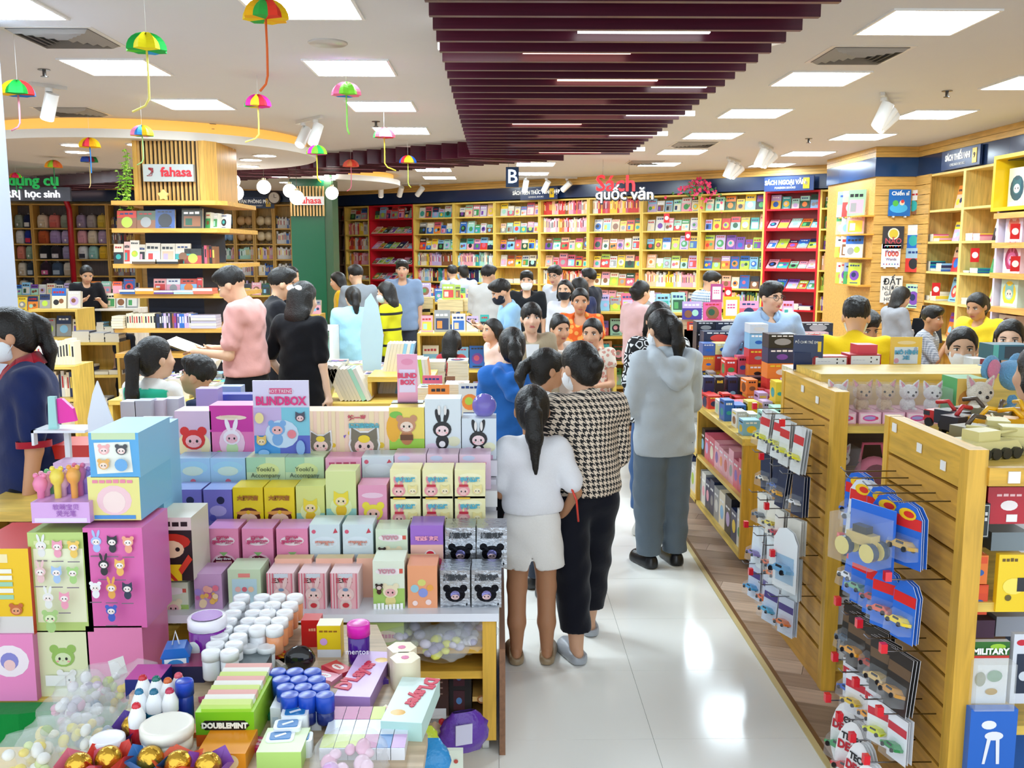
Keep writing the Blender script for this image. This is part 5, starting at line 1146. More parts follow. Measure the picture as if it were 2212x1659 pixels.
t_, w, h = tbox(1920, 1993, 728, 824, 4.58, 0.008, '#f2c84c', 'yellow framed sign lettered MÔ HÌNH XE on the counter', 'poster_stand', fn=lambda F: (F.rect(0.12, 0.14, 0.88, 0.68, '#e4eef8'), F.ell(0.5, 0.82, 0.3, '#f6dca0', 0.06), F.ell(0.2, 0.24, 0.08, '#e8a8b8'), F.ell(0.8, 0.62, 0.06, '#a8b8d8')), cat='sign', z0=1.302)
text('MÔ HÌNH\nXE', 0.026, flat('#58a8d0'), t_, (0, -0.006, h * 0.42), UP, 0.0006, bold=0.0015)
MB().box(-0.09, -0.02, -0.012, 0.09, 0.04, 0.0, '#20242a').build('stand_foot', M_PLAST, t_)
t_ = thing('navy_aisle_sign', 'navy T-shaped shelf sign with a yellow tile', 'sign', at(1745, 770, Y=4.56))
MB().box(-0.07, -0.01, -0.12, -0.02 + 0.04, 0.0, 0.02, '#1f2f58').build('sign_stem', M_PLAST, t_)
MB().cbox((0.0, 0, 0.05), (0.14, 0.012, 0.11), '#1f2f58', (0, 0, -0.3)).build('sign_board', M_PLAST, t_)
text('ĐỒ CHƠI TRẺ EM', 0.018, flat('#f0f0f0'), t_, (-0.012, -0.008, 0.07), (math.pi / 2, 0, -0.3), 0.0006, sx=0.75)
MB().cbox((0.048, -0.022, 0.05), (0.016, 0.004, 0.05), '#f0c81c', (0, 0, -0.3)).build('yellow_tile', M_PLAST, t_)
# blue elephant plush and boxes at the frame's edge
e = thing('elephant_plush', 'sky blue plush elephant with pink ears on the right counter', 'plush toy', at(2170, 890, Y=4.2), rz=0.5)
b = MB(); b.sphere((0.01, 0, 0.06), 0.07, '#6aa8d8', 16, 12, None, (0.95, 0.85, 1)); b.sphere((-0.0, -0.02, 0.17), 0.075, '#74b0dc', 18, 12, None, (1.1, 0.95, 0.95))
b.tube([(0.02, -0.08, 0.16), (0.05, -0.12, 0.13), (0.07, -0.14, 0.09), (0.1, -0.15, 0.09)], 0.025, '#6aa8d8', 10, [0.034, 0.026, 0.02, 0.016])
for sx in (-1, 1): b.sphere((sx * 0.055, -0.06, 0.02), 0.03, '#6aa8d8', 10, 8)
for sx in (-1, 1): b.sphere((sx * 0.095, 0.02, 0.2), 0.065, '#74b0dc', 14, 8, None, (1, 0.35, 1))
b.build('plush_body', M_FUR, e)
q = MB()
for sx in (-1, 1): q.sphere((sx * 0.1, 0.0, 0.2), 0.048, '#e888a8', 12, 8, None, (1, 0.25, 1))
q.build('inner_ears', M_FUR, e)
y_ = MB()
for sx in (-1, 1): y_.sphere((sx * 0.04, -0.085, 0.19), 0.011, '#181818', 8, 6)
y_.build('eyes', M_GLOSS, e)
tbox(2115, 2215, 790, 905, 4.42, 0.05, '#3a8ad0', 'bright blue carton standing behind the elephant', z0=1.155)
tbox(2144, 2230, 745, 778, 4.9, 0.15, '#2a6a80', 'teal car carton resting over the elephant', fn=lambda F: (F.rect(0.3, 0.1, 1, 0.9, '#20303c'), F.rect(0, 0, 0.14, 1, '#58b8b0')))
tbox(2100, 2132, 775, 812, 4.7, 0.1, '#d8dce0', 'white and dark red carton beside the masked girl', fn=lambda F: (F.rect(0.5, 0, 1, 1, '#8a2434'), F.ell(0.2, 0.5, 0.1, '#8a2434')))
# ---------------------------------------------------------------- toys on the nearest gondola top
tk = tank_mb('#d8cc8c').mesh('tank'); tk.materials.append(M_PLAST); ty = truck_mb('#f0b41c', '#e8a818').mesh('truck'); ty.materials.append(M_PLAST)
tg = truck_mb('#58483a', '#8a8468').mesh('truck'); tg.materials.append(M_PLAST); tr = truck_mb('#c83030', '#303440').mesh('truck'); tr.materials.append(M_PLAST)
sp_ = [(2120, 985, tk, 'sand coloured toy tank nearest the post', 0.3), (2185, 975, tk, 'sand coloured toy tank at the frame edge', 2.9), (2150, 958, tk, 'sand toy tank in the middle row', 1.2), (2075, 938, tr, 'red and black toy truck on the gondola top', 0.5), (2045, 925, tr, 'red and green toy truck at the back of the gondola top', 2.0),
       (2130, 942, ty, 'yellow toy digger in the middle of the gondola top', 0.2), (2185, 945, ty, 'yellow toy digger at the frame edge', 2.6), (2160, 925, tg, 'olive toy army truck at the back', 0.9), (2200, 925, ty, 'orange yellow toy loader at the back edge', 1.5), (2105, 918, tg, 'brown and olive toy truck behind the diggers', 2.2), (2100, 962, tg, 'dark toy jeep with black wheels', 0.4)]
for i, (px, py, me, lb, rz) in enumerate(sp_):
 p = at(px, py, z=1.236); inst(me, 'toy_vehicle', None, p, rz, label=lb, cat='toy vehicle', group='toy vehicles on the gondola top')
# ---------------------------------------------------------------- goods facing the camera on the nearest gondola
def redz(F): F.ell(0.5, 0.5, 0.2, '#f0e8e4', 0.12); F.bars(0.2, 0.8, 0.75, 0.07, '#f0c0c0', 4); F.rect(0.45, 0.06, 0.7, 0.26, '#f4f4f4')
tbox(2130, 2230, 1052, 1132, 2.76, 0.1, '#b81c2c', 'red game box hung under the gondola rail', side='#8a1420', fn=redz)
tbox(2094, 2140, 1088, 1162, 2.74, 0.05, '#1c2220', 'black game box with pale pictures beside the post', fn=lambda F: (F.rect(0.04, 0.04, 0.96, 0.96, '#e0e4e0'), F.rect(0.07, 0.06, 0.93, 0.94, '#1c2426'), F.bars(0.15, 0.6, 0.55, 0.06, '#d0d4d0', 3), F.ell(0.35, 0.72, 0.14, '#a05048'), F.rect(0.72, 0.5, 0.86, 0.6, '#d8d8d8'), F.rect(0.72, 0.66, 0.86, 0.76, '#d8d8d8')))
def dino(c): return lambda F: (F.rect(0.05, 0.72, 0.95, 0.95, '#e0501c'), F.ell(0.5, 0.4, 0.3, '#3060a8', 0.2), F.ell(0.4, 0.3, 0.16, c))
tbox(2094, 2136, 1200, 1262, 2.72, 0.04, '#e87828', 'orange toy pouch, upper one beside the post', 'toy_pouch', fn=dino('#f0b040'))
tbox(2094, 2136, 1264, 1328, 2.72, 0.04, '#d84820', 'red orange toy pouch, lower one beside the post', 'toy_pouch', fn=dino('#f0c040'))
tbox(2150, 2230, 1198, 1322, 2.70, 0.02, '#f2cc20', 'large yellow hang card with a yellow game toy', 'toy_card', fn=lambda F: (F.bars(0.1, 0.6, 0.88, 0.06, '#6a5010', 4), F.ell(0.5, 0.45, 0.34, '#f8e060', 0.26), F.rect(0.6, 0.36, 0.95, 0.6, '#2a2a30'), F.ell(0.35, 0.25, 0.1, '#6a5a20')))
t_, w, h = tbox(2088, 2182, 1386, 1520, 2.70, 0.02, '#e4e4e0', 'clear military toy bag with a green camouflage header', 'toy_bag', fn=lambda F: (F.rect(0, 0.78, 1, 1, '#2f6a2a'), F.ell(0.7, 0.92, 0.2, '#9ac83a', 0.08), F.rect(0, 0.74, 1, 0.78, '#c8342c'), F.ell(0.3, 0.4, 0.14, '#7a7a3a', 0.2), F.ell(0.66, 0.45, 0.2, '#4a8a4a', 0.16), F.ell(0.6, 0.2, 0.16, '#c8a040', 0.09)))
text('MILITARY', 0.026, flat('#f4f4f0'), t_, (0, -0.005, h * 0.85), UP, 0.0006, bold=0.0012)
MB().box(-w / 2, -0.05, 0.0, w / 2, -0.003, h * 0.74, '#f4f8f8').build('clear_bag', M_FILM, t_)
tbox(2180, 2235, 1370, 1520, 2.71, 0.02, '#d8dce4', 'white toy hang card with a red oval logo', 'toy_card', fn=lambda F: (F.ell(0.4, 0.88, 0.26, '#c8283a', 0.16), F.rect(0.2, 0.15, 1, 0.72, '#283448'), F.ell(0.6, 0.4, 0.25, '#d0d8e0')))
tbox(2086, 2200, 1532, 1700, 2.66, 0.03, '#2a6ac8', 'blue toy pouch with white horse figures by the floor', 'toy_pouch', fn=lambda F: (F.ell(0.4, 0.8, 0.16, '#f0f2f6', 0.1), F.ell(0.52, 0.66, 0.2, '#eef0f6', 0.1), F.poly([(0.3, 0.3), (0.36, 0.3), (0.46, 0.62), (0.38, 0.64)], '#eef0f6'), F.poly([(0.6, 0.3), (0.67, 0.3), (0.64, 0.62), (0.56, 0.62)], '#eef0f6')))
tbox(2165, 2230, 1480, 1600, 2.9, 0.1, '#1f5aa8', 'dark blue carton behind the horse pouch', z0=0.1)
for i, (px0, px1, py0, py1, c) in enumerate([(2094, 2150, 1340, 1378, '#5a3a58'), (2150, 2225, 1332, 1375, '#a8b0c0'), (2140, 2225, 1150, 1190, '#8a98a0'), (2094, 2130, 1040, 1080, '#40606a')]):
 tbox(px0, px1, py0, py1, 2.95, 0.1, c, 'plain %s carton in the gloom of the nearest gondola shelves' % ['plum', 'grey', 'slate', 'teal'][i])
# ---------------------------------------------------------------- toy counter along the aisle
tc = thing('toy_counter', 'long wooden toy counter with open shelves along the aisle', 'counter', (0, 0, 0))
CY0, CY1 = 5.35, 8.55
MB().box(1.42, CY0, 0.75, 2.6, CY1, 0.79, WOODL).build('counter_top', M_WOODY, tc)
MB().box(1.43, CY0 + 0.01, 0.06, 2.6, CY0 + 0.04, 0.75, WOOD).build('end_panel', M_WOODZ, tc)
MB().box(1.8, CY0 + 0.04, 0.0, 1.83, CY1, 0.75, '#8a6430').build('back_panel', M_WOODY, tc)
for y in (6.6, 7.9, CY1 - 0.03): MB().box(1.43, y, 0.06, 1.8, y + 0.03, 0.75, WOOD).build('divider', M_WOODZ, tc)
for z in (0.06, 0.4): MB().box(1.43, CY0 + 0.04, z, 1.8, CY1, z + 0.025, WOODL).build('shelf', M_WOODY, tc)
MB().box(1.5, CY0 - 0.08, 0.0, 1.75, CY0 - 0.02, 0.1, WOOD).build('kick_block', M_WOODX, tc)
PC = {0: ['sky blue', 'mint', 'white'], 1: ['pink', 'sky blue', 'yellow', 'blue', 'lilac'], 2: ['pink', 'white', 'rose', 'lilac'], 3: ['red', 'orange', 'black', 'red'], 4: ['black', 'navy', 'grey', 'black'], 5: ['red', 'white', 'orange', 'rose'], 6: ['grey', 'black', 'cream'], 7: ['black', 'navy', 'red'], 8: ['blue', 'yellow', 'sky blue', 'cream'], 9: ['black', 'navy', 'purple'], 10: ['red', 'rose', 'black']}
for r_ in range(13):
 y = CY0 + 0.1 + 0.235 * r_; x = 1.45 + 0.02 * (r_ % 2); i = 0
 while x < 2.3:
  w = R.uniform(0.05, 0.1); h = R.uniform(0.08, 0.15) if r_ not in (5, 9, 12) else 0.19; d = R.uniform(0.09, 0.19); c = R.choice(PC[r_ * 10 // 12])
  for lv in range(1 if x < 1.65 or r_ < 2 else R.choice([1, 2])):
   b = MB().box(-w / 2, 0, 0, w / 2, d, h, CN[c]); F = Face(b, (-w / 2, 0, 0), (w, 0, 0), (0, 0, h), 0.0005); G = Face(b, (-w / 2, d, 0), (0, -d, 0), (0, 0, h), 0.0005)
   c1 = CN[R.choice(MIXC)]
   for q in (F, G): q.ell(0.5, 0.4, 0.3, c1, 0.22); q.bars(0.15, 0.85, 0.78, 0.1, R.choice(['#ffffff', '#202020', '#f0d040']), 3)
   put(b, Matrix.Translation((x + w / 2, y, 0.79 + lv * (h + 0.001))) @ Matrix.Rotation(R.uniform(-0.06, 0.06), 4, 'Z'), 'toy_box', '%s toy box on the counter, row %s, %s from aisle%s' % (c, o_(r_), o_(i), ', upper' if lv else ''), 'toy box', 'small toy boxes on the counter')
  x += w + R.uniform(0.004, 0.03); i += 1
for zz, hh in ((0.085, 0.26), (0.425, 0.22)):
 y = CY0 + 0.1; i = 0
 while y < 8.3:
  d = R.uniform(0.1, 0.16); c = R.choice(['pink', 'lilac', 'rose', 'pink'] if zz > 0.3 and y < 6.5 else ['black', 'brown', 'grey', 'navy', 'white', 'cream'])
  b = MB().box(0, 0, 0, 0.26, d, hh * R.uniform(0.75, 1), CN[c]); q = Face(b, (0, d, 0), (0, -d, 0), (0, 0, hh * 0.75), 0.0005); q.ell(0.5, 0.5, 0.3, CN[R.choice(MIXC)]); q.bars(0.15, 0.85, 0.84, 0.08, '#ffffff', 2)
  put(b, Matrix.Translation((1.46, y, zz)), 'toy_box', '%s box on the %s shelf under the counter, %s along the aisle' % (c, 'upper' if zz > 0.3 else 'lower', o_(i)), 'toy box', 'boxes under the toy counter')
  y += d + 0.004; i += 1
# large dark boxes behind
for i, (px0, px1, py0, py1, Y, c) in enumerate([(1505, 1545, 695, 718, 7.9, '#20222c'), (1545, 1608, 695, 722, 7.9, '#262a3c'), (1520, 1590, 716, 742, 7.7, '#2a3048'), (1585, 1612, 716, 742, 7.7, '#30303c'), (1545, 1592, 742, 766, 7.5, '#e8d890'), (1518, 1545, 742, 768, 7.5, '#4a6aa8'), (1592, 1616, 742, 766, 7.5, '#a8c8e0'), (1660, 1722, 722, 752, 6.4, '#24262c'), (1735, 1800, 698, 716, 8.3, '#2a2c34'), (1730, 1790, 718, 738, 8.2, '#d8a8a8'), (1620, 1660, 700, 720, 7.0, '#d8e0e8')]):
 tbox(px0, px1, py0, py1, Y, 0.16, c, '%s model car carton in the raised stack, %s' % (['black', 'dark navy', 'navy', 'charcoal', 'pale yellow', 'mid blue', 'pale blue', 'black crowned', 'dark grey', 'pink', 'white'][i], ['beside the red oval book', 'next to the glasses man', 'under the dark navy one', 'under the glasses man elbow', 'with a football picture', 'left of the football one', 'right of the football one', 'in front of the glasses man', 'left of the yellow shirt', 'under the dark grey one', 'on the glasses man apron'][i]),
         fn=lambda F: (F.ell(0.5, 0.45, 0.3, CN[R.choice(['red', 'blue', 'grey', 'white'])], 0.12), F.bars(0.1, 0.9, 0.82, 0.1, '#e8e8e8', 4)), group='raised model cartons')
 a = at((px0 + px1) / 2, py1, Y=Y)
 n = int((a.z - 0.79) / 0.1); ww = at(px1, py1, Y=Y).x - at(px0, py1, Y=Y).x
 for q in range(n):
  hh = (a.z - 0.79) / n - 0.001; c2 = R.choice(['red', 'black', 'sky blue', 'orange', 'grey', 'pink', 'navy', 'white']); b = MB().box(-ww / 2, 0, 0, ww / 2, 0.15, hh, CN[c2]); F = Face(b, (-ww / 2, 0, 0), (ww, 0, 0), (0, 0, hh), 0.0005)
  F.ell(0.5, 0.42, 0.2, CN[R.choice(MIXC)], 0.1); F.bars(0.1, 0.9, 0.76, 0.12, R.choice(['#ffffff', '#f0d040']), 4)
  put(b, Matrix.Translation((a.x, Y + 0.005, 0.79 + q * (hh + 0.001))), 'toy_box', '%s toy carton, %s from the bottom of raised stack %s' % (c2, o_(q), o_(i)), 'toy box', 'cartons under the raised stacks')
# ================================================================ blind box display
BT = thing('blind_box_table', 'white topped wooden display table stepped for blind boxes', 'table', (0, 0, 0))
TIER = [(3.32, 0.565, 3.56), (3.5, 0.656, 3.74), (3.68, 0.779, 3.9), (3.85, 0.879, 4.06), (4.0, 0.975, 4.3)]
MB().box(-1.3, 3.28, 0.535, 0.0, 4.3, 0.565, '#e4e6ee').build('white_board', M_PLAST, BT)
for i, (y, z, y2) in enumerate(TIER[1:]): MB().box(-1.22, y - 0.005, z - 0.07, -0.005, y2, z - 0.001, '#e4e4ea').build('step', M_PLAST, BT)
MB().box(-1.22, 3.95, 0.565, -0.01, 4.28, 0.9, '#d8d8de').build('step_core', M_PLAST, BT)
for x in (-0.06, -1.3):
 for y in (3.3, 4.22): MB().box(x, y, 0.06, x + 0.05, y + 0.05, 0.535, WOOD).build('leg', M_WOODZ, BT)
for z in (0.3, 0.07): MB().box(-1.25, 3.31, z, -0.01, 4.25, z + 0.03, WOOD).build('shelf', M_WOODX, BT)
MB().box(-1.25, 4.2, 0.1, -0.01, 4.24, 0.535, '#7a5a30').build('back_panel', M_WOODX, BT)
MB().box(0.002, 3.3, 0.0, 0.024, 4.26, 0.42, '#8a6248').build('side_skirt', M_WOODY, BT)
for x in (-0.05, -1.2):
 b = MB().cyl((0, 0, -0.012), 0.03, 0.024, '#c8c8c4', 14, Matrix.Translation((x, 3.36, 0.03)) @ Matrix.Rotation(math.pi / 2, 4, 'Y')); b.build('caster', M_PLAST, BT)
def ears_(k): return ['round', 'long', 'cat'][k % 3]
def bb(px0, px1, pyt, tier, col, label, fn, top=None, pyb=None, foil=False, d=None, z0=None):
 y, z, y2 = TIER[tier]
 return tbox(px0, px1, pyt, 1000, y + 0.02, d or 0.13, col, label, 'blind_box', None, fn, 'blind box', 'blind boxes on the display table', z0=z if z0 is None else z0, m=M_FOIL if foil else None)
def cube_top(t_, w, h, d, col): MB().box(-w / 2, 0.0005, h, w / 2, d - 0.0005, h + 0.0012, col).build('box_top', M_PRINT, t_)
def zh(t_, body, size, col, x, z, bold=0.0012): text(body, size, flat(col), t_, (x, -0.0065, z), UP, 0.0005, bold=bold)
def yoyo(F): F.rect(0, 0, 1, 0.42, '#a8cc6a'); F.ell(0.5, 0.78, 0.42, '#f6ecec', 0.12); F.rect(0.84, 0.74, 0.95, 0.84, '#d86050'); F.critter(0.55, 0.36, 0.24, '#f0e4c0', '#f0b8b8', 'round', body='#e8d890'); F.critter(0.2, 0.46, 0.11, '#3a2a2a', '#f0dcd4', 'round', body='#4a2c28'); F.bars(0.02, 0.98, 0.0, 0.12, '#f4f6f2', 8)
def bunnyred(F):
 for k in range(10): F.rect(k * 0.1, 0, k * 0.1 + 0.05, 1, '#d87888')
 F.rect(0.3, 0.0, 0.9, 1, '#e8b0b4'); F.rect(0.3, 0.88, 0.8, 1, '#d0d8e0'); F.critter(0.55, 0.42, 0.3, '#e8c8c4', '#f4d4cc', 'long', body='#e8d0c8'); F.ell(0.55, 0.56, 0.1, '#7a98b8', 0.06); F.ell(0.55, 0.12, 0.12, '#c83038', 0.09)
def straw(F): F.ell(0.5, 0.7, 0.38, '#f4e4e8', 0.16); F.ell(0.5, 0.12, 0.42, '#f0c0d0', 0.36); F.ell(0.5, 0.1, 0.38, '#6a1430', 0.32); F.poly([(0.36, 0.42), (0.64, 0.42), (0.5, 0.32)][::-1], '#8aba70'); F.rect(0.24, 0.06, 0.76, 0.2, '#f2c4bc'); F.ell(0.37, 0.13, 0.045, '#201818'); F.ell(0.63, 0.13, 0.045, '#201818')
def whiteblue(F): F.ell(0.5, 0.6, 0.42, '#dceaf0', 0.2); F.ell(0.14, 0.84, 0.07, '#d8607a'); F.poly([(0.78, 0.8), (0.94, 0.82), (0.86, 0.92)], '#c84a5a'); F.rect(0.2, 0.1, 0.8, 0.16, '#e8b0a8')
def silver(F): F.ell(0.22, 0.52, 0.13, '#18181e'); F.ell(0.78, 0.52, 0.13, '#18181e'); F.ell(0.5, 0.36, 0.34, '#18181e', 0.27); F.ell(0.5, 0.34, 0.16, '#8a86c0'); F.ell(0.5, 0.29, 0.14, '#f0d0d4', 0.09); F.ell(0.44, 0.3, 0.022, '#30304a'); F.ell(0.56, 0.3, 0.022, '#30304a'); F.poly([(0.86, 0.1), (0.89, 0.14), (0.92, 0.1), (0.89, 0.06)], '#18181e'); F.rect(0.1, 0.03, 0.9, 0.05, '#9aa0a8')
def monkey(F): F.ell(0.5, 0.2, 0.4, '#5a2418', 0.34); F.ell(0.5, 0.32, 0.42, '#e8a050', 0.08); F.ell(0.5, 0.14, 0.3, '#f4ccb4', 0.22); F.ell(0.5, 0.34, 0.07, '#f0c030'); F.ell(0.38, 0.12, 0.04, '#301810'); F.ell(0.62, 0.12, 0.04, '#301810')
def lemon(F): F.rect(0, 0, 1, 0.3, '#98ccc0'); F.ell(0.5, 0.34, 0.36, '#e8f0b0', 0.34); F.critter(0.5, 0.46, 0.26, '#f0d838', '#f6e0a8', 'cat', body='#f0c030')
def handy(F): F.ell(0.5, 0.74, 0.4, '#fbf4c8', 0.14); F.critter(0.28, 0.28, 0.22, '#f0a0a4', '#f8c8c0', 'long'); F.rect(0.14, 0.42, 0.44, 0.5, '#c83040'); F.critter(0.74, 0.3, 0.16, '#f0e098', '#f8ecc0', 'cat'); F.rect(0.1, 0.0, 0.5, 0.06, '#f0c038')
def bluepet(F): F.ell(0.5, 0.7, 0.44, '#a8d8ec', 0.2); F.ell(0.5, 0.6, 0.3, '#d8ecd8', 0.14); F.ell(0.3, 0.12, 0.2, '#f0b8c4', 0.1); F.ell(0.66, 0.12, 0.22, '#f4d8dc', 0.12); F.ell(0.5, 0.28, 0.08, '#e87a90')
def yook(F): F.rect(0, 0.55, 0.5, 1, '#a8d4b4'); F.ell(0.55, 0.6, 0.3, '#dce8a0', 0.2); F.rect(0, 0, 0.6, 0.25, '#d4e070')
def redhood(F): F.rect(0, 0.62, 1, 1, '#d4b8d0'); F.ell(0.5, 0.3, 0.46, '#f4e4b4', 0.42); F.critter(0.5, 0.42, 0.32, '#d8322c', '#f4b8bc', 'round', body='#f0dcd0'); F.ell(0.5, 0.06, 0.1, '#7a98d8')
def magbun(F): F.rect(0, 0.52, 1, 1, '#cc3a9a'); F.ell(0.5, 0.78, 0.36, '#f0d8c0', 0.06); F.ell(0.5, 0.32, 0.3, '#f4c8d8', 0.36); F.critter(0.5, 0.42, 0.2, '#f4e8ec', '#f0b8c0', 'long', body='#c8e0a8'); F.ell(0.2, 0.12, 0.08, '#a8d878')
def tiger(F):
 for k in range(5): F.rect(k * 0.2, 0, k * 0.2 + 0.1, 1, '#f4dcb0')
 F.ell(0.22, 0.55, 0.05, '#e8c030'); F.ell(0.84, 0.3, 0.06, '#e8c030'); F.poly([(0.08, 0.5), (0.14, 0.52), (0.1, 0.44)], '#7a5ab8'); F.critter(0.5, 0.32, 0.32, '#f4f0ec', '#f4f0ec', 'cat'); F.critter(0.5, 0.32, 0.28, '#7a705c', '#f4d0c4', 'cat', body='#7a705c'); F.ell(0.5, 0.44, 0.12, '#f0d030', 0.08)
def zoo(F): F.rect(0, 0.0, 1, 0.2, '#8a5a34'); F.rect(0, 0.2, 1, 0.4, '#a0d048'); F.ell(0.12, 0.6, 0.2, '#f0b030', 0.4); F.ell(0.2, 0.86, 0.18, '#7ac048', 0.1); F.critter(0.5, 0.66, 0.26, '#c8906a', '#f0d8c4', 'round', body='#c07c4c'); F.rect(0.32, 0.38, 0.68, 0.48, '#6a4020')
def blackbun(F): F.ell(0.2, 0.2, 0.2, '#e8d0e4', 0.12); F.ell(0.8, 0.3, 0.18, '#e4e4c0', 0.14); F.rect(0.1, 0.0, 0.9, 0.1, '#d8a8c8'); F.critter(0.48, 0.5, 0.26, '#1c1a1e', '#f4d8d8', 'long', body='#201e22'); F.ell(0.4, 0.82, 0.04, '#e8e4e0', 0.14); F.ell(0.57, 0.82, 0.04, '#e8e4e0', 0.14); F.ell(0.48, 0.26, 0.09, '#f0ecec')
def purplefruit(F): F.rect(0, 0, 1, 0.55, '#f0c0b0'); F.ell(0.2, 0.2, 0.17, '#f0d838', 0.14); F.ell(0.6, 0.3, 0.18, '#f4e8e8'); F.ell(0.6, 0.34, 0.12, '#d83048', 0.09); F.ell(0.45, 0.1, 0.2, '#90c838', 0.1); F.ell(0.85, 0.16, 0.12, '#e04870')
def comic(F):
 rr = random.Random(3)
 for k in range(16): F.ell(rr.uniform(0.1, 0.9), rr.uniform(0.05, 0.62), rr.uniform(0.06, 0.14), rr.choice(['#f0b0a0', '#e87890', '#a890d8', '#f4dcb0', '#f0c060', '#c86aa8']))
def mintf(F): F.rect(0.12, 0.1, 0.88, 0.76, '#b8d8e0'); F.rect(0.32, 0.8, 0.68, 0.9, '#e88a80'); F.ell(0.3, 0.5, 0.09, '#e8b8b0'); F.ell(0.5, 0.5, 0.08, '#d86a78'); F.ell(0.7, 0.5, 0.09, '#ecc8a8')
def orangep(F): F.ell(0.48, 0.6, 0.14, '#d8d878', 0.12); F.ell(0.24, 0.46, 0.14, '#9ac8d8'); F.ell(0.52, 0.36, 0.16, '#8a98d8'); F.ell(0.76, 0.48, 0.11, '#f0a850'); F.ell(0.7, 0.14, 0.1, '#f4dcd8'); F.ell(0.25, 0.12, 0.09, '#f4dcd8')
# front row
bb(318, 405, 1258, 0, '#dfe6cc', 'pale green blind box with a white bear, first in the front row', yoyo, z0=0.52)
bb(406, 478, 1240, 0, '#c8a0c8', 'purple comic-print blind box in the front row', comic)
bb(481, 562, 1230, 0, '#c8dcb8', 'mint framed blind box in the front row behind the gum bottles', mintf)
for i in range(3): t_, w, h = bb(566 + 70 * i, 634 + 70 * i, 1238, 0, '#efd4d4', 'pink curtain blind box, %s of three in the front row' % o_(i), bunnyred); zh(t_, '三宝宝', 0.02, '#c04050', 0, h * 0.8)
t_, w, h = bb(800, 873, 1212, 0, '#e4ecd8', 'white and green blind box with a white bear beside the orange box', yoyo); zh(t_, 'YOYO', 0.022, '#c88a98', -0.005, h * 0.79)
bb(876, 944, 1222, 0, '#f0a478', 'orange blind box with four round charms in the front row', orangep)
for i in range(2): t_, w, h = bb(948 + 69 * i, 1015 + 68 * i, 1232, 0, '#b8bcc2', 'silver foil blind bag, %s in the front row' % ['left one', 'right one'][i], silver, foil=True); zh(t_, '熊猫派对', 0.022, '#30343a', 0, h * 0.8)
# second row
for i in range(3):
 t_, w, h = bb(441 + 75 * i, 514 + 75 * i, 1142, 1, '#e68cb0', 'rose pink strawberry blind box, %s of three' % o_(i), straw)
 zh(t_, '草莓梦\n职业梦想家', 0.016, '#c84070', 0, h * 0.72); zh(t_, 'Baby three', 0.013, '#f4f0f0', 0, h * 0.27, 0.0004)
 cube_top(t_, w, h, 0.13, '#dc98d0')
for i in range(2): t_, w, h = bb(664 + 72 * i, 733 + 72 * i, 1133, 1, '#d2e2e6', 'pale blue and white blind box, %s of two in the second row' % o_(i), whiteblue); zh(t_, '甜梦派对', 0.018, '#d89080', 0, h * 0.58)
t_, w, h = bb(808, 880, 1143, 1, '#d8e6cc', 'pale green blind box in the second row beside the purple one', yoyo); zh(t_, 'YOYO', 0.022, '#c88a98', -0.005, h * 0.79)
t_, w, h = bb(884, 957, 1135, 1, '#a070cc', 'violet blind box with fruit in the second row', purplefruit); zh(t_, '可爱的宝贝', 0.018, '#f4a8c0', 0, h * 0.7)
for i in range(2): t_, w, h = bb(960 + 69 * i, 1027 + 68 * i, 1140, 1, '#b8bcc2', 'silver foil blind bag, %s in the upper row' % ['left one', 'right one'][i], silver, foil=True); zh(t_, '熊猫派对', 0.022, '#30343a', 0, h * 0.8)
for i in range(4): t_ = thing('blind_box', 'peach blind box lying behind the pink curtain boxes, %s of four' % o_(i), 'blind box', (-0.78 + 0.155 * i, 3.45, 0.565), group='blind boxes on the display table'); MB().box(-0.07, 0, 0, 0.07, 0.05, 0.155, '#f0b8a0', cols={1: '#f4d8a0'}).build('carton', M_PRINT, t_)
# third row
for i in range(2): t_, w, h = bb(370 + 66 * i, 434 + 66 * i, 1058, 2, '#8078c8', 'violet blue blind box, %s of two' % o_(i), lambda F: (F.ell(0.5, 0.4, 0.3, '#b8a8e0', 0.2), F.ell(0.6, 0.7, 0.14, '#303050'), F.ell(0.3, 0.2, 0.12, '#5a58b8'))); cube_top(t_, w, h, 0.13, '#98a8e0')
for i in range(2): t_, w, h = bb(500 + 68 * i, 567 + 68 * i, 1053, 2, '#f0d41c', 'bright yellow blind box with a brown hat, %s of two' % o_(i), monkey); zh(t_, '大闹天宫', 0.021, '#a86a20', 0, h * 0.72)
bb(637, 700, 1050, 2, '#dce080', 'yellow green blind box in the third row', lemon)
bb(702, 768, 1018, 2, '#dce49a', 'tall yellow green blind box with a yellow cat hood', lemon)
bb(772, 835, 1048, 2, '#e89cb8', 'pink blind box with a yellow hood in the third row', lambda F: (F.ell(0.5, 0.74, 0.38, '#f0c8d8', 0.1), F.critter(0.52, 0.3, 0.34, '#f0dc40', '#f4c0b0', 'round')))
for r_ in range(2):
 for i in range(3):
  h0 = 0.143
  t_, w, h = bb(842 + 70 * i, 908 + 70 * i, 1015 if r_ else 1072, 2, '#f4ecb4', 'cream yellow blind box with a pink bear, %s of the %s row' % (o_(i), ['lower', 'upper'][r_]), handy, z0=0.77 + 0.115 * r_)
  zh(t_, '手机挂绳', 0.02, '#58b4c8', 0, h * 0.66)
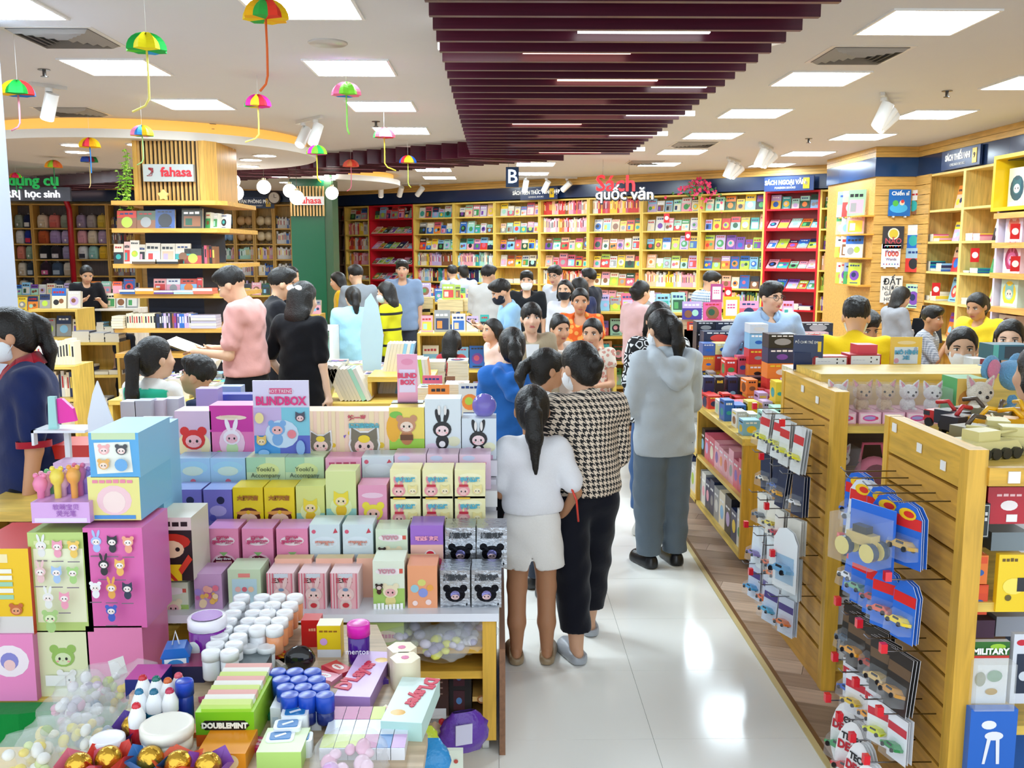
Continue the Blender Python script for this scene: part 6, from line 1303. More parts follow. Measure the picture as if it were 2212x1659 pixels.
# fourth row
for i in range(2): bb(378 + 76 * i, 453 + 76 * i, 990, 3, '#a8d0ec', 'sky blue blind box with pink ears, %s of two' % o_(i), bluepet)
for i in range(2): t_, w, h = bb(532 + 84 * i, 615 + 84 * i, 988, 3, '#cce4b8', 'green watercolour blind box lettered in script, %s of two' % o_(i), yook); zh(t_, "Yooki's\nAccompany", 0.026, '#4a5a4a', 0, h * 0.55, 0)
bb(703, 780, 990, 3, '#f0a8c8', 'pink blind box in the fourth row', lambda F: F.bars(0.1, 0.9, 0.8, 0.08, '#c84878', 4)); t_, w, h = bb(782, 850, 986, 3, '#d4e0e8', 'pale grey blue blind box in the fourth row', whiteblue)
for i in range(3): bb(852 + 70 * i, 920 + 70 * i, 982, 3, '#e4c4dc', 'lilac blind box with a marbled top, %s of three' % o_(i), lambda F: (F.ell(0.3, 0.9, 0.2, '#c8d0f0', 0.08), F.bars(0.1, 0.9, 0.72, 0.06, '#e090b0', 5)))
# top row
bb(382, 455, 888, 4, '#dcc0d0', 'pink blind box with a red hooded face', redhood)
t_, w, h = bb(457, 545, 876, 4, '#e87ab0', 'magenta and pink blind box with a white rabbit', magbun); zh(t_, 'Rabbit House', 0.014, '#f4e0c0', -0.01, h * 0.8, 0)
bb(655, 732, 888, 4, '#f6d4b8', 'peach striped blind box with a grey tiger, half hidden by the poster', tiger)
t_, w, h = bb(735, 840, 888, 4, '#f6d4b8', 'peach striped blind box with a grey tiger in full view', tiger); zh(t_, '娃一岁', 0.026, '#c85060', -0.03, h * 0.86); zh(t_, '捏捏猫抱抱会', 0.022, '#58b0c0', 0, h * 0.7)
t_, w, h = bb(842, 916, 880, 4, '#f0d860', 'yellow zoo blind box with a brown bear', zoo); zh(t_, '鸭鸭动物园', 0.022, '#f4e8c0', 0, h * 0.1)
bb(919, 995, 862, 4, '#dde6ea', 'tall pale blind box with a black rabbit', blackbun)
bb(998, 1072, 904, 4, '#d8e2ea', 'shorter pale blind box with a black rabbit under the ball', blackbun)
# poster and small sign
def poster(F): F.rect(0, 0, 0.5, 0.68, '#c8b0dc'); F.rect(0.5, 0.34, 1, 0.68, '#7cc4d8'); F.rect(0, 0.03, 0.46, 0.34, '#4a98d8'); F.rect(0.46, 0.03, 1, 0.34, '#5a64c0'); F.rect(0.3, 0.84, 0.7, 0.91, '#e0608c'); F.ell(0.5, 0.36, 0.3, '#c8dcf0', 0.26); F.critter(0.42, 0.42, 0.14, '#7aa8dc', '#f0b8b8', 'round', body='#7aa8dc'); F.ell(0.68, 0.36, 0.08, '#e8808c'); F.critter(0.84, 0.56, 0.09, '#484858', '#f0c8c8', 'cat'); F.critter(0.14, 0.28, 0.09, '#e8c068', '#f0d8b0', 'cat'); F.ell(0.18, 0.14, 0.1, '#8ab8e8', 0.06); F.ell(0.84, 0.2, 0.08, '#8ab0e0', 0.14); F.ell(0.12, 0.56, 0.08, '#f0dc98', 0.1)
t_, w, h = tbox(551, 666, 822, 982, 3.95, 0.012, '#dcd4ec', 'BLINDBOX poster stand in lilac and blue above the boxes', 'poster_stand', fn=poster, cat='sign', z0=0.975)
text('BLINDBOX', 0.05, flat('#e0307c'), t_, (0, -0.008, h * 0.755), UP, 0.0008, bold=0.002, sx=0.86)
text('HOT TREND', 0.019, flat('#f8e4ec'), t_, (0, -0.0085, h * 0.875), UP, 0.0006)
t_, w, h = tbox(859, 901, 765, 868, 4.15, 0.006, '#f0a8c4', 'narrow pink sign lettered BLIND BOX on a black foot', 'poster_stand', fn=lambda F: (F.rect(0.1, 0.2, 0.9, 0.68, '#e4d8f0'), F.ell(0.5, 0.84, 0.3, '#e890b0', 0.16)), cat='sign')
text('BLIND\nBOX', 0.03, flat('#e04068'), t_, (0, -0.006, h * 0.48), UP, 0.0006, bold=0.0015)
MB().box(-0.07, -0.03, -0.008, 0.07, 0.05, 0, '#2a2a2e').build('stand_foot', M_PLAST, t_)
p = at(1046, 876, Y=4.1)
t_ = thing('capsule_ball', 'translucent lilac capsule ball resting on the rabbit box', 'ball', p)
MB().sphere((0, 0, 0), 0.054, '#8a7ad0', 20, 14).build('shell', mat('lilac_shell', 0.08, spec=0.6, alpha=0.75), t_)
zh(t_, '盲盒星球', 0.014, '#3a3a60', 0, 0.01)
# small clear figurine boxes behind
for i, (px0, px1, py0, py1, Y, c) in enumerate([(262, 292, 868, 915, 4.3, '#c8ccd8'), (293, 325, 866, 915, 4.3, '#b8bccc'), (326, 352, 865, 915, 4.35, '#c8c0d4'), (355, 385, 862, 912, 4.4, '#c0c4d4'), (424, 470, 840, 875, 4.5, '#a898d8'), (472, 545, 852, 875, 4.6, '#4a5ab8'), (470, 520, 835, 856, 4.8, '#98b0e0')]):
 t_, w, h = tbox(px0, px1, py0, py1, Y, 0.08, c, ['clear figurine box with a grey toy, first', 'clear figurine box with a violet toy, second', 'clear figurine box with a dark toy, third', 'clear figurine box by the white shirt, fourth', 'lilac box behind the magenta rabbit box', 'blue box beside the poster', 'pale blue box under the books'][i] , 'figurine_box', fn=lambda F: F.ell(0.5, 0.45, 0.22, R.choice(['#8a88b0', '#a8a0c8', '#70708a'])), z0=0.86, group='figurine boxes')
BT2 = table('display_table', 'small table under the clear figurine boxes', -2.0, 4.25, -0.95, 4.9, 0.86, panel=True)
# ---------------------------------------------------------------- big cartons at the left
PF = table('low_platform', 'low wooden platform carrying the tall blind box cartons', -2.0, 2.98, -1.12, 3.6, 0.395, cat='platform')
gc = thing('green_cloth', 'plain green cloth hanging below the big cartons', 'cloth', (0, 0, 0))
b = MB(); n = 14
for i in range(n):
 x0, x1 = -2.15 + 0.92 * i / n, -2.15 + 0.92 * (i + 1) / n; y0, y1 = 2.9 + 0.015 * math.sin(i * 1.3), 2.9 + 0.015 * math.sin((i + 1) * 1.3)
 b.face([(x0, y0 - 0.02, 0), (x1, y1 - 0.02, 0), (x1, y1, 0.39), (x0, y0, 0.39)], '#0f8a3c', True); b.face([(x0, y0, 0.39), (x1, y1, 0.39), (x1, 2.97, 0.39), (x0, 2.97, 0.39)], '#0f8a3c', True)
b.build('drape', M_CLOTH, gc)
def figs(cols, rows, pal, fur=True):
 def f(F):
  rr = random.Random(rows * 7 + cols); n = 0
  for r_ in range(rows):
   m = cols - (1 if r_ % 2 and cols == 3 and rows == 4 else 0) - (1 if r_ == rows - 1 and cols == 3 else 0)
   for c in range(m):
    a = 0.5 + (c - (m - 1) / 2) * 0.28; b_ = 0.87 - r_ * (0.24 if rows < 4 else 0.215); k = pal[n % len(pal)]; n += 1
    F.critter(a, b_, 0.09, k, '#f6ece6', ears_(n), body=k); F.rect(a - 0.1, b_ - 0.15, a + 0.1, b_ - 0.14, '#7a6a7a')
 return f
CT = 'tall blind box cartons'
def green1(F): F.rect(0.08, 0.1, 0.9, 0.84, '#eef0cc'); F.bars(0.1, 0.85, 0.88, 0.04, '#d8e0a0', 5); figs(3, 3, ['#e8e8e4', '#f0a0b8', '#f0c860', '#e8c0c0', '#a8c4e8', '#a8d080'])(F); F.critter(0.4, 0.2, 0.12, '#a8cc80', '#e0ecc0', 'round', body='#a8cc80')
tbox(74, 189, 1150, 1362, 3.0, 0.22, '#bcd47c', 'green carton printed with rows of small animals, upper', 'carton_box', '#a8c468', green1, 'carton', CT, z0=0.622)
tbox(74, 189, 1362, 1500, 3.0, 0.22, '#e2e8bc', 'pale green carton with a green bear and panda, lower', 'carton_box', '#d0d8a8', lambda F: (F.critter(0.55, 0.6, 0.2, '#98c060', '#d8e8b8', 'round'), F.critter(0.6, 0.28, 0.15, '#f0f0ec', '#f8f6f0', 'round'), F.rect(0.24, 0.18, 0.58, 0.34, '#eef0ec')), 'carton', CT, z0=0.395)
tbox(192, 306, 1140, 1352, 3.0, 0.24, '#e06ab0', 'magenta pink carton printed with small animals, upper', 'carton_box', '#d878b8', figs(3, 4, ['#a8c0f0', '#30303a', '#f0a888', '#2a2a30', '#f0b860', '#f0f0f0', '#e8a850', '#303850', '#4060c0', '#f0a8a0']), 'carton', CT, z0=0.636)
tbox(194, 306, 1352, 1495, 3.0, 0.24, '#ea88b8', 'plain pink carton with a white label, lower', 'carton_box', '#e07cb0', lambda F: (F.poly([(0.36, 0.5), (0.64, 0.58), (0.7, 0.34), (0.42, 0.26)][::-1], '#f0f0ee')), 'carton', CT, z0=0.395)
def yel(F):
 F.rect(0, 0, 1, 0.22, '#dcd8d4'); F.bars(0.0, 0.7, 0.84, 0.1, '#f4e4b0', 4)
 for k in range(5): F.rect(0.0, 0.42 + 0.075 * k, 0.72, 0.47 + 0.075 * k, ['#a0d0b0', '#f4f0e0', '#a0d0b0', '#f4f0e0', '#f4f0e0'][k])
 F.critter(0.75, 0.3, 0.1, '#c86a3a', '#e8a070', 'round'); F.critter(0.3, 0.12, 0.14, '#7a5a44', '#b89a80', 'round')
tbox(-60, 60, 1185, 1362, 2.98, 0.3, '#f2c41c', 'yellow and red carton with list stripes at the picture edge, upper', 'carton_box', '#d03428', yel, 'carton', CT, z0=0.62)
tbox(-60, 70, 1370, 1510, 2.97, 0.22, '#ec8cc4', 'pink carton with a white cloud figure, lower', 'carton_box', '#d878b0', lambda F: (F.ell(0.62, 0.6, 0.3, '#f4e8f0', 0.26), F.ell(0.62, 0.6, 0.14, '#8a8ad0'), F.ell(0.62, 0.54, 0.09, '#f0c8c8')), 'carton', CT, z0=0.395)
def lblue(F): F.rect(0.06, 0.85, 0.94, 1, '#c8dcb0'); F.poly([(0.14, 0.08), (0.86, 0.12), (0.82, 0.8), (0.1, 0.78)], '#eef0e4'); F.critter(0.3, 0.62, 0.11, '#f0b0b0', '#f8d8d4'); F.critter(0.66, 0.62, 0.11, '#4a4a50', '#f4e0d8'); F.critter(0.3, 0.3, 0.11, '#e8b060', '#f4dcc8'); F.ell(0.66, 0.3, 0.13, '#6aa8dc')
tbox(196, 298, 935, 1028, 3.05, 0.3, '#5aa8dc', 'sky blue carton with four round portraits on the stack top', 'carton_box', '#88c4e4', lblue, 'carton', CT, z0=1.136)
tbox(194, 300, 1030, 1128, 3.05, 0.3, '#e8e08a', 'pale yellow carton with a pink doll portrait', 'carton_box', '#78bce0', lambda F: (F.ell(0.5, 0.46, 0.34, '#f0c8cc', 0.3), F.ell(0.5, 0.42, 0.22, '#f4dcd4'), F.rect(0.1, 0.03, 0.9, 0.12, '#4a90d0'), F.bars(0.1, 0.9, 0.86, 0.08, '#e88aa0', 6)), 'carton', CT, z0=0.99)
tbox(310, 345, 925, 1100, 3.4, 0.2, '#6ab4e0', 'sky blue carton column behind the portrait cartons', 'carton_box', '#88c4e4', lambda F: (F.rect(0, 0.48, 1, 0.52, '#c8e060'), F.ell(0.5, 0.7, 0.16, '#d03080')), 'carton', CT, z0=0.6)
tbox(315, 372, 900, 1010, 3.75, 0.012, '#cfd4ea', 'pale lilac cardboard divider between cartons and blind boxes', 'divider_board', cat='board', z0=0.7)
def comicd(F): F.rect(0, 0.8, 1, 1, '#f0dcd4'); F.bars(0.05, 0.95, 0.86, 0.07, '#2a2020', 4); F.ell(0.5, 0.62, 0.46, '#c83420', 0.22); F.ell(0.45, 0.5, 0.34, '#f4d0a8', 0.24); F.ell(0.34, 0.54, 0.06, '#201818'); F.ell(0.62, 0.5, 0.06, '#201818'); F.rect(0.1, 0, 0.7, 0.26, '#f0c820'); F.poly([(0.0, 0.3), (0.5, 0.0), (0.6, 0.0), (0.0, 0.42)], '#c83420'); F.poly([(0.7, 0.1), (1, 0.34), (0.9, 0.42), (0.62, 0.18)], '#d84028')
tbox(335, 412, 1118, 1216, 3.3, 0.2, '#2a2020', 'dark comic style blind box with a red haired fighter', 'blind_box', '#d8d4c0', comicd, 'blind box', z0=0.69)
tbox(330, 400, 1218, 1256, 3.36, 0.16, '#d8e4c4', 'pale carton hidden under the comic box', 'blind_box', cat='blind box', z0=0.6)
# lilac pen tray with little creatures, on the green carton
t_, w, h = tbox(70, 192, 1085, 1140, 3.02, 0.2, '#d8a8e0', 'lilac open pen tray lettered in violet', 'pen_tray', fn=lambda F: F.rect(0.05, 0.04, 0.95, 0.24, '#e8d8ec'), cat='tray', z0=0.99)
text('软萌宝贝\n荧光笔', 0.022, flat('#a060b8'), t_, (0.02, -0.004, h * 0.6), UP, 0.0005)
for i in range(9):
 p = at(88 + 12 * i, 1062 - 3 * (i % 4) - 2 * i, Y=3.08 + 0.03 * (i % 3)); c = ['#f08ab0', '#f4b0c8', '#78c878', '#f0d858', '#f0c8d8', '#b898d8', '#f0a850', '#e87aa0', '#c8a0e0'][i]
 b = MB(); b.lathe([(0.01, -0.09), (0.012, 0), (0.02, 0.01), (0.024, 0.03), (0.016, 0.05), (0.0, 0.056)], 10, c); b.sphere((-0.014, 0, 0.055), 0.009, c, 8, 6); b.sphere((0.014, 0, 0.055), 0.009, c, 8, 6)
 b.build('animal_pen', M_PLAST, loc=p, label='%s animal-topped pen in the lilac tray' % ['rose', 'pink', 'green', 'yellow', 'blush', 'violet', 'amber', 'deep pink', 'mauve'][i], cat='pen', group='animal pens')
# white shaped stand and hourglass shelf
p = at(220, 960, Y=3.6)
t_ = thing('white_standee', 'white shaped cardboard standee behind the sky blue carton', 'standee', p)
MB().prism([(-0.05, -0.25), (0.05, -0.25), (0.055, 0.08), (0.03, 0.16), (0.0, 0.25), (-0.02, 0.2), (-0.045, 0.1)], 0, 0.01, '#e6ebf4', Matrix.Rotation(math.pi / 2, 4, 'X')).build('board', M_PRINT, t_)
p = at(140, 925, Y=3.7)
t_ = thing('acrylic_shelf', 'white acrylic shelf with pastel and pink cards', 'shelf', p)
MB().box(-0.11, -0.05, -0.01, 0.1, 0.08, 0.0, '#eef0f6').build('ledge', M_PLAST, t_); MB().box(-0.11, -0.05, -0.06, -0.1, -0.02, 0.0, '#eef0f6').build('lip', M_PLAST, t_)
MB().prism([(-0.055, 0), (-0.02, 0), (-0.022, 0.13), (-0.05, 0.13)], 0, 0.02, '#a8dcd8', Matrix.Rotation(math.pi / 2, 4, 'X')).build('pastel_card', M_PRINT, t_)
MB().prism([(-0.02, 0.02), (0.05, 0.03), (0.04, 0.08), (0.0, 0.12), (-0.02, 0.12)], -0.01, 0.01, '#f028a8', Matrix.Rotation(math.pi / 2, 4, 'X')).build('pink_card', M_PRINT, t_)
MB().box(-0.02, 0.03, -1.2 + 0.3, 0.0, 0.05, -0.01, '#e0e4ec').build('post', M_PLAST, t_)
tbox(112, 190, 962, 992, 4.0, 0.2, '#d0281e', 'red toy tray behind the staff hand', 'toy_tray', cat='tray')
tbox(120, 195, 1000, 1080, 3.5, 0.1, '#e0b8e0', 'lilac carton behind the animal pens', 'carton_box', cat='carton', z0=0.9)
table('display_table', 'low table behind the tall cartons', -2.1, 3.62, -1.36, 4.2, 0.86, panel=True)
# ================================================================ sweets table in the foreground
CZ = 0.6
ct = thing('sweets_table', 'low wooden table covered with sweets and gum in the foreground', 'table', (0, 0, 0))
MB().prism([(-0.98, 2.0), (-0.19, 2.0), (-0.19, 2.35), (-0.42, 3.1), (-0.98, 3.1)], CZ - 0.03, CZ, '#c8b090').build('table_top', M_WOODX, ct)
for x, y in ((-0.97, 2.02), (-0.27, 2.02), (-0.97, 3.0), (-0.52, 3.0)): MB().box(x, y, 0, x + 0.05, y + 0.05, CZ - 0.03, WOOD).build('leg', M_WOODZ, ct)
SW = 'sweets on the foreground table'
def sb(px0, px1, pyt, pyb, d, col, label, name='sweets_box', top=None, side=None, fn=None, z=CZ, rz=0.0, cat='sweets'):
 """a carton standing on the table at the spot its foot shows"""
 a = at((px0 + px1) / 2, pyb, z=z); Y = a.y
 t_, w, h = tbox(px0, px1, pyt, pyb, Y, d, col, label, name, side, fn, cat, SW, rz, z0=z)
 if top: cube_top(t_, w, h, d, top)
 return t_, w, h
def jar(px, py, z, r, h, body, lid, label, name='jar', lidh=0.3, clear=False, lidr=1.06, cat='sweets'):
 """round pot whose lid top is seen at (px,py)"""
 p = at(px, py, z=z + h); t_ = thing(name, label, cat, (p.x, p.y, z), group=SW)
 MB().lathe([(0, 0), (r * 0.92, 0), (r, h * 0.06), (r, h * (1 - lidh) - 0.004), (r * 0.86, h * (1 - lidh))], 16, body).build('pot', M_CLEAR if clear else M_GLOSS, t_)
 MB().lathe([(r * 0.9, h * (1 - lidh)), (r * lidr, h * (1 - lidh)), (r * lidr, h * 0.97), (r * lidr * 0.93, h), (r * lidr * 0.8, h * 0.985), (0, h * 0.985)], 18, lid).build('lid', M_PLAST, t_)
 return t_
# gum bottles with white lids
k = 0
for r_ in range(8):
 for c in range(2):
  px, py = 522 - 9.5 * r_ + 44 * c - 4 * c * (r_ > 3), 1287 + 17 * r_
  jar(px, py, CZ + 0.02, 0.026, 0.085, '#e8eaee', '#f4f6f8', 'white lidded gum bottle, row %s, %s side of the tilted tray' % (o_(r_), ['near', 'far'][c]), 'gum_bottle', 0.3); k += 1
for r_ in range(5):
 for c in range(2):
  px, py = 600 - 11 * r_ + 37 * c, 1286 + 17 * r_
  jar(px, py, CZ + 0.03, 0.026, 0.085, '#f0a070' if c else '#e8eaee', '#f8f8f8', 'white lidded gum bottle, row %s, %s column of the second tray' % (o_(r_), ['first', 'second'][c]), 'gum_bottle', 0.3)
for i, (px, py) in enumerate([(537, 1375), (580, 1372), (540, 1395), (575, 1396)]): jar(px, py, CZ, 0.026, 0.07, '#e8eef0', '#f4f6f8', 'loose white lidded gum bottle beside the blue toy house, %s' % o_(i), 'gum_bottle')
t_ = jar(447, 1330, CZ, 0.056, 0.15, '#7a1496', '#f6f2fa', 'large purple sweet jar with a white rimmed lid', 'sweet_jar', 0.24)
MB().lathe([(0.0, 0.1515), (0.047, 0.1515)], 18, '#8a1aa8').build('lid_print', M_PRINT, t_); MB().sphere((-0.03, -0.05, 0.06), 0.026, '#e8f0ea', 12, 8, None, (1, 0.3, 1)).build('label', M_PRINT, t_)
for i, (px, py) in enumerate([(470, 1400), (432, 1412), (462, 1424)]): jar(px, py, CZ, 0.05, 0.05, '#7a1496', '#e8d8f0', 'low purple sweet tub under the large purple jar, %s' % o_(i), 'sweet_tub', 0.4)
# toy houses
def house(px, py, s, label):
 p = at(px, py, z=CZ + 0.02); t_ = thing('sweet_house', label, 'sweets', p, 0.2, group=SW)
 MB().box(-0.04 * s, -0.03 * s, 0, 0.04 * s, 0.03 * s, 0.055 * s, '#2a78c8').build('body', M_PLAST, t_)
 b = MB().box(-0.033 * s, -0.0312 * s, 0.006, 0.033 * s, -0.03 * s, 0.05 * s, '#e8f0f4'); F = Face(b, (-0.033 * s, -0.0314 * s, 0.006), (0.066 * s, 0, 0), (0, 0, 0.044 * s)); F.ell(0.5, 0.5, 0.4, '#3a88c8', 0.3); F.bars(0.2, 0.8, 0.45, 0.15, '#e8f4fa', 4); b.build('label', M_PRINT, t_)
 MB().prism([(-0.045 * s, 0.055 * s), (0.045 * s, 0.055 * s), (0.03 * s, 0.085 * s), (-0.03 * s, 0.085 * s)], -0.035 * s, 0.035 * s, '#1f6ac0', Matrix.Rotation(math.pi / 2, 4, 'X')).build('roof', M_PLAST, t_)
 MB().tube([(-0.01, 0, 0.085 * s), (0.0, 0, 0.13 * s), (0.01, 0, 0.085 * s)], 0.003, '#f0f0f0', 5).build('loop', M_PLAST, t_)
house(383, 1447, 0.95, 'blue house-shaped sweet box with a checked label, front one'); house(588, 1375, 0.85, 'blue house-shaped sweet box among the white lids')
sb(652, 690, 1340, 1398, 0.06, '#c8201e', 'red folded carton lettered VIP', fn=lambda F: F.bars(0.4, 0.8, 0.6, 0.1, '#f0b090', 3))
sb(686, 735, 1352, 1420, 0.06, '#f0d020', 'small yellow carton with a white flap', top='#f4ecd0', fn=lambda F: (F.rect(0, 0, 1, 0.25, '#e0e4e8'), F.bars(0.1, 0.9, 0.8, 0.06, '#a06a20', 4), F.ell(0.28, 0.5, 0.16, '#d8a8e0')))
t_ = jar(774, 1345, CZ, 0.034, 0.13, '#4a1a8a', '#e020b0', 'purple gum bottle with a magenta cap beside the yellow carton', 'gum_bottle', 0.3)
text('mentos', 0.024, flat('#f4f0f8'), t_, (0.0, -0.037, 0.05), UP, 0.001)
sb(480, 572, 1438, 1475, 0.1, '#40484c', 'flat grey and black sweet carton', top='#586468')
sb(272, 345, 1468, 1510, 0.1, '#1c2a78', 'navy sweet box with a pink end', top='#c050a0'); sb(350, 440, 1440, 1475, 0.12, '#23244a', 'dark tray of pink and blue lollies', top='#a04868'); sb(280, 330, 1500, 1520, 0.08, '#f0c8b0', 'small flat peach sweet packet')
sb(615, 640, 1470, 1520, 0.05, '#2a9a48', 'narrow green sweet packet', top='#e03a70')
t_ = thing('black_bag', 'crumpled black sweet bag', 'sweets', at(648, 1445, z=CZ), group=SW); MB().sphere((0, 0, 0.035), 0.045, '#1c1a1c', 10, 7, None, (1.1, 0.8, 0.9)).build('bag', M_FILM if False else M_GLOSS, t_)
# drink-shaped markers
for i, (px, py, body, cap) in enumerate([(308, 1460, '#c82838', '#f4f4f4'), (337, 1462, '#207068', '#f0f2f4'), (362, 1466, '#d86a30', '#f4f4f4'), (300, 1490, '#2878a0', '#f0f4f6'), (332, 1490, '#1f6a88', '#f2f4f6'), (366, 1488, '#c03050', '#f4f4f4'), (294, 1520, '#d02a3a', '#f4f4f4'), (385, 1455, '#e06070', '#f4f4f4')]):
 p = at(px, py, z=CZ + 0.13); t_ = thing('sweet_bottle', 'bottle-shaped sweet dispenser with %s body and %s tip, in the white cluster' % (['red', 'teal', 'orange', 'blue', 'dark blue', 'crimson', 'scarlet', 'coral'][i], ['red', 'green', 'orange', 'blue', 'teal', 'pink', 'dark', 'pale'][i]), 'sweets', (p.x, p.y, CZ), group='bottle sweets')
 MB().lathe([(0, 0), (0.02, 0), (0.021, 0.07), (0.014, 0.085)], 12, body).build('bottle', M_GLOSS, t_)
 MB().lathe([(0.021, 0.07), (0.022, 0.095), (0.012, 0.12), (0.01, 0.122)], 12, cap).build('cap', M_PLAST, t_); MB().sphere((0, 0, 0.122), 0.012, body, 10, 6).build('tip', M_GLOSS, t_)
t_ = jar(398, 1470, CZ, 0.022, 0.13, '#1c3aa8', '#2048c0', 'tall blue sweet tube with a blue cap', 'sweet_tube', 0.3, lidr=1.1)
# gum display box
t_, w, h = sb(425, 548, 1538, 1612, 0.26, '#7ac020', 'green and orange gum display box with packs inside', 'gum_display', side='#a8d838', fn=lambda F: (F.rect(0, 0, 1, 0.34, '#e0641c'), F.poly([(0.08, 0.62), (0.16, 0.48), (0.84, 0.48), (0.92, 0.62), (0.84, 0.76), (0.16, 0.76)], '#1c1c1a')))
text('DOUBLEMINT', 0.02, flat('#f0f4e8'), t_, (0, -0.004, h * 0.62), UP, 0.0006, bold=0.0012, sx=0.95)
for i in range(9): MB().cbox((0, 0.025 + 0.027 * i, h + 0.008), (w * 0.86, 0.02, 0.02), ['#d8e890', '#f4f0e8', '#f0b8b0'][i % 3], (0.3, 0, 0)).build('gum_pack', M_PRINT, t_)
# blue caps
for r_ in range(4):
 for c in range(3):
  jar(612 + 38 * c - 9 * (3 - r_) + 14, 1449 + 17 * r_, CZ + 0.02, 0.024, 0.08, '#1a2a70', '#1c48b8', 'royal blue capped sweet pot, row %s, %s across' % (o_(r_), o_(c)), 'sweet_pot', 0.55)
for i in range(5): sb(585 + 22 * i, 605 + 22 * i, 1530, 1578, 0.12, '#e8ecf2', 'white gum carton in the row below the blue caps, %s' % o_(i), top='#f4f6fa', fn=lambda F: F.rect(0.2, 0.3, 0.8, 0.6, '#c8d8ec'))
for i, (px, py) in enumerate([(638, 1552), (622, 1572), (606, 1592), (645, 1588)]):
 p = at(px, py, z=CZ + 0.05); t_ = thing('mint_tin', 'blue and white mint tin, %s in the overlapping row' % o_(i), 'sweets', (p.x, p.y, CZ + 0.008 * (3 - i)), 0.1, group=SW)
 MB().rbox(-0.035, -0.026, 0, 0.035, 0.026, 0.045, 0.01, '#f0f4f8').build('tin', M_PLAST, t_); b = MB().rbox(-0.026, -0.018, 0.0451, 0.026, 0.018, 0.047, 0.006, '#2878b8'); b.cbox((0, 0, 0.0475), (0.03, 0.008, 0.001), '#f0f4f8', (0, 0, 0.5)); b.build('label', M_PRINT, t_)
# layered cake cartons
t_, w, h = sb(722, 800, 1505, 1535, 0.3, '#b088c8', "lilac cake carton with red lettering lying flat", top='#d4b4e4', rz=-0.1)
text("D'Layer", 0.06, flat('#d83050'), t_, (-0.02, 0.13, h + 0.003), (0, 0, 1.35), 0.001, bold=0.003); MB().sphere((0.03, 0.24, h), 0.03, '#f0c860', 10, 6, None, (1, 0.8, 0.06)).build('cake_print', M_PRINT, t_)
t_, w, h = sb(822, 912, 1560, 1600, 0.26, '#b8dcd4', "mint cake carton with red lettering lying flat", top='#d8eee8', rz=-0.12)
text("D'Layer", 0.055, flat('#d83050'), t_, (0.02, 0.17, h + 0.003), (0, 0, -1.75), 0.001, bold=0.003); MB().sphere((-0.02, 0.05, h), 0.03, '#f0b850', 10, 6, None, (1, 0.8, 0.06)).build('cake_print', M_PRINT, t_)
for i in range(6):
 c1, c2 = [('#b0207a', '#c8d82a'), ('#b0207a', '#c8d82a'), ('#a81c70', '#c8d82a'), ('#c8d830', '#b82a8a'), ('#e04858', '#3a78b8'), ('#e0d8e4', '#c8a0d0')][i]
 t_, w, h = sb(690 + 31 * i, 719 + 31 * i, 1618, 1642, 0.22, '#e8eaf0', 'slim biscuit carton in %s, %s of the lying row' % (['magenta and lime', 'magenta and lime with white', 'plum and lime', 'lime and pink', 'red and blue', 'white and lilac'][i], o_(i)), top='#e4ecf8')
 MB().box(-w / 2, 0.15, h + 0.0014, w / 2, 0.22, h + 0.0022, c1).build('band', M_PRINT, t_); MB().box(-w / 2, 0.004, h + 0.0014, w / 2, 0.07, h + 0.0022, c2).build('band', M_PRINT, t_)
for i, (px, py) in enumerate([(868, 1398), (875, 1420)]): 
 p = at(px, py, z=CZ + 0.09); b = MB(); b.cyl((0, 0, 0), 0.045, 0.09, '#f0e4c4', 6); b.cyl((0, 0, 0.09), 0.012, 0.001, '#d03080', 8); b.build('hexagon_box', M_PRINT, loc=(p.x, p.y, CZ), label='cream six-sided sweet box with a pink dot, %s' % ['far one', 'near one'][i], cat='sweets', group=SW)
t_ = jar(360, 1562, CZ + 0.03, 0.062, 0.07, '#e8e4d4', '#f2eee0', 'round white sweet tub lying open at the front', 'sweet_tub', 0.45)
t_ = jar(232, 1592, CZ, 0.04, 0.07, '#2a2a60', '#f0f0f4', 'white lidded tub with dark letters among the clear bags', 'sweet_tub', 0.45)
sb(425, 530, 1628, 1665, 0.12, '#f0961c', 'orange sweet carton under the gum display', fn=lambda F: (F.ell(0.7, 0.5, 0.16, '#f8d8a0'), F.bars(0.1, 0.5, 0.5, 0.2, '#c03020', 3)))
sb(555, 650, 1625, 1665, 0.12, '#b8dc78', 'pale green gum carton at the front edge', top='#e0f0c0')
# paper cones with gold balls
for i, (px, py, c, nm) in enumerate([(235, 1640, '#e03a2c', 'red'), (325, 1640, '#3a78c0', 'blue'), (290, 1570, '#5a3a9a', 'violet'), (385, 1650, '#e85a30', 'orange red'), (450, 1655, '#8a4ab0', 'purple'), (170, 1655, '#e06a80', 'pink')]):
 p = at(px, py, z=CZ + 0.05); t_ = thing('sweet_cone', '%s paper cone holding a gold foil ball' % nm, 'sweets', (p.x, p.y, CZ), R.uniform(-0.4, 0.4), group='cones with gold balls')
 b = MB()
 for kk in range(8):
  a0, a1 = kk * math.pi / 4, (kk + 1) * math.pi / 4
  for aa, bb_, zz in ((a0, a1, 0.055),):
   z0 = 0.05 + 0.025 * (kk % 2); z1 = 0.05 + 0.025 * ((kk + 1) % 2)
   b.face([(0.015 * math.cos(aa), 0.015 * math.sin(aa), 0), (0.015 * math.cos(bb_), 0.015 * math.sin(bb_), 0), (0.06 * math.cos(bb_), 0.06 * math.sin(bb_), z1), (0.06 * math.cos(aa), 0.06 * math.sin(aa), z0)], c)
 b.build('cone', M_PRINT, t_); MB().sphere((0, 0, 0.05), 0.033, '#e0b040', 12, 8).build('gold_ball', M_FOIL, t_)
